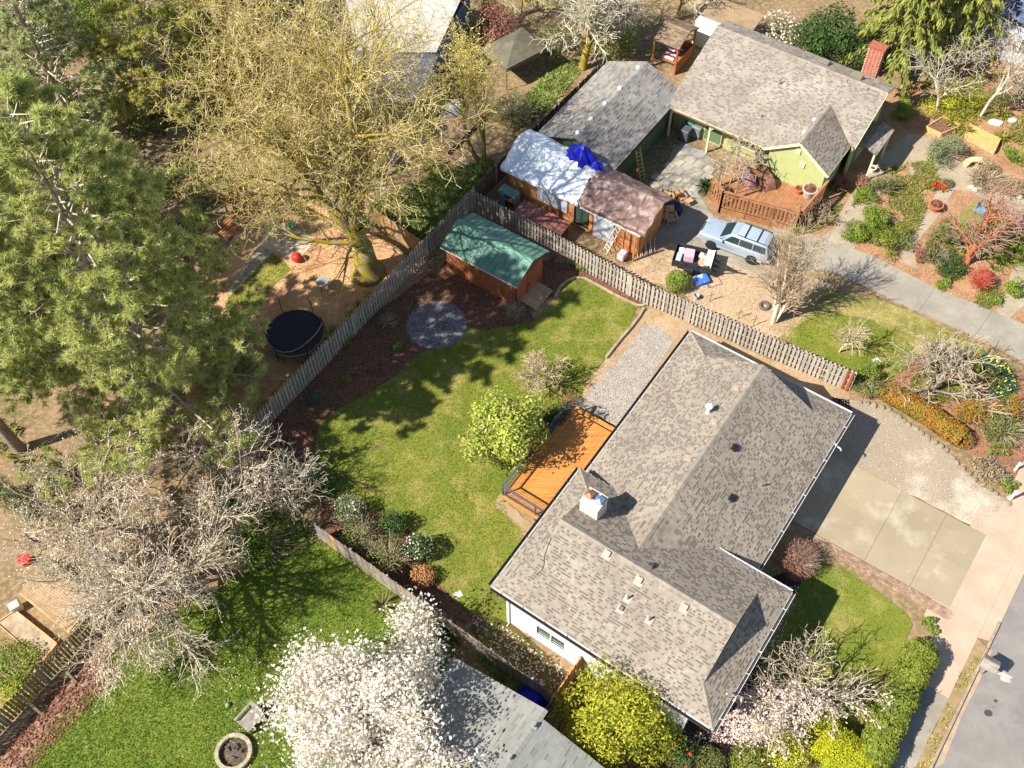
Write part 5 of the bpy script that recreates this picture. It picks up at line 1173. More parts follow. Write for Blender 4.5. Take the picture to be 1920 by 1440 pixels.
# ================================================================== TREES AND SHRUBS
def unitv(v): return v/np.maximum(np.linalg.norm(v, axis=-1, keepdims=True), 1e-9)
def tubes_np(segs, n):
    """many short tapered tubes at once: segs (k,8) = p0 p1 r0 r1"""
    S = np.asarray(segs, dtype=np.float64).reshape(-1, 8); p0, p1 = S[:, :3], S[:, 3:6]; d = unitv(p1-p0)
    ref = np.where(np.abs(d[:, 2:3]) > .9, np.array([[1., 0, 0]]), np.array([[0, 0, 1.]])); a = unitv(np.cross(d, ref)); b = np.cross(a, d)
    V = np.zeros((len(S), 2, n, 3))
    for k in range(n):
        t = 2*math.pi*k/n; o = a*math.cos(t)+b*math.sin(t); V[:, 0, k] = p0+o*S[:, 6:7]; V[:, 1, k] = p1+o*S[:, 7:8]
    base = (np.arange(len(S))*2*n)[:, None]; F = []
    for k in range(n): F.append(base+np.array([[k, (k+1) % n, n+(k+1) % n, n+k]]))
    F = np.stack(F, 1).reshape(-1, 4); return V.reshape(-1, 3), F
def skeleton(rg, base, d0, L, r0, spec, maxlev, lean=None):
    """spec[level] = dict(seg, wob, trop, kids, start, ang, ratio, rr) ; returns segments with level, and tips"""
    segs = []; tips = []
    def br(p, d, L, r, lev):
        s = spec[min(lev, len(spec)-1)]; n = max(2, int(round(L/s['seg']))); rad = r; ph = rg.uniform(0, 6.28)
        for i in range(n):
            d = d+rg.normal(0, s['wob'], 3); d[2] += s['trop']; d = d/np.linalg.norm(d)
            q = p+d*(L/n); r1 = r*(1-(1-s.get('tip', .3))*((i+1)/n)); segs.append((*p, *q, rad, r1, lev)); p = q; rad = r1
            if lev < maxlev and (i+1)/n >= s['start']:
                k = s['kids']; k = int(k)+(1 if rg.random() < k-int(k) else 0)
                for _ in range(k):
                    ph += 2.4+rg.uniform(-.5, .5); an = s['ang']*rg.uniform(.7, 1.3)
                    ref = np.array([0, 0, 1.]) if abs(d[2]) < .9 else np.array([1., 0, 0]); a = np.cross(d, ref); a /= np.linalg.norm(a); b = np.cross(a, d)
                    cd = d*math.cos(an)+(a*math.cos(ph)+b*math.sin(ph))*math.sin(an)
                    Lc = L*s['ratio']*(1-s.get('fall', .45)*i/n)*rg.uniform(.7, 1.2); br(p, cd, Lc, max(rad*s['rr'], .008), lev+1)
        if lev == maxlev: tips.append((*p, *d))
    br(np.array(base, float), np.array(d0, float)/np.linalg.norm(d0), L, r0, 0)
    return np.array(segs), np.array(tips)
def wood(root, segs, mat_, split=2, minr=.011, twig_mat=None, n_hi=7):
    off = np.array(root.location); S = segs.copy(); S[:, :3] -= off; S[:, 3:6] -= off; S[:, 6:8] = np.maximum(S[:, 6:8], minr)
    hi = S[S[:, 8] < split]; lo = S[S[:, 8] >= split]
    V, F = tubes_np(hi[:, :8], n_hi); t = link('trunk', np_mesh('trunk', V, F, np.full(len(F), .5), True), mat_, root)
    if len(lo):
        V, F = tubes_np(lo[:, :8], 3); sh = np.repeat(np.random.default_rng(3).uniform(.2, .9, len(lo)), 3)
        link('twigs', np_mesh('twigs', V, F, sh), twig_mat or mat_, root)['kind'] = 'stuff'
    return t
def leafmesh(rg, P, N, size, asp=.55, fold=0.0, shade=None):
    """one four-cornered leaf at each P, facing about N"""
    n = len(P); N = unitv(N+rg.normal(0, .55, (n, 3))); r_ = unitv(rg.normal(0, 1, (n, 3))); u = unitv(np.cross(N, r_)); w = np.cross(N, u)
    s = size*rg.uniform(.6, 1.35, n)[:, None]; a = u*s*.5; b = w*s*.5*asp
    V = np.stack([P-a, P+b-N*s*fold, P+a, P-b-N*s*fold], 1); sh = rg.uniform(0, 1, n) if shade is None else np.clip(shade+rg.normal(0, .16, n), 0, 1)
    return V.reshape(-1, 3), np.arange(n*4).reshape(-1, 4), sh
def foliage(root, rg, P, N, size, mat_, asp=.55, shade=None, name='foliage', fold=0.0):
    V, F, sh = leafmesh(rg, P-np.array(root.location), N, size, asp, fold, shade); return link(name, np_mesh(name, V, F, sh), mat_, root)
def lump_points(rg, n, c, rad, lumps=9, rough=.25, shell=.35, flat=0.0, seed=0, lo=-.35):
    """points in the outer layer of a lumpy mound; returns P, outward N, clump value"""
    d = unitv(rg.normal(0, 1, (int(n*1.6), 3))); d = d[d[:, 2] > lo][:n]; k = len(d)
    ld = unitv(rg.normal(0, 1, (lumps, 3))); la = rg.uniform(.5, 1.0, lumps)
    dot = d@ld.T; bump = ((np.clip(dot-.55, 0, 1)/.45)**1.5*la).max(1); f = 1-rough+rough*1.5*bump
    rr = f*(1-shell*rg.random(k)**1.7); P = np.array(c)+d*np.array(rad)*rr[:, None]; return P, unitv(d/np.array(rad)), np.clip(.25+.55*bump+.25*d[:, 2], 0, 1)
m_bark = MT('grey_bark', (150,138,122), (116,104,90), scale=4, bump=.5, bscale=20, shade=.2)
m_twig = MT('pale_twigs', (204,188,162), (168,150,124), scale=3, shade=.3)
m_twig_l = MT('lichen_twigs', (208,200,176), (176,168,142), scale=3, shade=.3)
m_mossb = MT('mossy_bark', (150,136,108), (150,130,22), scale=1.6, lo=.42, hi=.55, bump=.6, bscale=16, shade=.2, c3=(128,118,24), scale3=4, amt3=.6)
m_mosst = MT('mossy_twigs', (216,196,150), (176,156,86), scale=1.2, shade=.35)
m_bud = MT('yellow_green_buds', (222,206,116), (192,182,84), scale=1, shade=.35, transl=.3)
def bare_tree(name, label, px, py, h, r0, spec, maxlev, bark, twig, seed, bud=None, d0=(0,0,1), L=None, cat='tree', group=None, minr=.012, split=2, budsize=.07, budn=3, budspread=.12, z=0.0):
    rg = np.random.default_rng(seed); g = G(px, py, z); root = empty(name, g, 0, label, cat, group)
    segs, tips = skeleton(rg, (g.x, g.y, g.z-.1), d0, L or h*.5, r0, spec, maxlev); wood(root, segs, bark, split, minr, twig)
    if bud is not None:
        lo = segs[segs[:, 8] >= maxlev-1]; k = len(lo)*budn; i = rg.integers(0, len(lo), k); t = rg.random(k)[:, None]
        P = lo[i, :3]*(1-t)+lo[i, 3:6]*t+rg.normal(0, budspread, (k, 3)); foliage(root, rg, P, rg.normal(0, 1, (k, 3)), budsize, bud, .7, name='crown')
    return root, segs
def spec_std(h, kids=(2.2,2.0,1.8,1.6), ang=(.8,.75,.7,.7), wob=.13, trop=.03, ratio=(.62,.6,.58,.55), start=.35, seg=(.9,.7,.5,.35), rr=.6):
    return [dict(seg=seg[i], wob=wob*(1+.3*i), trop=trop, kids=kids[i], start=start if i == 0 else .2, ang=ang[i], ratio=ratio[i], rr=rr, tip=.35) for i in range(4)]

# ---- big budding maple
rg = np.random.default_rng(21); g = G(690, 512); maple = empty('maple_tree', g, 0, 'huge mossy maple with bare budding branches beside the picket fence', 'tree')
sp = [dict(seg=1.1, wob=.07, trop=.03, kids=1.9, start=.12, ang=.85, ratio=.55, rr=.5, tip=.25, fall=.35), dict(seg=.9, wob=.17, trop=.03, kids=1.5, start=.2, ang=.75, ratio=.55, rr=.55, tip=.3),
      dict(seg=.7, wob=.2, trop=.02, kids=1.35, start=.15, ang=.75, ratio=.58, rr=.55, tip=.35), dict(seg=.5, wob=.22, trop=.01, kids=1.0, start=.1, ang=.75, ratio=.6, rr=.7, tip=.5), dict(seg=.4, wob=.25, trop=.0, kids=0, start=.1, ang=.7, ratio=.6, rr=.7, tip=.6)]
sg = []; tp = []
top = (g.x-.25, g.y+.05, 4.2)
sg.append(np.array([(g.x,g.y,-.1, g.x-.1,g.y,2.2,.72,.6,0), (g.x-.1,g.y,2.2,*top,.6,.55,0)]))
for dd, LL, rr in (((-.08,.1,1),14.0,.34), ((.24,.15,1),11.5,.26), ((-.42,.05,1),12.5,.28), ((-.75,.25,1),11.5,.25), ((.05,.6,1),11.0,.22), ((-.3,.5,1),12.0,.24)):
    a, b = skeleton(rg, (top[0]+dd[0]*.4, top[1]+dd[1]*.4, 3.4), dd, LL, rr, sp, 4); sg.append(a); tp.append(b)
for dd, LL, rr in (((-1,-.35,.25),5.5,.16), ((-1,.3,.3),7.5,.2), ((-.5,-.9,.1),4.2,.12)):   # low mossy limbs over the chip yard
    a, b = skeleton(rg, (g.x-.1, g.y, 3.0), dd, LL, rr, [dict(sp[1], trop=-.01, kids=1.2), sp[2], sp[3], sp[4]], 3); a[:, 8] += 1; sg.append(a)
sg = np.vstack(sg); wood(maple, sg, m_mossb, 3, .012, m_mosst)
MB().lathe([(1.25,-.1),(1.0,.25),(.78,.8),(.66,1.6),(.6,2.6)], 12, (0,0,0)).build('root_flare', m_mossb, maple, smooth=True)
lo = sg[sg[:, 8] >= 3]; k = min(24000, len(lo)*3); i = rg.integers(0, len(lo), k); t = rg.random(k)[:, None]
foliage(maple, rg, lo[i, :3]*(1-t)+lo[i, 3:6]*t+rg.normal(0, .12, (k, 3)), rg.normal(0, 1, (k, 3)), .085, m_bud, .7, name='crown')
print('maple segs', len(sg), 'buds', k)
# ---- multi-stemmed budding tree
rg = np.random.default_rng(22); g = G(905, 302); ms_ = empty('budding_tree', g, 0, 'three-stemmed budding tree beside the white tarpaulin', 'tree'); sg = []
for dd, LL, rr in (((-.32,.05,1),8.5,.17), ((.02,.1,1),8.0,.15), ((.12,-.1,1),6.5,.12)):
    a, b = skeleton(rg, (g.x+dd[0]*.8, g.y+dd[1]*.8, -.1), dd, LL, rr, [dict(seg=.8, wob=.06, trop=.02, kids=1.7, start=.4, ang=.6, ratio=.5, rr=.5, tip=.4), dict(seg=.6, wob=.12, trop=.03, kids=1.4, start=.2, ang=.7, ratio=.5, rr=.6, tip=.4), dict(seg=.4, wob=.18, trop=.02, kids=1.0, start=.1, ang=.7, ratio=.6, rr=.7, tip=.5), dict(seg=.35, wob=.2, trop=0, kids=0, start=0, ang=.7, ratio=.5, rr=.7)], 3); sg.append(a)
sg = np.vstack(sg); wood(ms_, sg, m_mossb, 2, .012, m_mosst); lo = sg[sg[:, 8] >= 2]; k = len(lo)*3; i = rg.integers(0, len(lo), k); t = rg.random(k)[:, None]
foliage(ms_, rg, lo[i, :3]*(1-t)+lo[i, 3:6]*t+rg.normal(0, .1, (k, 3)), rg.normal(0, 1, (k, 3)), .11, m_bud, .7, name='crown'); print('multi', len(sg))
# ---- other bare trees
def sp4(k0=2.4, k1=2.0, k2=1.8, a0=.9, wob=.12, trop=.03, r0=.62, s0=.3, seg=(.7,.5,.4,.3), rr=.6):
    return [dict(seg=seg[0], wob=wob, trop=trop, kids=k0, start=s0, ang=a0, ratio=r0, rr=rr, tip=.4), dict(seg=seg[1], wob=wob*1.3, trop=trop, kids=k1, start=.2, ang=.75, ratio=.55, rr=.6, tip=.4),
            dict(seg=seg[2], wob=wob*1.6, trop=trop*.6, kids=k2, start=.1, ang=.7, ratio=.55, rr=.7, tip=.5), dict(seg=seg[3], wob=wob*1.8, trop=0, kids=0, start=.1, ang=.7, ratio=.5, rr=.7, tip=.6)]
bare_tree('lichen_tree', 'lichen-grey bare tree with thick mossy limb behind the garage', 1092, 128, 9, .32, sp4(2.6,2.2,2.0,1.0,.16,-.005,.85,.3), 3, m_mossb, m_twig_l, 31, None, (.05,0,1), 5.5, minr=.02)
bare_tree('plum_tree', 'wide tree with pale opening blossom above the lower lawn bed', 345, 1098, 8, .26, sp4(2.6,2.0,1.7,1.0,.14,.01,.85,.25), 3, m_bark, m_twig, 32, MT('pale_buds', (240,228,208), (224,208,180), scale=1, shade=.3, transl=.25), (-.1,.3,1), 6.6, minr=.010, budn=1, budsize=.085, budspread=.07)
bare_tree('plum_tree', 'pale budding tree standing below the big pine', 225, 1000, 7, .22, sp4(2.6,2.0,1.7,1.0,.14,.01,.85,.25), 3, m_bark, m_twig, 132, MT('pale_buds', (226,212,190)), (.1,.2,1), 6.0, minr=.010, budn=1, budsize=.085, budspread=.07)
bare_tree('plum_tree', 'pale budding tree between the pine and the picket fence end', 430, 965, 7, .2, sp4(2.6,2.0,1.7,1.0,.14,.01,.85,.25), 3, m_bark, m_twig, 133, MT('pale_buds', (226,212,190)), (-.1,.2,1), 4.8, minr=.010, budn=1, budsize=.085, budspread=.07)
bare_tree('bare_tree', 'grey bare tree leaning over the raised beds by the slat fence', 232, 1168, 7, .2, sp4(2.4,2.0,1.8,.95,.12,.01,.75,.3), 3, m_bark, m_twig_l, 33, None, (-.35,.1,1), 4.6, minr=.014)
bare_tree('bare_shrub', 'tangled bare shrub at the end of the picket fence', 500, 900, 3, .08, sp4(3,2.4,2.0,1.1,.16,.0,.85,.1), 3, m_bark, m_twig_l, 34, None, (.1,.1,1), 2.6, cat='shrub', minr=.012)
bare_tree('bare_shrub', 'spreading bare shrub over the corner of the back lawn', 560, 960, 3, .08, sp4(3,2.4,2.0,1.1,.16,.0,.85,.1), 3, m_bark, m_twig_l, 35, None, (.2,.1,1), 2.8, cat='shrub', minr=.012)
bare_tree('bare_sapling', 'small pruned bare tree standing on the back lawn', 1003, 735, 3, .08, sp4(3.2,2.6,1.6,.75,.12,.02,.75,.2,(.4,.3,.25,.2)), 3, m_bark, MT('tan_twigs', (206,184,152), (176,152,122), scale=3, shade=.25), 36, None, (0,.05,1), 2.3, minr=.014)
bare_tree('bare_sapling', 'small pale bare tree on the green lawn patch', 1573, 660, 3, .07, sp4(2.2,1.8,1.4,.7,.1,.03,.6,.3,(.4,.3,.25,.2)), 3, MT('pale_bark', (206,190,166), (180,160,136), scale=4), MT('tan_twigs', (206,184,152)), 37, None, (.12,0,1), 2.4, minr=.012)
m_birch = MT('birch_bark', (214,200,180), (186,168,146), scale=5, c3=(96,84,74), scale3=9, amt3=.5, lo3=.62, hi3=.7)
rgb = np.random.default_rng(38); g = G(1449, 606); birch = empty('birch_tree', g, 0, 'white-barked bare birch clump beside the parking pad', 'tree'); sg = []
for dd, LL, rr in (((.0,.05,1),6.5,.14), ((.22,.1,1),6.0,.11), ((.05,.25,1),5.8,.1), ((-.05,.2,1),5.4,.1), ((.3,.0,1),5.0,.08)):
    a, b = skeleton(rgb, (g.x+dd[0]*.3, g.y+dd[1]*.3, -.1), dd, LL, rr, [dict(seg=.6, wob=.05, trop=.03, kids=2.2, start=.2, ang=.55, ratio=.42, rr=.5, tip=.3), dict(seg=.45, wob=.1, trop=.03, kids=1.8, start=.2, ang=.5, ratio=.5, rr=.6, tip=.4), dict(seg=.35, wob=.12, trop=.01, kids=1.0, start=.1, ang=.5, ratio=.6, rr=.7, tip=.5), dict(seg=.3, wob=.12, trop=0, kids=0, start=0, ang=.5, ratio=.5, rr=.7)], 3); sg.append(a)
sg = np.vstack(sg); wood(birch, sg, m_birch, 1, .011, MT('birch_twigs', (196,172,138), (164,140,108), scale=3, shade=.3))
bare_tree('spreading_tree', 'low spreading bare grey tree in the street bed', 1742, 742, 3, .14, sp4(2.6,2.0,1.6,1.15,.14,-.01,1.05,.15,(.5,.45,.4,.3)), 3, m_bark, m_twig, 39, None, (.25,.25,1), 2.9, minr=.015)
bare_tree('thin_birch', 'tall pale thin tree leaning in the far garden', 1838, 218, 8, .12, sp4(1.6,1.6,1.4,.6,.08,.01,.4,.2), 3, m_birch, MT('birch_twigs', (196,172,138)), 40, None, (.22,.05,1), 8.0, minr=.012)
bare_tree('bare_tree', 'twin-stemmed pale bare tree beside the green house bed', 1752, 214, 5, .1, sp4(2.2,2.0,1.8,.7,.12,.02,.6,.2), 3, m_birch, m_twig_l, 41, None, (.0,.1,1), 4.2, minr=.013)
bare_tree('bare_tree', 'red-barked bare tree on the garden lawn', 1812, 496, 5, .18, sp4(3.0,2.4,2.0,.7,.12,.03,.85,.2), 3, MT('red_bark_trunk', (190,112,74), (160,88,58), scale=4), MT('rosy_twigs', (186,150,128), (156,122,100), scale=3, shade=.3), 42, None, (.18,.1,1), 3.6, minr=.012)
for i, (x, y, L, lab) in enumerate(((1270,40,4.2,'thicket of bare twigs beside the gazebo'),(1175,60,4.5,'lichen-covered bare tree above the garage roof'),(975,30,5.0,'bare budding tree in front of the far houses'),(480,60,7.0,'bare budding tree at the top left woodland'),(1830,110,3.5,'tangle of bare stems in front of the far corner house'),(1790,150,3.0,'low bare thicket under the golden cedar'),(1900,190,3.6,'pale bare shrub in the far right garden'))):
    bare_tree('bare_tree', lab, x, y, 6, .14, sp4(2.6,2.2,1.9,.9,.15,.01,.75,.2), 3, m_mossb if i < 4 else m_bark, m_twig_l if i != 3 else m_mosst, 50+i, m_bud if i in (2, 3) else None, (.05,.02,1), L, minr=.014, budsize=.1)

# ---- pines
m_needle = MT('pine_needles', (204,206,128), (172,182,104), scale=.5, shade=.38, transl=.45, c3=(226,222,154), scale3=.8, amt3=.5)
m_pbark = MT('pine_bark', (168,154,136), (128,114,98), scale=4, bump=.4, shade=.2)
def pine(name, label, px, py, h, seed, crown_from=.25, spread=6.0, tufts=7000, mat_=m_needle, nl=.24, r0=.34, bare=.0, lean=(0,0)):
    rg = np.random.default_rng(seed); g = G(px, py); root = empty(name, g, 0, label, 'tree'); segs = []; ends = []
    n = 16; p = np.array([g.x, g.y, -.1]); 
    for i in range(n):
        q = p+np.array([lean[0]/n+rg.normal(0,.05), lean[1]/n+rg.normal(0,.05), h/n]); r_a = r0*(1-i/n*.9); segs.append((*p, *q, r_a, r0*(1-(i+1)/n*.9), 0)); p = q
    trunk = np.array(segs)[:, :6]
    nb = int(h*7.5)
    for b in range(nb):
        f = crown_from+(1-crown_from)*(b+rg.random())/nb; z = f*h; k = min(n-1, int(f*n)); t = f*n-k; o = trunk[k, :3]*(1-t)+trunk[k, 3:]*t
        L = spread*(1-((f-crown_from)/(1-crown_from))**1.6*.8)*rg.uniform(.6,1.1)*(.75 if f < crown_from+.08 else 1); an = b*2.4+rg.uniform(-.4,.4)
        d = np.array([math.cos(an), math.sin(an), .12+.5*f*rg.uniform(.3,1)]); d /= np.linalg.norm(d); p = o; m_ = max(4, int(L/.7)); rr = .07*L/5+.02
        for j in range(m_):
            d = d+rg.normal(0,.08,3)+np.array([0,0,-.015 if j < m_*.5 else .05]); d /= np.linalg.norm(d); q = p+d*L/m_; segs.append((*p,*q,rr*(1-j/m_*.8),rr*(1-(j+1)/m_*.8),2)); p = q
            if j >= m_*.3:
                for s in (-1, 1):
                    if rg.random() < .85:
                        side = np.cross(d, [0,0,1.])*s; sd_ = unitv(d*.6+side*rg.uniform(.6,1.1)+rg.normal(0,.25,3)+np.array([0,0,.15])); Ls = L*.28*rg.uniform(.5,1.1)*(1-.4*j/m_); pe = p+sd_*Ls; segs.append((*p,*pe,.022,.012,2)); 
                        for u in (.35,.55,.75,.9,1.0): ends.append((*(p+sd_*Ls*u+rg.normal(0,.12,3)), *sd_))
        for u in range(3): ends.append((*(p+rg.normal(0,.1,3)), *d))
    wood(root, np.array(segs), m_pbark, 1, .02, MT('pine_twigs', (206,194,172), (170,156,134), scale=3, shade=.25)); E = np.array(ends); i = rg.integers(0, len(E), tufts)
    P = E[i, :3]+rg.normal(0,.07,(tufts,3)); D = unitv(E[i, 3:]+np.array([0,0,.5])); nn = 9
    dirs = unitv(D[:, None, :]*.75+rg.normal(0,.6,(tufts,nn,3))); tip = P[:, None, :]+dirs*(nl*rg.uniform(.7,1.25,(tufts,nn,1))); side = unitv(np.cross(dirs, rg.normal(0,1,(tufts,nn,3))))*.026
    b0 = P[:, None, :]-dirs*.02; V = np.stack([b0+side, b0-side, tip], 2).reshape(-1, 3)-np.array(root.location); hh = np.clip((P[:, 2]-2)/h, 0, 1); sh = np.repeat(np.clip(rg.uniform(.1,.9,tufts),0,1), nn)
    link('crown', np_mesh('crown', V, np.arange(len(V)).reshape(-1,3), sh), mat_, root); return root
pine('pine_tree', 'broad pine with long needle tufts over the trampoline yard', 322, 790, 23, 61, .1, 7.4, 34000, r0=.32, nl=.32)
pine('pine_tree', 'pine with leaning trunk base at the left edge', 38, 842, 22, 62, .3, 6.5, 12000, r0=.36, nl=.3)
pine('pine_tree', 'darker pine behind the broad pine at the left edge', 95, 560, 15, 63, .1, 6.4, 20000, r0=.3, nl=.3)
pine('fir_tree', 'grey-green conifer in the upper left corner', 150, 260, 15, 64, .08, 5.4, 20000, mat_=MT('grey_green_needles', (206,208,150), (176,184,124), scale=.6, shade=.4, transl=.5, c3=(156,160,104), scale3=.9, amt3=.5), nl=.2)
pine('fir_tree', 'olive conifer at the top left behind the maple', 330, 210, 13, 65, .08, 4.8, 16000, mat_=MT('olive_needles', (210,206,116), (180,180,92), scale=.6, shade=.4, transl=.5), nl=.2)
# ---------------------------------------------------------------- leafy shrubs
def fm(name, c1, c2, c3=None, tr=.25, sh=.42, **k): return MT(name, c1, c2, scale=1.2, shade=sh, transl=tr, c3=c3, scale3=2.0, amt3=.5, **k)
f_bright = fm('bright_leaves', (140,154,58), (110,132,44)); f_dark = fm('dark_leaves', (74,96,42), (54,76,34), tr=.12); f_olive = fm('olive_leaves', (132,134,72), (104,110,56))
f_gold = fm('golden_leaves', (182,178,60), (150,152,44)); f_yell = fm('yellow_hedge_leaves', (178,176,34), (150,156,30)); f_laurel = fm('laurel_leaves', (128,136,48), (100,112,38), tr=.15, rough=.5)
f_red = fm('red_leaves', (214,58,42), (178,40,34)); f_brown = fm('red_brown_leaves', (168,118,98), (132,88,74)); f_grey = fm('grey_green_leaves', (138,148,106), (112,124,84))
f_orange = fm('orange_green_leaves', (176,128,52), (122,128,44), c3=(196,92,50)); f_teal = fm('teal_leaves', (84,126,104), (64,104,84)); f_mag = fm('glossy_magnolia_leaves', (190,188,88), (142,156,62), c3=(96,118,46), tr=.2, rough=.35)
f_twig = MT('brown_thicket', (160,140,108), (124,108,80), scale=2, shade=.35); f_rust = fm('rust_leaves', (196,148,98), (160,114,74)); f_white = MT('white_petals', (250,244,232), (244,234,218), scale=3, shade=.08, transl=.45)
f_pink = MT('pink_petals', (250,234,222), (240,208,196), scale=3, shade=.12, transl=.4); f_fern = fm('fern_fronds', (156,148,60), (116,122,44)); f_yfl = MT('yellow_flowers', (236,214,90), (220,190,60), scale=5, shade=.1)
def blob_points(rg, n, c, rad, k=16, sub=(.3,.5), lo=-.6):
    """leaf places on many overlapping smaller clumps spread through a crown"""
    cd = unitv(rg.normal(0,1,(k,3)))*rg.uniform(.35,.85,(k,1)); cd[:,2] = np.maximum(cd[:,2], lo*.8); cs = rg.uniform(*sub,k); w = cs**2/np.sum(cs**2); i = rg.choice(k, n, p=w)
    d = unitv(rg.normal(0,1,(n,3))); q = cd[i]+d*(cs[i]*(1-.45*rg.random(n)**1.5)*(1+.25*rg.normal(0,1,n)*(rg.random(n)<.12)))[:,None]
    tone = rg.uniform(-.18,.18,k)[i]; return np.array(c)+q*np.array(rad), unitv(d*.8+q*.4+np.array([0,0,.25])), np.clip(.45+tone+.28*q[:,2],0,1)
def stems(root, rg, r_, h, n=7, mat_=None):
    S = []
    for i in range(n):
        t = rg.uniform(0, 6.28); k = rg.uniform(.2, .75)*r_; p = np.array([0,0,-.05]); q = np.array([math.cos(t)*k*.5, math.sin(t)*k*.5, h*.45]); w = np.array([math.cos(t)*k, math.sin(t)*k, h*.8])
        S += [(*p,*q,.03,.022), (*q,*w,.022,.012)]
    V, F = tubes_np(S, 5); return link('stem', np_mesh('stem', V, F, np.full(len(F), .5)), mat_ or m_bark, root)
def shrub(name, label, px, py, rx, h, mat_, n=1800, leaf=.1, asp=.55, lumps=9, rough=.25, seed=0, ry=None, group=None, flower=None, fl_n=0, fl_s=.08, shell=.45, zc=None, cat='shrub', rz=0.0, fold=0.0, twigs=0, blobs=0):
    rg = np.random.default_rng(seed+int(px)*7+int(py)); c = G(px, py, h*.5); root = empty(name, (c.x, c.y, 0), 0, label, cat, group); stems(root, rg, rx, h)
    rad = (rx, ry or rx, h*.55); P, N, cl = blob_points(rg, n, (0,0,h*.48), rad, blobs) if blobs else lump_points(rg, n, (0,0,h*.48), rad, lumps, rough, shell, lo=-.7)
    if rz: M_ = np.array([[math.cos(rz),-math.sin(rz),0],[math.sin(rz),math.cos(rz),0],[0,0,1]]); P = P@M_.T; N = N@M_.T
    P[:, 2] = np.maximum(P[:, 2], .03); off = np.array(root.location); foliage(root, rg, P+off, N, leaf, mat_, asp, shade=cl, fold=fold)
    if flower is not None:
        P, N, cl = lump_points(rg, fl_n, (0,0,h*.5), tuple(v*1.03 for v in rad), lumps, rough*.6, .12, lo=0)
        foliage(root, rg, P+off, N, fl_s, flower, .9, name='flowers')
    if twigs:
        d = unitv(rg.normal(0,1,(twigs,3))); d[:,2] = np.abs(d[:,2]); p0 = d*np.array(rad)*.3; p1 = d*np.array(rad)*rg.uniform(.8,1.15,(twigs,1))+rg.normal(0,.06,(twigs,3)); p0[:,2] += h*.2; p1[:,2] += h*.35
        S = np.c_[p0, p1, np.full(twigs,.013), np.full(twigs,.007)]; V, F = tubes_np(S, 3); link('twigs', np_mesh('twigs', V, F, np.repeat(rg.uniform(0,1,twigs),3)), m_twig, root)['kind'] = 'stuff'
    return root
shrub('evergreen_tree', 'bushy yellow-green evergreen magnolia beside the cedar deck', 946, 812, 2.15, 5.0, f_mag, 11000, .23, .42, seed=1, cat='tree', fold=.06, blobs=24)
shrub('low_shrub', 'dark purple-green shrub behind the deck railing', 1046, 782, .9, 1.2, f_dark, 1500, .1, seed=2)
shrub('low_shrub', 'pinkish shrub at the far end of the deck', 1068, 752, .5, .9, f_brown, 700, .08, seed=3)
shrub('round_shrub', 'rounded bright green shrub beside the black trailer', 1271, 527, .85, 1.3, f_bright, 2600, .1, seed=4, rough=.15)
shrub('red_shrub', 'scarlet round bush beside the neighbours drive', 1842, 522, .82, 1.3, f_red, 3200, .07, .35, seed=5, rough=.12, twigs=160)
shrub('barberry', 'round reddish-brown bush in the front bed', 1496, 1048, 1.15, 1.9, f_brown, 4200, .08, .4, seed=6, rough=.1, twigs=300)
# hedge along the sidewalk: one clipped body
def hedge(name, label, pts, w, h, mat_, n, leaf, seed):
    rg = np.random.default_rng(seed); W = [G(x, y, h*.6) for x, y in pts]; c = W[len(W)//2]; root = empty(name, (c.x, c.y, 0), 0, label, 'hedge'); PP = []; NN = []; CC = []
    seglen = [((W[i+1]-W[i]).length) for i in range(len(W)-1)]; tot = sum(seglen)
    for i in range(len(W)-1):
        k = int(n*seglen[i]/tot); t = rg.random(k); d = (W[i+1]-W[i]); dn = d.normalized(); s = np.array([-dn.y, dn.x, 0]); ph = rg.uniform(-1.75, 1.75, k)
        wob = 1+.07*np.sin((t+i)*6.3)+.05*rg.normal(0,1,k); cx, cz = np.sin(ph), np.cos(ph); sq = (np.abs(cx)**3.2+np.abs(cz)**3.2)**(-1/3.2); dep = 1-.22*rg.random(k)**2
        base = np.array([[W[i].x, W[i].y, 0]])+t[:, None]*np.array([[d.x, d.y, 0]])
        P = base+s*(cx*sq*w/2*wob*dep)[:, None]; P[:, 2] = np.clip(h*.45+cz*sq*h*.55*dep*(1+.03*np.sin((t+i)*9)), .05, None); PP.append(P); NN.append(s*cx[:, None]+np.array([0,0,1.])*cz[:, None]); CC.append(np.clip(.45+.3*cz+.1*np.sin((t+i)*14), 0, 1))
    for e, sgn in ((W[0], -1), (W[-1], 1)):
        k = int(n*.12); dn = (W[1]-W[0]).normalized()*sgn; d = unitv(rg.normal(0,1,(k,3))); d = d[(d@np.array(dn) > 0)]; P = np.array([e.x,e.y,h*.45])+d*np.array([w*.5,w*.5,h*.55])*(1-.2*rg.random((len(d),1))); PP.append(P); NN.append(d); CC.append(np.full(len(d), .55))
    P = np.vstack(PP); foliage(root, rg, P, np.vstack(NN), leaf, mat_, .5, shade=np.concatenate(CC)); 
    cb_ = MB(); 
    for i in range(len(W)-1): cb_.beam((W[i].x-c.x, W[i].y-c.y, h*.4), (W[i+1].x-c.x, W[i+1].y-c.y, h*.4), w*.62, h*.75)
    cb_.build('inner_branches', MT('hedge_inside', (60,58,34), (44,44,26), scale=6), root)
    S = []
    for i in range(len(W)-1):
        for t in (.2,.5,.8): q = W[i]+(W[i+1]-W[i])*t; S.append((q.x-c.x,q.y-c.y,-.05,q.x-c.x,q.y-c.y,.5,.04,.03))
    V, F = tubes_np(S, 5); link('stem', np_mesh('stem', V, F, np.full(len(F),.5)), m_bark, root); return root
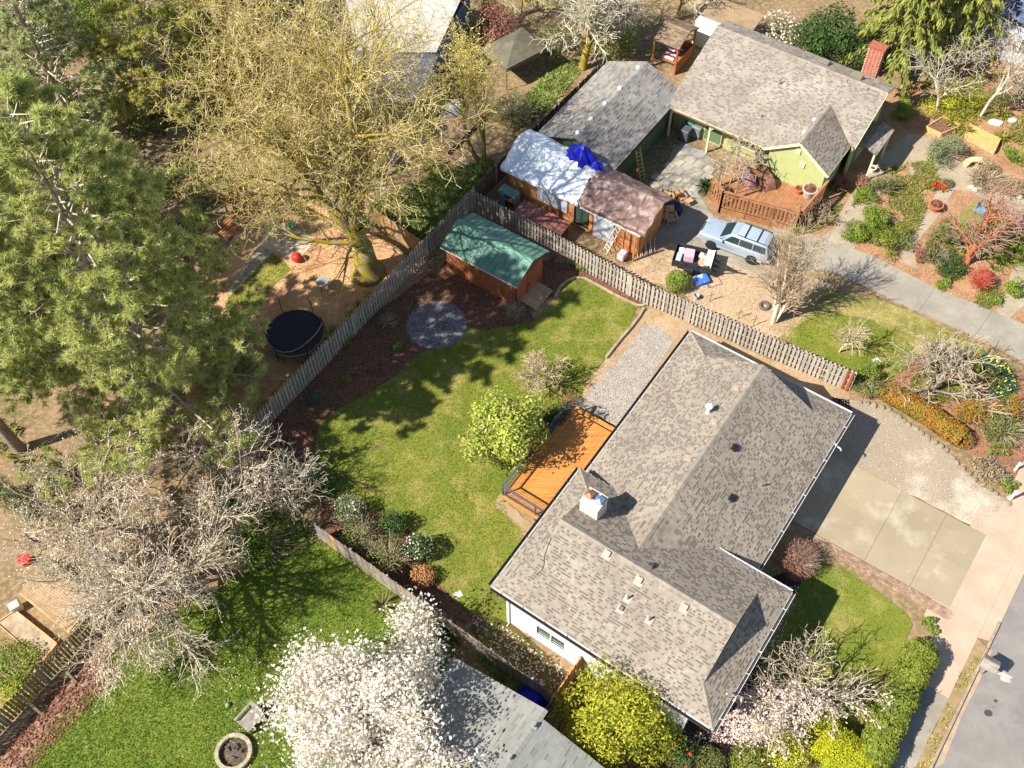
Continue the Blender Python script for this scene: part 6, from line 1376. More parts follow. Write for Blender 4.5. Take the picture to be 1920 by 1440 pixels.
hedge('hedge', 'long clipped laurel hedge along the sidewalk', [(1730,1222),(1710,1256),(1694,1292),(1672,1338),(1650,1392),(1634,1436)], 1.6, 1.7, f_laurel, 17000, .13, 7)
hedge('hedge', 'yellow-green clipped hedge at the bottom edge by the magnolia petals', [(1540,1378),(1568,1402),(1600,1428),(1625,1450)], 2.0, 1.6, f_yell, 9000, .1, 8)
shrub('ball_shrub', 'clipped dark green ball shrub below the house corner', 1405, 1428, .95, 1.5, f_laurel, 3600, .08, seed=9, rough=.06, lumps=14)
shrub('ball_shrub', 'clipped olive ball shrub left of the dark green ball', 1328, 1432, .85, 1.4, f_olive, 2800, .08, seed=10, rough=.06, lumps=14)
shrub('ball_shrub', 'clipped yellow-green mound sprinkled with fallen petals', 1476, 1410, 1.1, 1.5, f_yell, 3800, .09, seed=11, rough=.08, flower=f_pink, fl_n=260)
shrub('camellia', 'dark shrub with red flowers at the bottom edge', 1285, 1424, .9, 1.6, f_dark, 1800, .12, seed=12, flower=f_red, fl_n=26, fl_s=.16)
shrub('camellia', 'leggy shrub with a few red blossoms against the white wall', 1200, 1285, 1.0, 1.8, f_olive, 900, .1, seed=13, flower=f_red, fl_n=14, fl_s=.14, ry=.5, rz=HROT, twigs=80)
shrub('golden_cypress', 'feathery golden-yellow conifer beside the white wall', 1152, 1352, 2.7, 4.6, f_gold, 19000, .17, .35, seed=14, cat='tree', fold=.1, blobs=34)
shrub('low_shrub', 'green shrub under the golden conifer', 1245, 1385, 1.1, 1.8, f_bright, 2000, .11, seed=15)
# magnolias in blossom
def magnolia(name, label, px, py, L, r0, n_fl, mat_, seed, fl=.16, part=None, leafy=0, d0=(0,0,1), spec=None, spread=.22, minlev=2):
    rg = np.random.default_rng(seed); g = G(px, py); root = empty(name, g, 0, label, 'tree')
    segs, tips = skeleton(rg, (g.x, g.y, -.1), d0, L, r0, spec or sp4(3.0,2.3,1.7,1.05,.12,.015,.95,.2), 3); wood(root, segs, m_bark, 2, .014, m_twig)
    lo = segs[segs[:, 8] >= minlev]; i = rg.integers(0, len(lo), n_fl); t = rg.random(n_fl)[:, None]; P = lo[i, :3]*(1-t)+lo[i, 3:6]*t+rg.normal(0, spread, (n_fl, 3)); P = P[P[:, 2] > .4]
    if part is not None: P = P[rg.random(len(P)) < part(P-np.array(g))]
    foliage(root, rg, P, rg.normal(0,.7,(len(P),3))+np.array([0,0,.6]), fl, mat_, .75, name='blossom', fold=.12)
    if leafy: i = rg.integers(0, len(lo), leafy); foliage(root, rg, lo[i, 3:6]+rg.normal(0,.2,(leafy,3)), rg.normal(0,1,(leafy,3)), .12, f_olive, .5)
    return root
magnolia('magnolia_tree', 'large magnolia covered in white blossom over the lower lawn', 762, 1408, 5.0, .26, 32000, f_white, 71, .16, leafy=2600, d0=(-.2,.1,1), spread=.3)
magnolia('magnolia_tree', 'pink-white magnolia half in bloom in front of the house', 1488, 1330, 3.4, .13, 5200, f_pink, 72, .13, part=lambda d: np.clip(.22-d[:,1]*.35,.03,1), d0=(.05,.05,1), spread=.16)
# ---- shrubs below the back lawn
L4 = [('white-flecked shrub near the plum bed', 652,958,.95,1.6,f_grey,1800,.1,f_white,160), ('twiggy olive shrub along the board fence', 672,1000,1.2,1.6,f_olive,1500,.1,None,0), ('round dark green shrub on the lawn edge', 737,982,.78,1.35,f_dark,2200,.1,None,0),
      ('grey twiggy shrub beside the white-flowered bush', 728,1040,1.35,1.9,f_olive,1900,.09,None,0), ('rounded bush with small white flowers casting a round shadow', 786,1028,.85,1.6,f_dark,2200,.1,f_white,180), ('orange-leaved low shrub by the board fence', 792,1082,.75,1.0,f_rust,1300,.1,None,0),
      ('small twiggy shrub between the green bush and the fence', 690,1030,.8,1.2,f_twig,900,.08,None,0), ('green shrub at the shaded lawn corner', 605,905,.85,1.3,f_dark,1600,.11,None,0)]
for i, (lab, x, y, r_, h, mt_, n, lf, fl, fn) in enumerate(L4): shrub('garden_shrub', lab, x, y, r_, h, mt_, n, lf, seed=100+i, flower=fl, fl_n=fn, fl_s=.1, twigs=120 if mt_ in (f_olive, f_twig, f_grey) else 0)
def spiky(name, label, px, py, r_, h, mat_, n=60, seed=0, w=.05, cat='plant', droop=.5, group=None):
    rg = np.random.default_rng(seed+int(px)); c = G(px, py); root = empty(name, c, 0, label, cat, group); t = rg.uniform(0,6.28,n); el = rg.uniform(.15,1.3,n); L = r_*rg.uniform(.7,1.15,n)
    d = np.c_[np.cos(t)*np.cos(el), np.sin(t)*np.cos(el), np.sin(el)]; s = np.c_[-np.sin(t), np.cos(t), np.zeros(n)]*w/2; p0 = np.zeros((n,3)); p1 = d*L[:,None]*.6; p2 = d*L[:,None]; p2[:,2] -= droop*L*.35; p2[:,2] = np.maximum(p2[:,2],.02)
    V = np.stack([p0-s, p0+s, p1+s, p1-s, p1-s, p1+s, p2+s*.2, p2-s*.2], 1).reshape(-1,3); F = np.arange(n*8).reshape(-1,4); link('leaves', np_mesh('leaves', V, F, np.repeat(rg.uniform(0,1,n),2)), mat_, root)
    MB().lathe([(.08,-.05),(.07,h*.25)], 7).build('stem', m_bark, root); return root
spiky('yucca', 'spiky dark yucca beside the board fence', 842, 1190, 1.0, .8, f_dark, 90, 1, .07); spiky('yucca', 'brownish spiky plant above the white magnolia', 717, 1136, .9, .7, f_olive, 80, 2, .06)
for x, y, lab in ((1786,240,'golden fern clump behind the raised bed'),(1810,252,'golden fern clump at the raised bed end'),(1876,262,'yellow fern by the second raised bed'),(1880,218,'yellow fern clump near the thin pale tree'),(815,312,'yellow fern on the ground cover slope'),(1322,352,'dark strappy plant beside the wooden terrace')):
    spiky('fern', lab, x, y, .9 if x > 1000 else 1.1, .5, f_fern if x != 1322 else f_dark, 70, int(y), .09, 'fern', 1.0)
# ---- row of young conifers along the trampoline side of the fence
CON = [(690,555),(672,573),(655,589),(625,620),(612,636),(595,654),(581,669),(569,683),(533,721),(516,740),(498,760),(488,773),(470,796)]
for i, (x, y) in enumerate(CON):
    gold = i in (0, 2, 4, 8, 9)
    shrub('young_conifer', ('golden' if gold else 'dark green')+' young conifer along the picket fence, '+['first','second','third','fourth','fifth','sixth','seventh','eighth','ninth','tenth','eleventh','twelfth','thirteenth'][i]+' from the maple', x, y, .32, .95, f_gold if gold else f_bright, 420, .08, seed=200+i, group='young conifers along the picket fence', cat='conifer', rough=.1)
for i, (x, y) in enumerate(((0,915),(22,935),(44,950),(64,962))):
    shrub('dark_conifer', ['dark conifer at the left edge','dark conifer second from the left edge','dark conifer third from the left edge','dark conifer nearest the plum tree at the left'][i], x, y, .7, 2.2, f_dark, 1500, .09, seed=220+i, cat='conifer', group='dark conifers at the left edge')
shrub('laurel_bush', 'dark laurel bush under the pine at the left', 95, 895, 1.0, 1.4, f_dark, 1500, .14, seed=230)
shrub('laurel_bush', 'bright green bush by the slat fence at the left edge', 18, 1250, 1.5, 1.0, f_bright, 2400, .12, seed=231)
shrub('low_shrub', 'golden-green low shrub at the left edge below the raised bed', 30, 1305, .9, .8, f_gold, 1200, .1, seed=232)
# ---- bed plants
for i, (x, y, r_, mt_, lab) in enumerate(((728,600,.7,f_twig,'sparse twiggy shrub beside the slate circle'),(745,650,.4,f_bright,'small green plant in the back bed'),(700,690,.45,f_olive,'low olive plant in the back bed'),(590,745,.6,f_teal,'blue-green plant by the picket fence'),(650,640,.5,f_bright,'small green plant near the fence shadow'),(650,710,.35,f_bright,'tiny green plant in the back bed centre'),(860,480,.4,f_twig,'twiggy plant at the shed corner'),
        (965,580,.8,f_twig,'bare twiggy bush in front of the shed ramp'),(1095,497,.6,f_bright,'green plant by the fence near the shed ramp'),(1060,480,.9,f_twig,'bare twigs along the picket fence behind the shed'))):
    shrub('bed_plant', lab, x, y, r_, r_*1.1, mt_, int(500*r_/.5), .08, seed=240+i, cat='plant', twigs=60 if mt_ is f_twig else 0)
# ---- right-hand gardens
RG = [(1700,205,1.0,1.4,f_bright,'leafy shrub at the corner of the raised bed'),(1790,196,2.0,1.3,f_gold,'wide yellow-green shrub in the far bed'),(1775,277,1.15,1.7,f_grey,'rounded grey-green olive bush on the garden path'),(1655,345,1.0,1.2,f_olive,'thin olive shrub beside the walk'),(1625,365,.8,.9,f_bright,'bright green shrub at the walk bend'),
      (1640,410,1.2,1.3,f_bright,'large leafy green shrub beside the walk'),(1602,432,.9,1.0,f_bright,'pale green shrub at the drive corner'),(1680,455,1.1,1.4,f_laurel,'bright rounded shrub above the drive'),(1618,345,.6,.8,f_brown,'reddish shrub near the porch'),(1530,400,1.0,1.1,f_twig,'dry brown shrub at the end of the terrace'),(1500,432,.5,.6,f_bright,'low green plant below the terrace corner'),(1575,345,.7,.7,f_brown,'red-stemmed plant beside the green house'),
      (1755,475,.9,1.0,f_olive,'olive shrub beside the middle path'),(1728,478,.5,.7,f_brown,'small russet shrub by the path corner'),(1790,500,.9,.9,f_dark,'dark green shrub left of the red bush'),(1775,440,1.1,1.2,f_olive,'open grey-olive shrub on the garden lawn edge'),(1868,560,.5,.5,f_bright,'low green plant below the red bush'),(1768,530,.45,.4,f_bright,'small green clump at the drive edge'),
      (1900,470,1.0,1.0,f_laurel,'dark laurel at the right edge of the garden'),(1905,540,.7,.8,f_bright,'light green shrub at the right edge'),(1905,290,.9,1.0,f_bright,'yellow-green shrub at the right edge of the far bed'),(1878,180,1.0,.9,f_olive,'olive ground shrub at the upper right edge'),(1870,430,.9,.9,f_gold,'golden shrub beyond the garden lawn'),(1850,330,1.3,1.0,f_twig,'dry brown perennials beside the path'),(1900,350,.9,.8,f_twig,'grey dry perennials at the right edge'),
      (1637,693,.75,1.0,f_bright,'round green shrub at the end of the picket fence'),(1625,722,.9,.7,f_olive,'sprawling olive juniper beside the gravel parking'),(1690,742,.6,.8,f_rust,'orange-topped shrub in the street bed'),(1840,770,1.3,1.3,f_orange,'orange and green nandina in the street bed'),(1885,800,1.2,1.3,f_olive,'olive shrub beside the nandina'),(1905,770,.8,1.1,f_orange,'russet nandina at the right edge'),
      (1858,882,.9,.8,f_twig,'thin grey shrub near the parking edge'),(1892,905,.5,.4,f_bright,'low plant with purple flowers near the sidewalk'),(1825,690,.6,.5,f_bright,'green clump under the spreading tree'),(1720,745,.6,.6,f_twig,'dry grass clump below the spreading tree'),(1740,1165,.35,.4,f_bright,'small green plant at the hedge end'),(1748,1182,.3,.35,f_bright,'tiny plant beside the hedge end')]
for i, (x, y, r_, h, mt_, lab) in enumerate(RG): shrub('garden_shrub', lab, x, y, r_*1.2, h*1.05, mt_, int(2600*r_*r_+400), .1, seed=300+i, blobs=12, ry=r_*(.85+.5*((i*7)%5)/5), rz=i*.9, twigs=int(110*r_) if mt_ in (f_twig, f_olive, f_grey, f_orange) else 0)
hedge('hedge', 'low orange and green clipped hedge along the gravel parking', [(1668,735),(1700,752),(1738,775),(1775,800),(1806,820)], 1.25, 1.0, f_orange, 7000, .1, 81)
for i in range(14):
    x, y = 1855+(i % 5)*11+((i//5) % 2)*5, 822+(i//5)*13
    shrub('spurge_head', 'round lime-green spurge head in the street bed', x, y, .2, .45, f_bright, 130, .07, seed=400+i, rough=.05, group='lime-green spurge heads in the street bed', cat='flower')
rg = np.random.default_rng(88)
for nm, lab, poly, n, mt_, sz, z in (('daffodils','blue-green daffodil leaves with yellow flowers in the street bed', PX(1835,668, 1870,676, 1895,700, 1905,735, 1870,750, 1850,742, 1880,722, 1870,700, 1840,690), 1600, f_teal, .2, .2),):
    P = scatter(poly, n); o = blades(nm, P, .0, .38, .05, mt_, None, lab, 89, .5, 1); o['kind'] = 'stuff'
    flecks('daffodil_flowers', scatter(poly, 70), .3, .1, f_yfl, o, 90, .6)
    P = scatter(PX(1735,655, 1800,660, 1830,690, 1790,700, 1750,680), 700); blades('daffodils', P, .0, .34, .05, mt_, None, 'sparse daffodil leaves under the spreading tree', 91, .5, 1); 
# ---- trees at the upper right
rgc = np.random.default_rng(95)
def cedar(name, label, px, py, h, seed, spread, mat_, n=5200, zmin=1.5):
    rg = np.random.default_rng(seed); g = G(px, py); root = empty(name, g, 0, label, 'tree'); segs = []; P = []; D = []
    for i in range(10): segs.append((g.x, g.y, h*i/10-.1, g.x, g.y, h*(i+1)/10, .42*(1-i/10*.9), .42*(1-(i+1)/10*.9), 0))
    for b in range(int(h*6)):
        f = (b+rg.random())/(h*6); z = zmin+f*(h-zmin); an = b*2.4; L = spread*(1-f*.85)*rg.uniform(.75,1.1); d = np.array([math.cos(an), math.sin(an), .35]); p = np.array([g.x,g.y,z]); m_ = 7
        for j in range(m_):
            d = unitv(d+np.array([0,0,-.16])+rg.normal(0,.05,3)); q = p+d*L/m_; segs.append((*p,*q,.05*(1-j/m_),.05*(1-(j+1)/m_)+.008,2)); p = q
            if j > 0:
                for k in range(20):
                    s = np.cross(d,[0,0,1.])*rg.choice([-1,1]); dd = unitv(d*rg.uniform(.2,1)+s*rg.uniform(.1,1.1)+np.array([0,0,-rg.uniform(.2,.7)])); P.append(p+rg.normal(0,.12,3)); D.append(dd)
    wood(root, np.array(segs), m_pbark, 1, .015); P = np.array(P); D = np.array(D); i = rg.permutation(len(P))[:n]; P, D = P[i], D[i]; L = rg.uniform(.45,.9,len(P))[:,None]
    s = unitv(np.cross(D, np.array([[0,0,1.]])+rg.normal(0,.3,(len(P),3))))*.11; drop = np.array([[0,0,-1.]])*L*.22
    L = L*.62; s = s*.6; drop = drop*.62
    V = np.stack([P, P+D*L*.4+s, P+D*L*.75+s*.7+drop*.5, P+D*L+drop, P+D*L*.75-s*.7+drop*.5, P+D*L*.4-s], 1)-np.array(g); F = np.arange(len(P)*6).reshape(-1,6)
    link('crown', np_mesh('crown', V.reshape(-1,3), F, rg.uniform(0,1,len(P))), mat_, root); return root
cedar('cedar_tree', 'golden-green cedar with drooping sprays behind the brick chimney', 1668, 128, 12, 96, 4.6, fm('cedar_sprays', (160,160,78), (126,134,56), c3=(104,118,44)), 16000)
cedar('cedar_tree', 'golden-green cedar at the top edge near the far corner house', 1770, 95, 11, 97, 4.2, fm('cedar_sprays', (160,160,78), (126,134,56)), 13000)
shrub('rhododendron', 'large dark rhododendron behind the green house', 1545, 62, 2.6, 3.6, f_dark, 6500, .2, seed=97, cat='shrub', blobs=18); shrub('rhododendron', 'dark evergreen bush under the golden cedar', 1625, 95, 1.8, 2.4, f_dark, 2600, .18, seed=98)
shrub('azalea', 'pale flowering bush behind the far roof edge', 1462, 58, 1.9, 1.8, f_olive, 2000, .12, seed=99, flower=f_pink, fl_n=420, fl_s=.17)
shrub('red_maple', 'dark red leafed shrub in front of the far corner house', 1815, 78, 1.3, 2.0, MT('maroon_leaves', (130,44,40), (96,32,32), scale=2, shade=.4), 1500, .12, seed=100)
shrub('evergreen_shrub', 'green shrub beside the shaded deck', 780, 232, 1.5, 2.2, f_dark, 2600, .12, seed=101); shrub('evergreen_shrub', 'loose green shrub along the dark board fence', 960, 205, 1.8, 2.2, f_olive, 2600, .12, seed=102, twigs=200); shrub('evergreen_shrub', 'yellow-green shrub at the garage back corner', 1150, 75, 2.0, 2.4, f_bright, 2600, .14, seed=103); shrub('evergreen_shrub', 'green shrub under the lichen tree', 1050, 75, 1.8, 2.2, f_dark, 2200, .13, seed=104)
for i, (x, y, r_, h, mt_, lab) in enumerate(((60,180,3.2,4.5,f_dark,'dark evergreen mass at the left edge'),(60,40,3.4,4.5,f_grey,'grey-green leafy mass in the top left corner'),(180,20,3.2,4.0,f_bright,'bright leafy mass at the top left edge'),(330,30,2.8,3.5,f_olive,'olive thicket left of the far house'),(610,150,2.4,2.6,f_olive,'olive thicket behind the maple trunk'),(540,270,2.4,2.4,f_dark,'dark green bush below the maple crown'),(200,330,3.0,4.0,f_olive,'olive leafy tree under the pine crown'),(420,120,3.0,3.5,f_bright,'green thicket behind the maple'),(560,40,3.0,3.5,f_dark,'dark thicket at the top edge'),(250,80,3.4,5.0,f_olive,'olive leafed tree at the top left'),(930,40,2.2,3.0,f_brown,'brown thicket before the far houses'),(420,690,1.8,2.4,f_olive,'olive shrub under the pine by the trampoline'),(480,1010,2.0,1.0,f_bright,'green ground shrub in the plum bed'),(430,940,1.6,1.6,f_grey,'grey-green shrub under the budding tree'),(400,640,2.0,3.0,f_olive,'leafy shrub beside the trampoline'))):
    shrub('thicket', lab, x, y, r_, h, mt_, int(900*r_*r_), .16, seed=500+i, blobs=16, twigs=200)
# ground covers and fallen petals
m_ivl = fm('ground_cover_leaves', (150,160,80), (110,132,54), c3=(190,180,120))
for nm, poly, n, lab in (('ground_cover', IVYB, 9000, 'leafy ground cover on the slope above the picket fence'), ('ground_cover', IVY2, 3500, 'leafy ground cover beside the dark board fence'), ('ground_cover', PX(420,985, 520,960, 580,985, 590,1010, 520,1040, 430,1060), 4500, 'ivy at the edge of the lower lawn'), ('ground_cover', PX(930,1190, 900,1195, 1000,1290, 1030,1310, 960,1300, 890,1230), 1500, 'low leafy plants in the shade below the board fence')):
    o = blades(nm, scatter(poly, n), .0, .16, .14, m_ivl, None, lab, 92, .9, 1)
flecks('fallen_petals', np.vstack([scatter(PX(1380,1300, 1500,1270, 1520,1380, 1400,1400, 1330,1390), 2600), scatter(PX(1440,1090, 1500,1100, 1430,1290, 1300,1420, 1260,1390, 1330,1370), 700), scatter(PX(880,1150, 960,1180, 1070,1265, 1030,1300, 900,1200), 420), scatter(PX(420,1180, 860,1180, 900,1440, 420,1440), 900)]), .012, .07, f_pink, None, 93)
flecks('brown_leaves', np.vstack([scatter(PX(770,1290, 850,1280, 870,1340, 800,1380), 700), scatter(PX(100,1290, 190,1210, 230,1260, 60,1440, -20,1440), 1600)]), .012, .1, f_brown, None, 94)

# low greenery between the shrubs of the right-hand beds
m_low = fm('low_bed_leaves', (148,150,76), (116,128,54), c3=(176,140,96))
for poly, n, lab in ((PX(1585,400, 1650,320, 1745,300, 1770,340, 1735,400, 1700,470, 1640,460, 1600,450), 5200, 'low plants between the shrubs beside the walk'), (PX(1715,500, 1745,440, 1800,470, 1880,510, 1880,560, 1850,580, 1790,545), 4200, 'low plants around the red bush'), (PX(1690,170, 1780,150, 1930,130, 1935,290, 1860,240, 1780,215), 4200, 'sparse low plants in the far bed'), (PX(1620,700, 1700,730, 1830,800, 1900,830, 1905,690, 1780,660, 1700,690), 3600, 'sparse low plants in the street bed'), (PX(1500,380, 1560,340, 1590,350, 1560,420, 1510,440), 1400, 'low plants beside the green house corner')):
    P = scatter(poly, n*2); nz = np.array([mnoise.noise(Vector((p[0]*.55, p[1]*.55, 3.1))) for p in P]); P = P[nz > .02]; blades('low_plants', P, .0, .2, .1, m_low, None, lab, 77, .8, 1)
P = scatter(STRIP, 5000); P = P[np.array([mnoise.noise(Vector((p[0]*1.2, p[1]*1.2, 1.1))) for p in P]) > 0]; blades('strip_weeds', P, .02, .12, .06, m_dblade, None, 'dry weeds in the planting strip', 78, .8, 1)
P = scatter(PX(140,280, 480,60, 700,60, 640,380, 420,380, 300,600, 60,900, -60,800, -60,300), 15000); P = P[np.array([mnoise.noise(Vector((p[0]*.3, p[1]*.3, 5.1))) for p in P]) > -.05]; blades('undergrowth', P, .0, .3, .2, fm('undergrowth_leaves', (140,140,72), (104,112,50)), None, 'undergrowth below the trees at the upper left', 79, .8, 1)
# ================================================================== THINGS IN THE YARDS
RZ = HROT
m_gwd = MT('grey_weathered_wood', (156,148,134), (128,120,108), scale=4, rough=.85, rand=.08)
# mailbox at the kerb
mbx = empty('mailbox', G(1838,1262), math.atan2(kd.y,kd.x), 'weathered wooden mailbox shelter on the planting strip', 'mailbox')
MB().box((0,0,.5),(.12,.12,1.0)).build('post', m_gwd, mbx); MB().box((0,0,1.02),(.5,.62,.06)).build('shelf', m_gwd, mbx)
bx_ = MB(); bx_.box((0,0,1.2),(.42,.55,.3)); bx_.build('box', MT('grey_metal_box',(120,120,122),rough=.5), mbx, bevel=.03)
for sg in (-1,1):
    for k in range(4): MB().box((sg*(.055+k*.085),0,1.53-k*.062),(.1,.78,.025),Matrix.Rotation(sg*.62,3,'Y')).build('roof_slat', m_gwd, mbx)
MB().box((0,.36,1.25),(.4,.03,.42)).build('back_board', m_gwd, mbx)
# fire pit
fp = empty('fire_pit', G(440,1412), 0, 'round stone fire pit on the lower lawn', 'fire pit')
m_fpb = MT('pit_block', (176,164,142), (148,136,116), scale=6, bump=.4, rand=.14)
bm_ = MB().box((0,0,0),(.2,.32,.13)).mesh('block', bevel=.02)
for c in range(2):
    for i in range(16):
        t = (i+.5*c)*2*math.pi/16; link('block', bm_, m_fpb, fp, loc=(.78*math.cos(t),.78*math.sin(t),.08+c*.135), rz=t)
MB().lathe([(.66,.02),(.4,.05),(.01,.1)],16).build('ash_bed', MT('ash',(120,100,88),(70,62,58),scale=9,bump=.6), fp)
rgq = random.Random(8)
for i in range(9):
    a = rgq.uniform(0,6.28); r_ = rgq.uniform(.05,.4); MB().tube([(r_*math.cos(a),r_*math.sin(a),.12),(r_*math.cos(a)+.25*math.cos(a*3),r_*math.sin(a)+.25*math.sin(a*3),.16)],.045,6).build('charred_log', MT('charred_wood',(110,92,80),(60,52,48),scale=12), fp)
# wooden garden chair
wc_ = empty('garden_chair', G(472,1352), R(-38), 'grey wooden low chair on the lower lawn beside the fire pit', 'chair')
for k in range(7): MB().box((-.33+k*.11,0,.42),(.1,1.0,.03)).build('seat_slat', m_gwd, wc_)
for k in range(7): MB().box((-.33+k*.11,.52,.72),(.1,.04,.62),Matrix.Rotation(-.25,3,'X')).build('back_slat', m_gwd, wc_)
for sx in (-1,1):
    MB().box((sx*.44,0,.62),(.11,1.05,.035)).build('arm', m_gwd, wc_)
    for y in (-.42,.42): MB().box((sx*.42,y,.3),(.07,.09,.6)).build('leg', m_gwd, wc_)
MB().lathe([(.01,0),(.08,.02),(.12,.1),(.12,.14),(.08,.22),(.01,.24)],14).build('ball', MT('green_ball',(132,150,100)), None, 'small green ball on the lawn beside the grey chair', 'ball', smooth=True, loc=G(428,1323))
# raised beds and timber platform at lower left
def raised_bed(name, label, corners, h, soil, wood_m):
    W = [G(*c) for c in corners]; c = sum(W, Vector())/4; root = empty(name, c, 0, label, 'raised bed'); q = [w-c for w in W]
    for i in range(4): MB().beam(q[i]+Vector((0,0,h/2)), q[(i+1)%4]+Vector((0,0,h/2)), .06, h).build('side_board', wood_m, root)
    qi = [v*.97 for v in q]; MB().hexa([v for v in (qi if area(W) and ((qi[1]-qi[0]).cross(qi[2]-qi[1])).z > 0 else list(reversed(qi)))], [v+Vector((0,0,h*.8)) for v in (qi if ((qi[1]-qi[0]).cross(qi[2]-qi[1])).z > 0 else list(reversed(qi)))]).build('soil', soil, root); return root
m_bedw = MT('bed_board', (212,172,120), (190,148,98), scale=3, rand=.08); m_bsoil = MT('dry_bed_soil', (190,168,140), (150,126,100), scale=3, bump=.6, bscale=14)
raised_bed('raised_bed', 'long timber raised bed with dry leaves at the lower left', [(-2,1172),(32,1148),(110,1210),(82,1245)], .3, m_bsoil, m_bedw)
raised_bed('raised_bed', 'raised bed with trellis beside the porch of the green house', [(1734,245),(1765,226),(1798,243),(1762,258)], .4, m_mulch, m_bedw)
raised_bed('raised_bed', 'raised bed with straw beside the garden path', [(1806,258),(1815,240),(1872,268),(1862,290)], .4, MT('straw',(206,176,110),(180,148,90),scale=5,bump=.6), m_bedw)
plt = empty('timber_platform', G(115,1130), 0, 'square tan timber platform under the bare tree', 'platform'); PV = Vector(plt.location)
p4 = [G(42,1118), G(95,1052), G(205,1120), G(135,1192)]; e0 = p4[1]-p4[0]; e1 = p4[3]-p4[0]; nb_ = 18
for i in range(nb_):
    a = p4[0]+e0*((i+.5)/nb_); MB().beam(a-PV+Vector((0,0,.4)), a+e1-PV+Vector((0,0,.4)), e0.length/nb_-.012, .04).build('plank', m_gwood, plt)
for i in range(4): MB().beam(p4[i]-PV+Vector((0,0,.2)), p4[(i+1)%4]-PV+Vector((0,0,.2)), .05, .36).build('side_board', m_bedw, plt)
MB().box((0,0,.3),(.55,.45,.6)).build('storage_box', MT('pale_plastic',(206,198,176)), None, 'pale plastic box beside the lower left raised bed', 'box', bevel=.04, loc=G(34,1142), rz=.6)
MB().lathe([(.28,0),(.34,.05),(.2,.12),(.16,.5),(.3,.62),(.12,.66),(.02,.7)],14).build('garden_ornament', MT('stone_ornament',(150,142,128)), None, 'round stone ornament at the edge of the lower lawn', 'ornament', smooth=True, loc=G(233,1196))
MB().lathe([(.2,0),(.26,.02),(.3,.4),(.33,.42),(.33,.5)],12).build('red_bucket', MT('red_plastic',(206,50,44),rough=.4), None, 'red bucket at the left edge near the bare tree', 'bucket', loc=G(51,1055))
# trampoline
tr_ = empty('trampoline', G(558,640), 0, 'round black trampoline with bent net poles beside the picket fence', 'trampoline'); tz = .85; tr_r = 1.75
MB().lathe([(.01,tz),(tr_r*.86,tz),(tr_r*.86,tz-.01),(.01,tz-.01)],32).build('mat', MT('black_mat',(22,26,38),(34,38,52),scale=2,rough=.6), tr_)
MB().lathe([(tr_r*.87,tz+.01),(tr_r,tz+.03),(tr_r,tz-.02),(tr_r*.87,tz-.02)],32).build('spring_pad', MT('navy_pad',(26,30,44),rough=.6), tr_)
ring = [(tr_r*math.cos(t),tr_r*math.sin(t),tz) for t in np.linspace(0,2*math.pi,33)]; MB().tube(ring,.035,6,False).build('frame_ring', MT('tan_tube',(150,136,90),rough=.5), tr_)
for i in range(6):
    t = i*math.pi/3; x, y = tr_r*math.cos(t), tr_r*math.sin(t)
    MB().tube([(x,y,tz),(x*1.02,y*1.02,.03)],.03,6).build('leg', m_metal, tr_)
    MB().tube([(x*1.04,y*1.04,.3),(x*1.06,y*1.06,1.6),(x*.98,y*.98,2.3)],.025,6).build('net_pole', m_black, tr_)
MB().tube([(tr_r*math.cos(t)*1.0,tr_r*math.sin(t)*1.0,1.9-.75*math.sin((t+.5))**2) for t in np.linspace(-2.9,.6,14)],.03,5).build('sagging_net_edge', MT('tan_tube',(150,136,90)), tr_)
nt_ = MB()
for k in range(48):
    t = 2*math.pi*k/48; nt_.beam((tr_r*math.cos(t),tr_r*math.sin(t),tz-.05),(tr_r*.99*math.cos(t),tr_r*.99*math.sin(t),.32),.03,.008)
o = nt_.build('skirt_webbing', MT('grey_net',(120,120,124)), tr_); o['kind'] = 'stuff'
ld = empty('trampoline_ladder', G(530,672), R(60), 'short ladder leaning below the trampoline', 'ladder')
for sx in (-.18,.18): MB().beam((sx,-.3,0),(sx,.15,.8),.04,.03).build('rail', m_metal, ld)
for k in range(3): MB().beam((-.18,-.22+k*.15,.15+k*.25),(.18,-.22+k*.15,.15+k*.25),.05,.03).build('rung', m_metal, ld)
# maple yard bits
def table_round(label, px, py, r_, h, mat_):
    t = empty('garden_table', G(px,py), 0, label, 'table'); MB().lathe([(.01,h),(r_,h),(r_,h-.04),(.01,h-.04)],20).build('table_top', mat_, t)
    for i in range(3): a = i*2.094; MB().tube([(r_*.3*math.cos(a),r_*.3*math.sin(a),h-.03),(r_*.75*math.cos(a),r_*.75*math.sin(a),0)],.02,6).build('leg', m_black, t)
table_round('round grey table under the mossy maple branches', 609, 541, .45, .7, MT('grey_table',(150,146,138)))
MB().lathe([(.02,0),(.22,.03),(.34,.25),(.3,.5),(.12,.62),(.02,.64)],14).build('red_toy', MT('red_plastic',(206,50,44)), None, 'round red play toy under the maple', 'toy', smooth=True, loc=G(558,489))
MB().lathe([(.02,0),(.2,.02),(.26,.2),(.2,.34),(.02,.36)],10).build('green_toy', MT('green_plastic',(80,190,110)), None, 'green plastic toy on the sandy path', 'toy', smooth=True, loc=G(547,426))
rk = empty('lumber_stack', G(440,420), HROT, 'stack of reddish planks under the pine', 'lumber')
for i in range(9): MB().box((random.uniform(-.1,.1),-.6+i*.15,.06+.05*(i%3)),(2.6,.13,.045)).build('plank', MT('reddish_plank',(190,130,90),(166,106,72),scale=3,rand=.12), rk)
rk2 = empty('play_tower', G(455,395), HROT, 'brown wooden play structure half hidden by the pine', 'play structure')
for x in (-.7,.7):
    for y in (-.7,.7): MB().box((x,y,.9),(.1,.1,1.8)).build('post', m_rw, rk2)
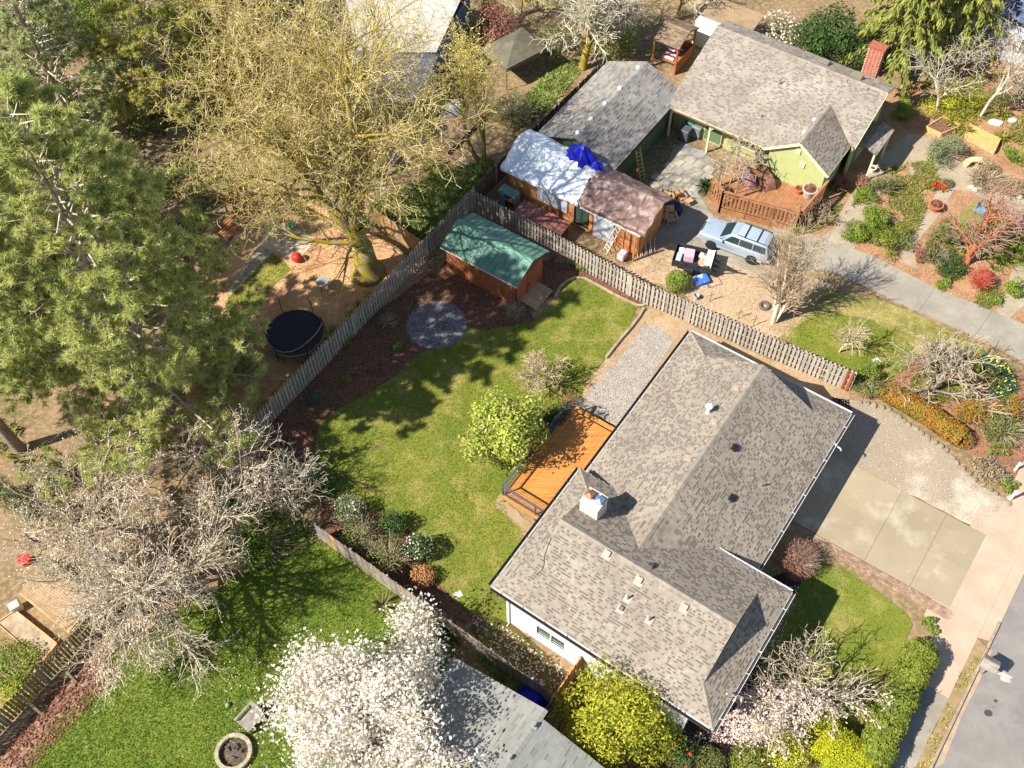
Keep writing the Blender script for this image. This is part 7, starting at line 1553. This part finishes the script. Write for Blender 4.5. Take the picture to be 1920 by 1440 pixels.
for i in range(8): MB().box((-.7+i*.2,0,1.1),(.18,1.5,.04)).build('floor_board', m_rw, rk2)
for i in range(7): MB().box((-.75,-.6+i*.2,1.4),(.03,.16,.55)).build('rail_board', m_rw, rk2)
# blue bench, covered furniture and canopy behind the trees
bb_ = empty('blue_bench', G(693,262), R(20), 'dark blue cushioned bench on the shaded patio', 'bench'); m_navy = MT('navy_cushion',(30,30,110),(24,24,84),scale=2)
MB().box((0,0,.4),(1.9,.75,.16)).build('seat', m_navy, bb_, bevel=.04); MB().box((0,.42,.8),(1.9,.16,.7)).build('backrest', m_navy, bb_, bevel=.04)
for x in (-.9,.9):
    MB().box((x,.05,.5),(.07,.85,.6)).build('arm', MT('light_frame',(170,176,186)), bb_)
MB().lathe([(.25,0),(.4,.1),(.42,.5),(.36,.55),(.01,.57)],14).build('fire_bowl_cover', m_navy, None, 'round dark blue cover near the blue bench', 'cover', loc=G(738,306), smooth=True)
def covered(name, label, px, py, dims, mat_, seed, rz=0.3, cat='cover'):
    rg = random.Random(seed); nx, ny = 12, 9; V = []; F = []
    for i in range(nx+1):
        for j in range(ny+1):
            u, v = i/nx*2-1, j/ny*2-1; e = max(abs(u),abs(v)); x, y = u*dims[0]/2*(1+.08*(e>.8)), v*dims[1]/2*(1+.08*(e>.8)); z = dims[2]*(1 if e < .7 else max(0, 1-(e-.7)/.3*.95))+.06*mnoise.noise(Vector((u*3+seed,v*3,seed))); V.append((x,y,max(z,.02)))
    for i in range(nx):
        for j in range(ny): k = i*(ny+1)+j; F.append((k,k+ny+1,k+ny+2,k+1))
    o = link(name, np_mesh(name, V, F, np.full(len(F),.5)), mat_, None, G(px,py), rz); tag(o, label, cat); return o
covered('furniture_cover', 'pale crumpled cover over patio furniture on the far deck', 850, 212, (1.7,1.2,.9), MT('pale_cover',(176,182,184),(150,156,160),scale=3,bump=.4), 3)
cn = empty('canopy', G(965,130), HROT-.3, 'dark olive pop-up canopy beyond the budding tree', 'canopy'); m_cnv = MT('olive_canvas',(112,106,88),(94,88,72),scale=2,bump=.3)
cm = MB(); w_, d_ = 1.9, 1.5
for a, b in (((-w_,-d_),(w_,-d_)),((w_,-d_),(w_,d_)),((w_,d_),(-w_,d_)),((-w_,d_),(-w_,-d_))): cm.face((a[0],a[1],1.9),(b[0],b[1],1.9),(0,0,2.6)); cm.face((a[0],a[1],1.6),(b[0],b[1],1.6),(b[0],b[1],1.9),(a[0],a[1],1.9))
o = cm.build('canvas', m_cnv, cn); s_ = o.modifiers.new('t','SOLIDIFY'); s_.thickness = .02
for x in (-w_,w_):
    for y in (-d_,d_): MB().tube([(x*.98,y*.98,0),(x*.98,y*.98,1.9)],.03,6).build('pole', m_black, cn)
sts = empty('stepping_path', G(712,340), 0, 'short row of pale stepping slabs on the slope', 'paving')
for i in range(6): MB().box((i*.02,-i*.42+1.0,.02),(.75,.28,.06)).build('stepping_slab', m_flag, sts, bevel=.01)
# utility lids
for x, y, lab in ((859,1115,'pale square utility box cover in the grass near the shrubs'),(1643,676,'square utility box cover on the green lawn patch')): MB().box((0,0,.01),(.42,.34,.03)).build('utility_box', MT('lid',(206,204,196)), None, lab, 'utility box', bevel=.006, loc=G(x,y), rz=.5)
# white marker posts near the sidewalk
for x, y, h, lab in ((1893,938,.9,'short white post at the corner of the gravel parking'),(1903,882,.7,'white post among the spurge plants')):
    p = empty('white_post', G(x,y), .4, lab, 'post'); MB().box((0,0,h/2),(.13,.13,h)).build('shaft', m_white, p, bevel=.01); MB().box((0,0,h+.03),(.18,.18,.06)).build('cap', m_white, p, bevel=.015)
# ---- the green house's wooden terrace
ter = empty('terrace', HL(33.8,-1.8), 0, 'raised wooden terrace with boarded railing in front of the green house', 'deck'); TV = Vector(ter.location)
m_tw2 = MT('stained_cedar', (168,120,82), (144,98,66), scale=2, rough=.7, rand=.1); tzf = .45
c_in = [HL(35.5,-5.4), HL(32.7,-5.3)]; P1, P2, P3 = G(1330,372), G(1348,398), G(1490,436); P4 = G(1540,378); P0 = HL(34.2,-5.6)
fl = [P0, P1, P2, P3, P4, HL(35.5,1.0), HL(35.5,-5.4)]
fa0 = 31.0
nbd = 34
for i in range(nbd):
    b_ = -5.5+i*.2
    # clip the board between the railing line and the house
    def a_front(b):
        pts_ = sorted([to_ab(P1), to_ab(P2), to_ab(P3), to_ab(P4)], key=lambda q: q[1])
        for k in range(len(pts_)-1):
            if pts_[k][1] <= b <= pts_[k+1][1]: t = (b-pts_[k][1])/(pts_[k+1][1]-pts_[k][1]+1e-9); return pts_[k][0]+t*(pts_[k+1][0]-pts_[k][0])
        return None
    af = a_front(b_)
    if af is None or af > 35.2: continue
    MB().beam(HL(af+.05,b_,tzf)-TV, HL(35.5,b_,tzf)-TV, .19, .04).build('deck_board', m_tw2, ter)
def rail_run(p, q, h=1.45):
    p, q = Vector(p)-TV, Vector(q)-TV; d = q-p; L = d.length; dn = d.normalized(); ang = math.atan2(d.y,d.x); z0 = tzf
    MB().beam(p+Vector((0,0,.22)), q+Vector((0,0,.22)), .05, .4).build('skirt_board', m_tw2, ter)
    for zz, hh in ((z0+.12,.06),(z0+h-.28,.05),(z0+h-.08,.05)): MB().beam(p+Vector((0,0,zz)), q+Vector((0,0,zz)), .05, hh).build('rail', m_tw2, ter)
    MB().beam(p+Vector((0,0,z0+h)), q+Vector((0,0,z0+h)), .16, .04).build('cap_rail', m_tw2, ter)
    pm__ = MB().box((0,0,0),(.15,.025,h-.45)).mesh('baluster', bevel=.004); n = int(L/.25)
    for i in range(n): link('baluster', pm__, m_tw2, ter, loc=p+d*((i+.5)/n)+Vector((0,0,z0+.1+(h-.4)/2)), rz=ang)
    sp_ = MB().box((0,0,0),(.03,.03,.2)).mesh('spindle'); n2 = int(L/.14)
    for i in range(n2): link('spindle', sp_, m_tw2, ter, loc=p+d*((i+.5)/n2)+Vector((0,0,z0+h-.18)), rz=ang)
    for t in [0]+[k/max(1,round(L/1.7)) for k in range(1,max(1,round(L/1.7)))]+[1]: MB().box(p+d*t+Vector((0,0,(z0+h)/2)),(.11,.11,z0+h+.06)).build('post', m_tw2, ter)
rail_run(P1, P2); rail_run(P2, P3); rail_run(P3, P4)
# pergola arms over the terrace
pg = empty('pergola', HL(33.6,-4.0), 0, 'open wooden pergola frame over the terrace corner', 'pergola'); QV = Vector(pg.location); m_gr = MT('grey_beam',(150,136,120),(126,112,98),scale=3)
for (a, b) in ((32.6,-4.9),(32.3,-3.4),(35.3,-4.9),(35.3,-3.4)): MB().box(HL(a,b,1.25)-QV,(.1,.1,2.5)).build('post', m_gr, pg)
for b in (-4.9,-3.4): MB().beam(HL(32.0,b,2.5)-QV, HL(35.5,b,2.5)-QV, .06,.14).build('beam', m_gr, pg)
for a in (32.4,33.0,33.6,34.2,34.8): MB().beam(HL(a,-5.2,2.6)-QV, HL(a,-3.1,2.6)-QV, .05,.08).build('rafter', m_gr, pg)
vn = empty('climbing_vine', HL(32.8,-4.0), 0, 'bare vine tangled over the pergola', 'vine'); rgv = np.random.default_rng(5); S = []
for i in range(90):
    p = np.array([*HL(rgv.uniform(32,35.4),rgv.uniform(-5.2,-3.1),0)[:2], 2.66])-np.array(vn.location)
    for k in range(4): q = p+rgv.normal(0,.28,3)*np.array([1,1,.25]); S.append((*p,*q,.016,.012)); p = q
for i in range(5):
    p = np.array([*HL(32.6,-4.9+.3*i,0)[:2],0])-np.array(vn.location)
    for k in range(6): q = p+np.array([rgv.normal(0,.08),rgv.normal(0,.08),.44]); S.append((*p,*q,.03,.025)); p = q
V, F = tubes_np(S,4); link('stems', np_mesh('stems',V,F,np.full(len(F),.4)), m_twig, vn); P = np.array([s_[:3] for s_ in S])+rgv.normal(0,.15,(len(S),3))+np.array(vn.location); foliage(vn, rgv, P, rgv.normal(0,1,P.shape), .1, f_olive, name='buds')
# terrace furniture and pots
def pot(label, px, py, z, r_, h, mat_, plant=None):
    p = empty('plant_pot', G(px,py,z), 0, label, 'pot'); MB().lathe([(r_*.7,0),(r_,h*.85),(r_*1.12,h*.86),(r_*1.12,h),(r_*.9,h),(r_*.88,h*.8)],16).build('pot', mat_, p); MB().lathe([(r_*.88,h*.82),(.01,h*.84)],12).build('soil', m_mulch, p)
    if plant: rgp = np.random.default_rng(int(px)); P, N, cl = lump_points(rgp, 220, (0,0,h+.1), (r_*1.1,r_*1.1,.25), 5, .3, .6); foliage(p, rgp, P+np.array(p.location), N, .09, plant, shade=cl)
m_terra = MT('terracotta',(196,110,72),(176,94,60),scale=5)
pot('terracotta pot on the terrace near the rail', 1497, 362, tzf, .28, .45, m_terra); pot('large grey barrel planter on the terrace corner', 1515, 368, tzf, .45, .7, MT('grey_barrel',(170,164,154)), f_brown)
pot('orange pot beside the fountain on the terrace', 1410, 327, tzf, .2, .3, MT('orange_pot',(220,100,50))); pot('terracotta pot on the garden path', 1752, 393, 0, .42, .5, m_terra, f_brown); pot('white pot beside the porch steps', 1634, 322, 0, .22, .4, m_white); pot('round dark pot near the red tulips', 1776, 347, 0, .35, .2, MT('dark_pot',(110,100,90)), f_grey)
covered('furniture_cover', 'brown covered table on the terrace', 1432, 350, (1.9,1.0,1.2), MT('brown_cover',(140,104,80),(116,84,66),scale=3,bump=.3), 9, HROT+.9)
covered('furniture_cover', 'mauve covered bench on the terrace', 1400, 348, (1.6,.8,1.0), MT('mauve_cover',(160,120,120),(130,96,98),scale=3,bump=.3), 10, HROT+.9)
pt_ = empty('mirror_frame', G(1420,310,tzf), 0, 'tall grey frame leaning by the green wall', 'frame'); MB().box((0,0,1.0),(.5,.05,1.9),Matrix.Rotation(.25,3,'X')).build('panel', MT('grey_glass',(150,160,166),rough=.2), pt_); MB().box((0,-.03,1.0),(.6,.04,2.0),Matrix.Rotation(.25,3,'X')).build('frame', m_gr, pt_)
# red tulips
tl = empty('tulips', G(1756,353), 0, 'cluster of red tulips beside the path', 'flowers'); rgt = np.random.default_rng(6); n = 60; P = np.c_[rgt.normal(0,.35,n), rgt.normal(0,.2,n), np.full(n,.32)]+np.array(tl.location); foliage(tl, rgt, P, np.tile([0,0,1.],(n,1)), .16, f_red, .9, name='petals'); P[:,2] = .15; foliage(tl, rgt, np.repeat(P,3,0)+rgt.normal(0,.08,(n*3,3)), rgt.normal(0,1,(n*3,3)), .2, f_bright, .3, name='leaves')
# blue chair on the garden lawn, round bench
bc = empty('blue_chair', G(1836,402), .6, 'light blue slatted chair on the garden lawn', 'chair'); m_bl = MT('sky_blue_paint',(70,160,200))
for k in range(5): MB().box((-.24+k*.12,0,.4),(.1,.55,.03)).build('seat_slat', m_bl, bc); MB().box((-.24+k*.12,.3,.72),(.1,.03,.65)).build('back_slat', m_bl, bc)
for x in (-.27,.27):
    for y in (-.25,.25): MB().box((x,y,.2),(.05,.05,.4)).build('leg', m_bl, bc)
cbn = empty('curved_bench', G(1832,325), 0, 'curved stone bench beside the path junction', 'bench'); cb2 = MB()
for i in range(10):
    t0, t1 = .3+i*.22, .3+(i+1)*.22; q = [(r_*math.cos(t),r_*math.sin(t)) for r_, t in ((.7,t0),(1.15,t0),(1.15,t1),(.7,t1))]; cb2.prism(q,.34,.44)
cb2.build('seat', MT('bench_stone',(196,180,140)), cbn); 
for t in (.5,1.4,2.3): MB().box((.92*math.cos(t),.92*math.sin(t),.17),(.3,.25,.34),Matrix.Rotation(t,3,'Z')).build('support', MT('bench_stone',(196,180,140)), cbn)
for i in range(16):
    x, y = 1838+random.uniform(-18,45), 348+random.uniform(-6,14)
    if i > 9: x, y = 1895+random.uniform(-8,20), 352+random.uniform(-8,30)
    o = MB().lathe([(.02,-.02),(.2,.0),(.24,.12),(.14,.24),(.02,.27)],8,sx=random.uniform(.8,1.4)).build('garden_rock', MT('pale_rock',(186,178,162),(156,148,132),scale=3,bump=.4), None, 'pale rock in the dry planting beside the path' , 'rock', 'pale rocks in the dry planting', loc=G(x,y), rz=i*1.3)
for x, y, lab in ((1862,230,'pale stepping stone in the far bed, near the fern'),(1870,232,'white stone beside the stepping stone in the far bed'),(1896,227,'white stone at the right of the far bed')): MB().lathe([(.02,0),(.28,.02),(.26,.14),(.02,.18)],9,sx=1.3).build('stone', MT('white_stone',(224,218,206)), None, lab, 'stone', loc=G(x,y))
# chairs and table on the concrete patio
def adirondack(label, px, py, rz, mat_, group):
    c = empty('garden_chair', G(px,py), rz, label, 'chair', group)
    for k in range(5): MB().box((-.22+k*.11,.34,.62),(.1,.03,.8),Matrix.Rotation(-.42,3,'X')).build('back_slat', mat_, c)
    for k in range(5): MB().box((0,-.28+k*.12,.36-k*.03),(.55,.11,.025)).build('seat_slat', mat_, c)
    for sx in (-1,1):
        MB().box((sx*.34,-.05,.55),(.12,.7,.03)).build('arm', mat_, c); MB().box((sx*.31,-.33,.27),(.05,.08,.54)).build('leg', mat_, c); MB().box((sx*.31,.25,.25),(.05,.08,.5)).build('leg', mat_, c)
m_ad = MT('bleached_wood',(206,160,110),(186,140,94),scale=4,rand=.06)
adirondack('bleached chair nearest the brown tarpaulin', 1245, 372, R(150), m_ad, 'bleached wooden chairs on the patio'); adirondack('bleached chair with long back beside the small tables', 1268, 372, R(-160), m_ad, 'bleached wooden chairs on the patio')
adirondack('bleached chair in the shade below the fire table', 1240, 410, R(60), m_ad, 'bleached wooden chairs on the patio'); adirondack('bleached chair at the edge of the patio shade', 1257, 415, R(10), m_ad, 'bleached wooden chairs on the patio')
for x, y, lab in ((1278,378,'small bleached table beside the long-backed chair'),(1290,384,'small bleached table at the sunny edge of the patio')):
    t = empty('side_table', G(x,y), .5, lab, 'table'); MB().box((0,0,.42),(.5,.4,.04)).build('table_top', m_ad, t)
    for a in (-.2,.2):
        for b in (-.15,.15): MB().box((a,b,.2),(.05,.05,.4)).build('leg', m_ad, t)
ft_ = empty('fire_table', G(1262,398), .2, 'dark blue square fire table in the patio shade', 'table'); MB().box((0,0,.5),(1.0,1.0,.08)).build('table_top', MT('navy_metal',(40,50,80),rough=.4), ft_, bevel=.02); MB().box((0,0,.24),(.8,.8,.46)).build('base', MT('navy_metal',(40,50,80)), ft_, bevel=.02); MB().box((0,0,.55),(.4,.4,.05)).build('burner', m_black, ft_)
# grill and bins under the patio roof
gl = empty('barbecue', G(1338,262), HROT+R(-90), 'stainless barbecue under the eave of the green house', 'barbecue'); m_ss = MT('stainless',(190,190,188),rough=.35,metallic=.5)
MB().box((0,0,.45),(1.2,.55,.8)).build('cabinet', MT('dark_cabinet',(110,106,100)), gl, bevel=.02); ld_ = MB(); ld_.box((0,0,1.0),(.75,.55,.28),taper=.85); ld_.build('lid', m_ss, gl, bevel=.04); MB().tube([(-.3,-.3,1.0),(.3,-.3,1.0)],.02,6).build('handle', m_black, gl)
for sx in (-.55,.55): MB().box((sx,0,.88),(.35,.5,.04)).build('side_shelf', m_ss, gl)
for x, y, c_, lab in ((1294,248,(30,110,80),'green garden cart under the eave'),(1306,256,(120,124,130),'grey bin beside the barbecue'),(1283,262,(80,84,92),'dark grey bin beside the patio post')):
    b = empty('waste_bin', G(x,y), HROT, lab, 'bin'); mm_ = MT('bin_%d'%c_[1], c_, rough=.5); bo = MB(); bo.box((0,0,.5),(.6,.65,.95)); bo.build('body', mm_, b, bevel=.04); MB().box((0,0,1.0),(.66,.72,.07)).build('lid', mm_, b, bevel=.03)
    for sx in (-.25,.25): w_ = MB(); w_.lathe([(.1,-.03),(.1,.03)],10); w_.v = [(c+sx,a+.3,bz_+.1) for a,bz_,c in w_.v]; w_.build('wheel', m_black, b)
lt = MB().box((0,0,.02),(1.9,.7,.05)); lt.build('plywood_sheet', MT('grey_ply',(150,146,140)), None, 'grey board lying in front of the bins', 'board', loc=G(1298,283), rz=HROT-1.57)
# ladders, post by the garage wall and workshop clutter
def ladder(label, p, q, w, mat_, n=8):
    p, q = Vector(p), Vector(q); c = empty('ladder', p, 0, label, 'ladder'); d = q-p; s = d.cross(Vector((0,0,1))).normalized()*w/2
    for k in (-1,1): MB().beam(s*k, d+s*k, .05,.07).build('rail', mat_, c)
    for i in range(1,n): MB().beam(s+d*(i/n), -s+d*(i/n), .04,.04).build('rung', mat_, c)
m_alu = MT('pale_ladder',(206,200,186)); b_l = to_ab(G(1157,478))
ladder('pale ladder leaning on the plywood workshop', HL(23.9,-8.2,0), HL(24.6,-7.7,2.2), .45, m_alu, 9)
ladder('yellow-green ladder leaning on the garage wall', HL(30.9,-9.6,0), HL(31.1,-10.3,2.2), .4, MT('yellow_ladder',(190,190,110)), 8)
MB().tube([(0,0,0),(.05,0,1.7)],.06,8).build('leaning_post', MT('red_post',(170,100,66)), None, 'red-brown post standing by the garage wall', 'post', loc=HL(29.9,-9.6,0))
gw_ = empty('generator', HL(24.0,-7.0,0), HROT, 'white machine with red frame beside the workshop ladder', 'machine'); MB().box((0,0,.4),(.6,.45,.5)).build('case', MT('pale_machine',(200,204,208)), gw_, bevel=.05)
for sx in (-.32,.32): MB().tube([(sx,-.3,.02),(sx,-.3,.8),(sx,.3,.8),(sx,.3,.02)],.025,6).build('frame', rdm, gw_)
sh_ = empty('sawhorse_pile', G(1207,470), .3, 'pile of pale folding frames in front of the workshop', 'frames')
for i in range(8): a = i*.16; MB().beam((a-.6,-.5,.02),(a-.5+.2*(i%2),.3,.75),.04,.04).build('frame_bar', MT('pale_bars',(190,176,150),rand=.1), sh_)
bt_ = MB(); bt_.box((0,0,.16),(.95,.7,.3)); bt_.build('storage_tub', MT('blue_white_tub',(196,210,230),(60,110,200),scale=1.1,lo=.48,hi=.52), None, 'blue and white tub beside the round shrub', 'tub', bevel=.04, loc=G(1314,528), rz=.3)
sw_ = MB(); sw_.tube([(0,0,.02),(.9,0,.02),(.9,.7,.02),(0,.7,.02),(0,0,.02)],.02,5); sw_.build('metal_frame', m_black, None, 'thin metal frame lying on the parking pad', 'frame', loc=G(1330,540), rz=.35)
bk2 = MB().lathe([(.14,0),(.18,.35),(.17,.36),(.13,.04)],12).build('bucket', MT('pale_bucket',(170,180,190)), None, 'pale bucket behind the picket fence', 'bucket', loc=G(1305,560))
tyr = MB(); tyr.lathe([(.2,.0),(.33,.0),(.36,.09),(.33,.18),(.2,.18),(.2,.0)],18); tyr.build('old_tyre', MT('old_rubber',(96,90,84)), None, 'old tyre lying beside the birch', 'tyre', smooth=True, loc=G(1433,575))
for x, y, r_, lab in ((1384,598,.9,'iron stake behind the picket fence, left of the birch'),(1412,612,1.0,'iron stake with crossbar near the birch foot'),(1330,566,.9,'iron stake near the bucket')):
    s_ = MB(); s_.tube([(0,0,0),(.06,.1,r_)],.02,5); s_.tube([(-.25,0,r_*.6),(.25,.1,r_*.65)],.018,5); s_.build('iron_stake', MT('rusty_iron',(110,84,70)), None, lab, 'stake', loc=G(x,y))
# blue tarpaulin, small box shed by the magnolia
covered('blue_tarp', 'crumpled bright blue tarpaulin beside the grey roof', 990, 1314, (1.7,1.3,.5), m_bt, 12, .6, 'tarpaulin')
xb = empty('pump_house', G(752,1402), HROT, 'small dark-roofed box with white board side under the magnolia', 'shed'); MB().box((0,0,.55),(1.7,.95,1.1)).build('wall', m_white, xb)
for k in range(12): MB().box((-.78+k*.142,-.49,.55),(.13,.02,1.1)).build('side_board', m_siding, xb)
MB().box((0,0,1.15),(1.9,1.1,.08)).build('roof', MT('dark_red_roof',(80,50,50),(60,40,42),scale=3), xb, bevel=.01); MB().lathe([(.2,1.19),(.24,1.28),(.14,1.4),(.01,1.43)],14,(-.1,0,0)).build('vent_cap', m_white, xb, smooth=True)
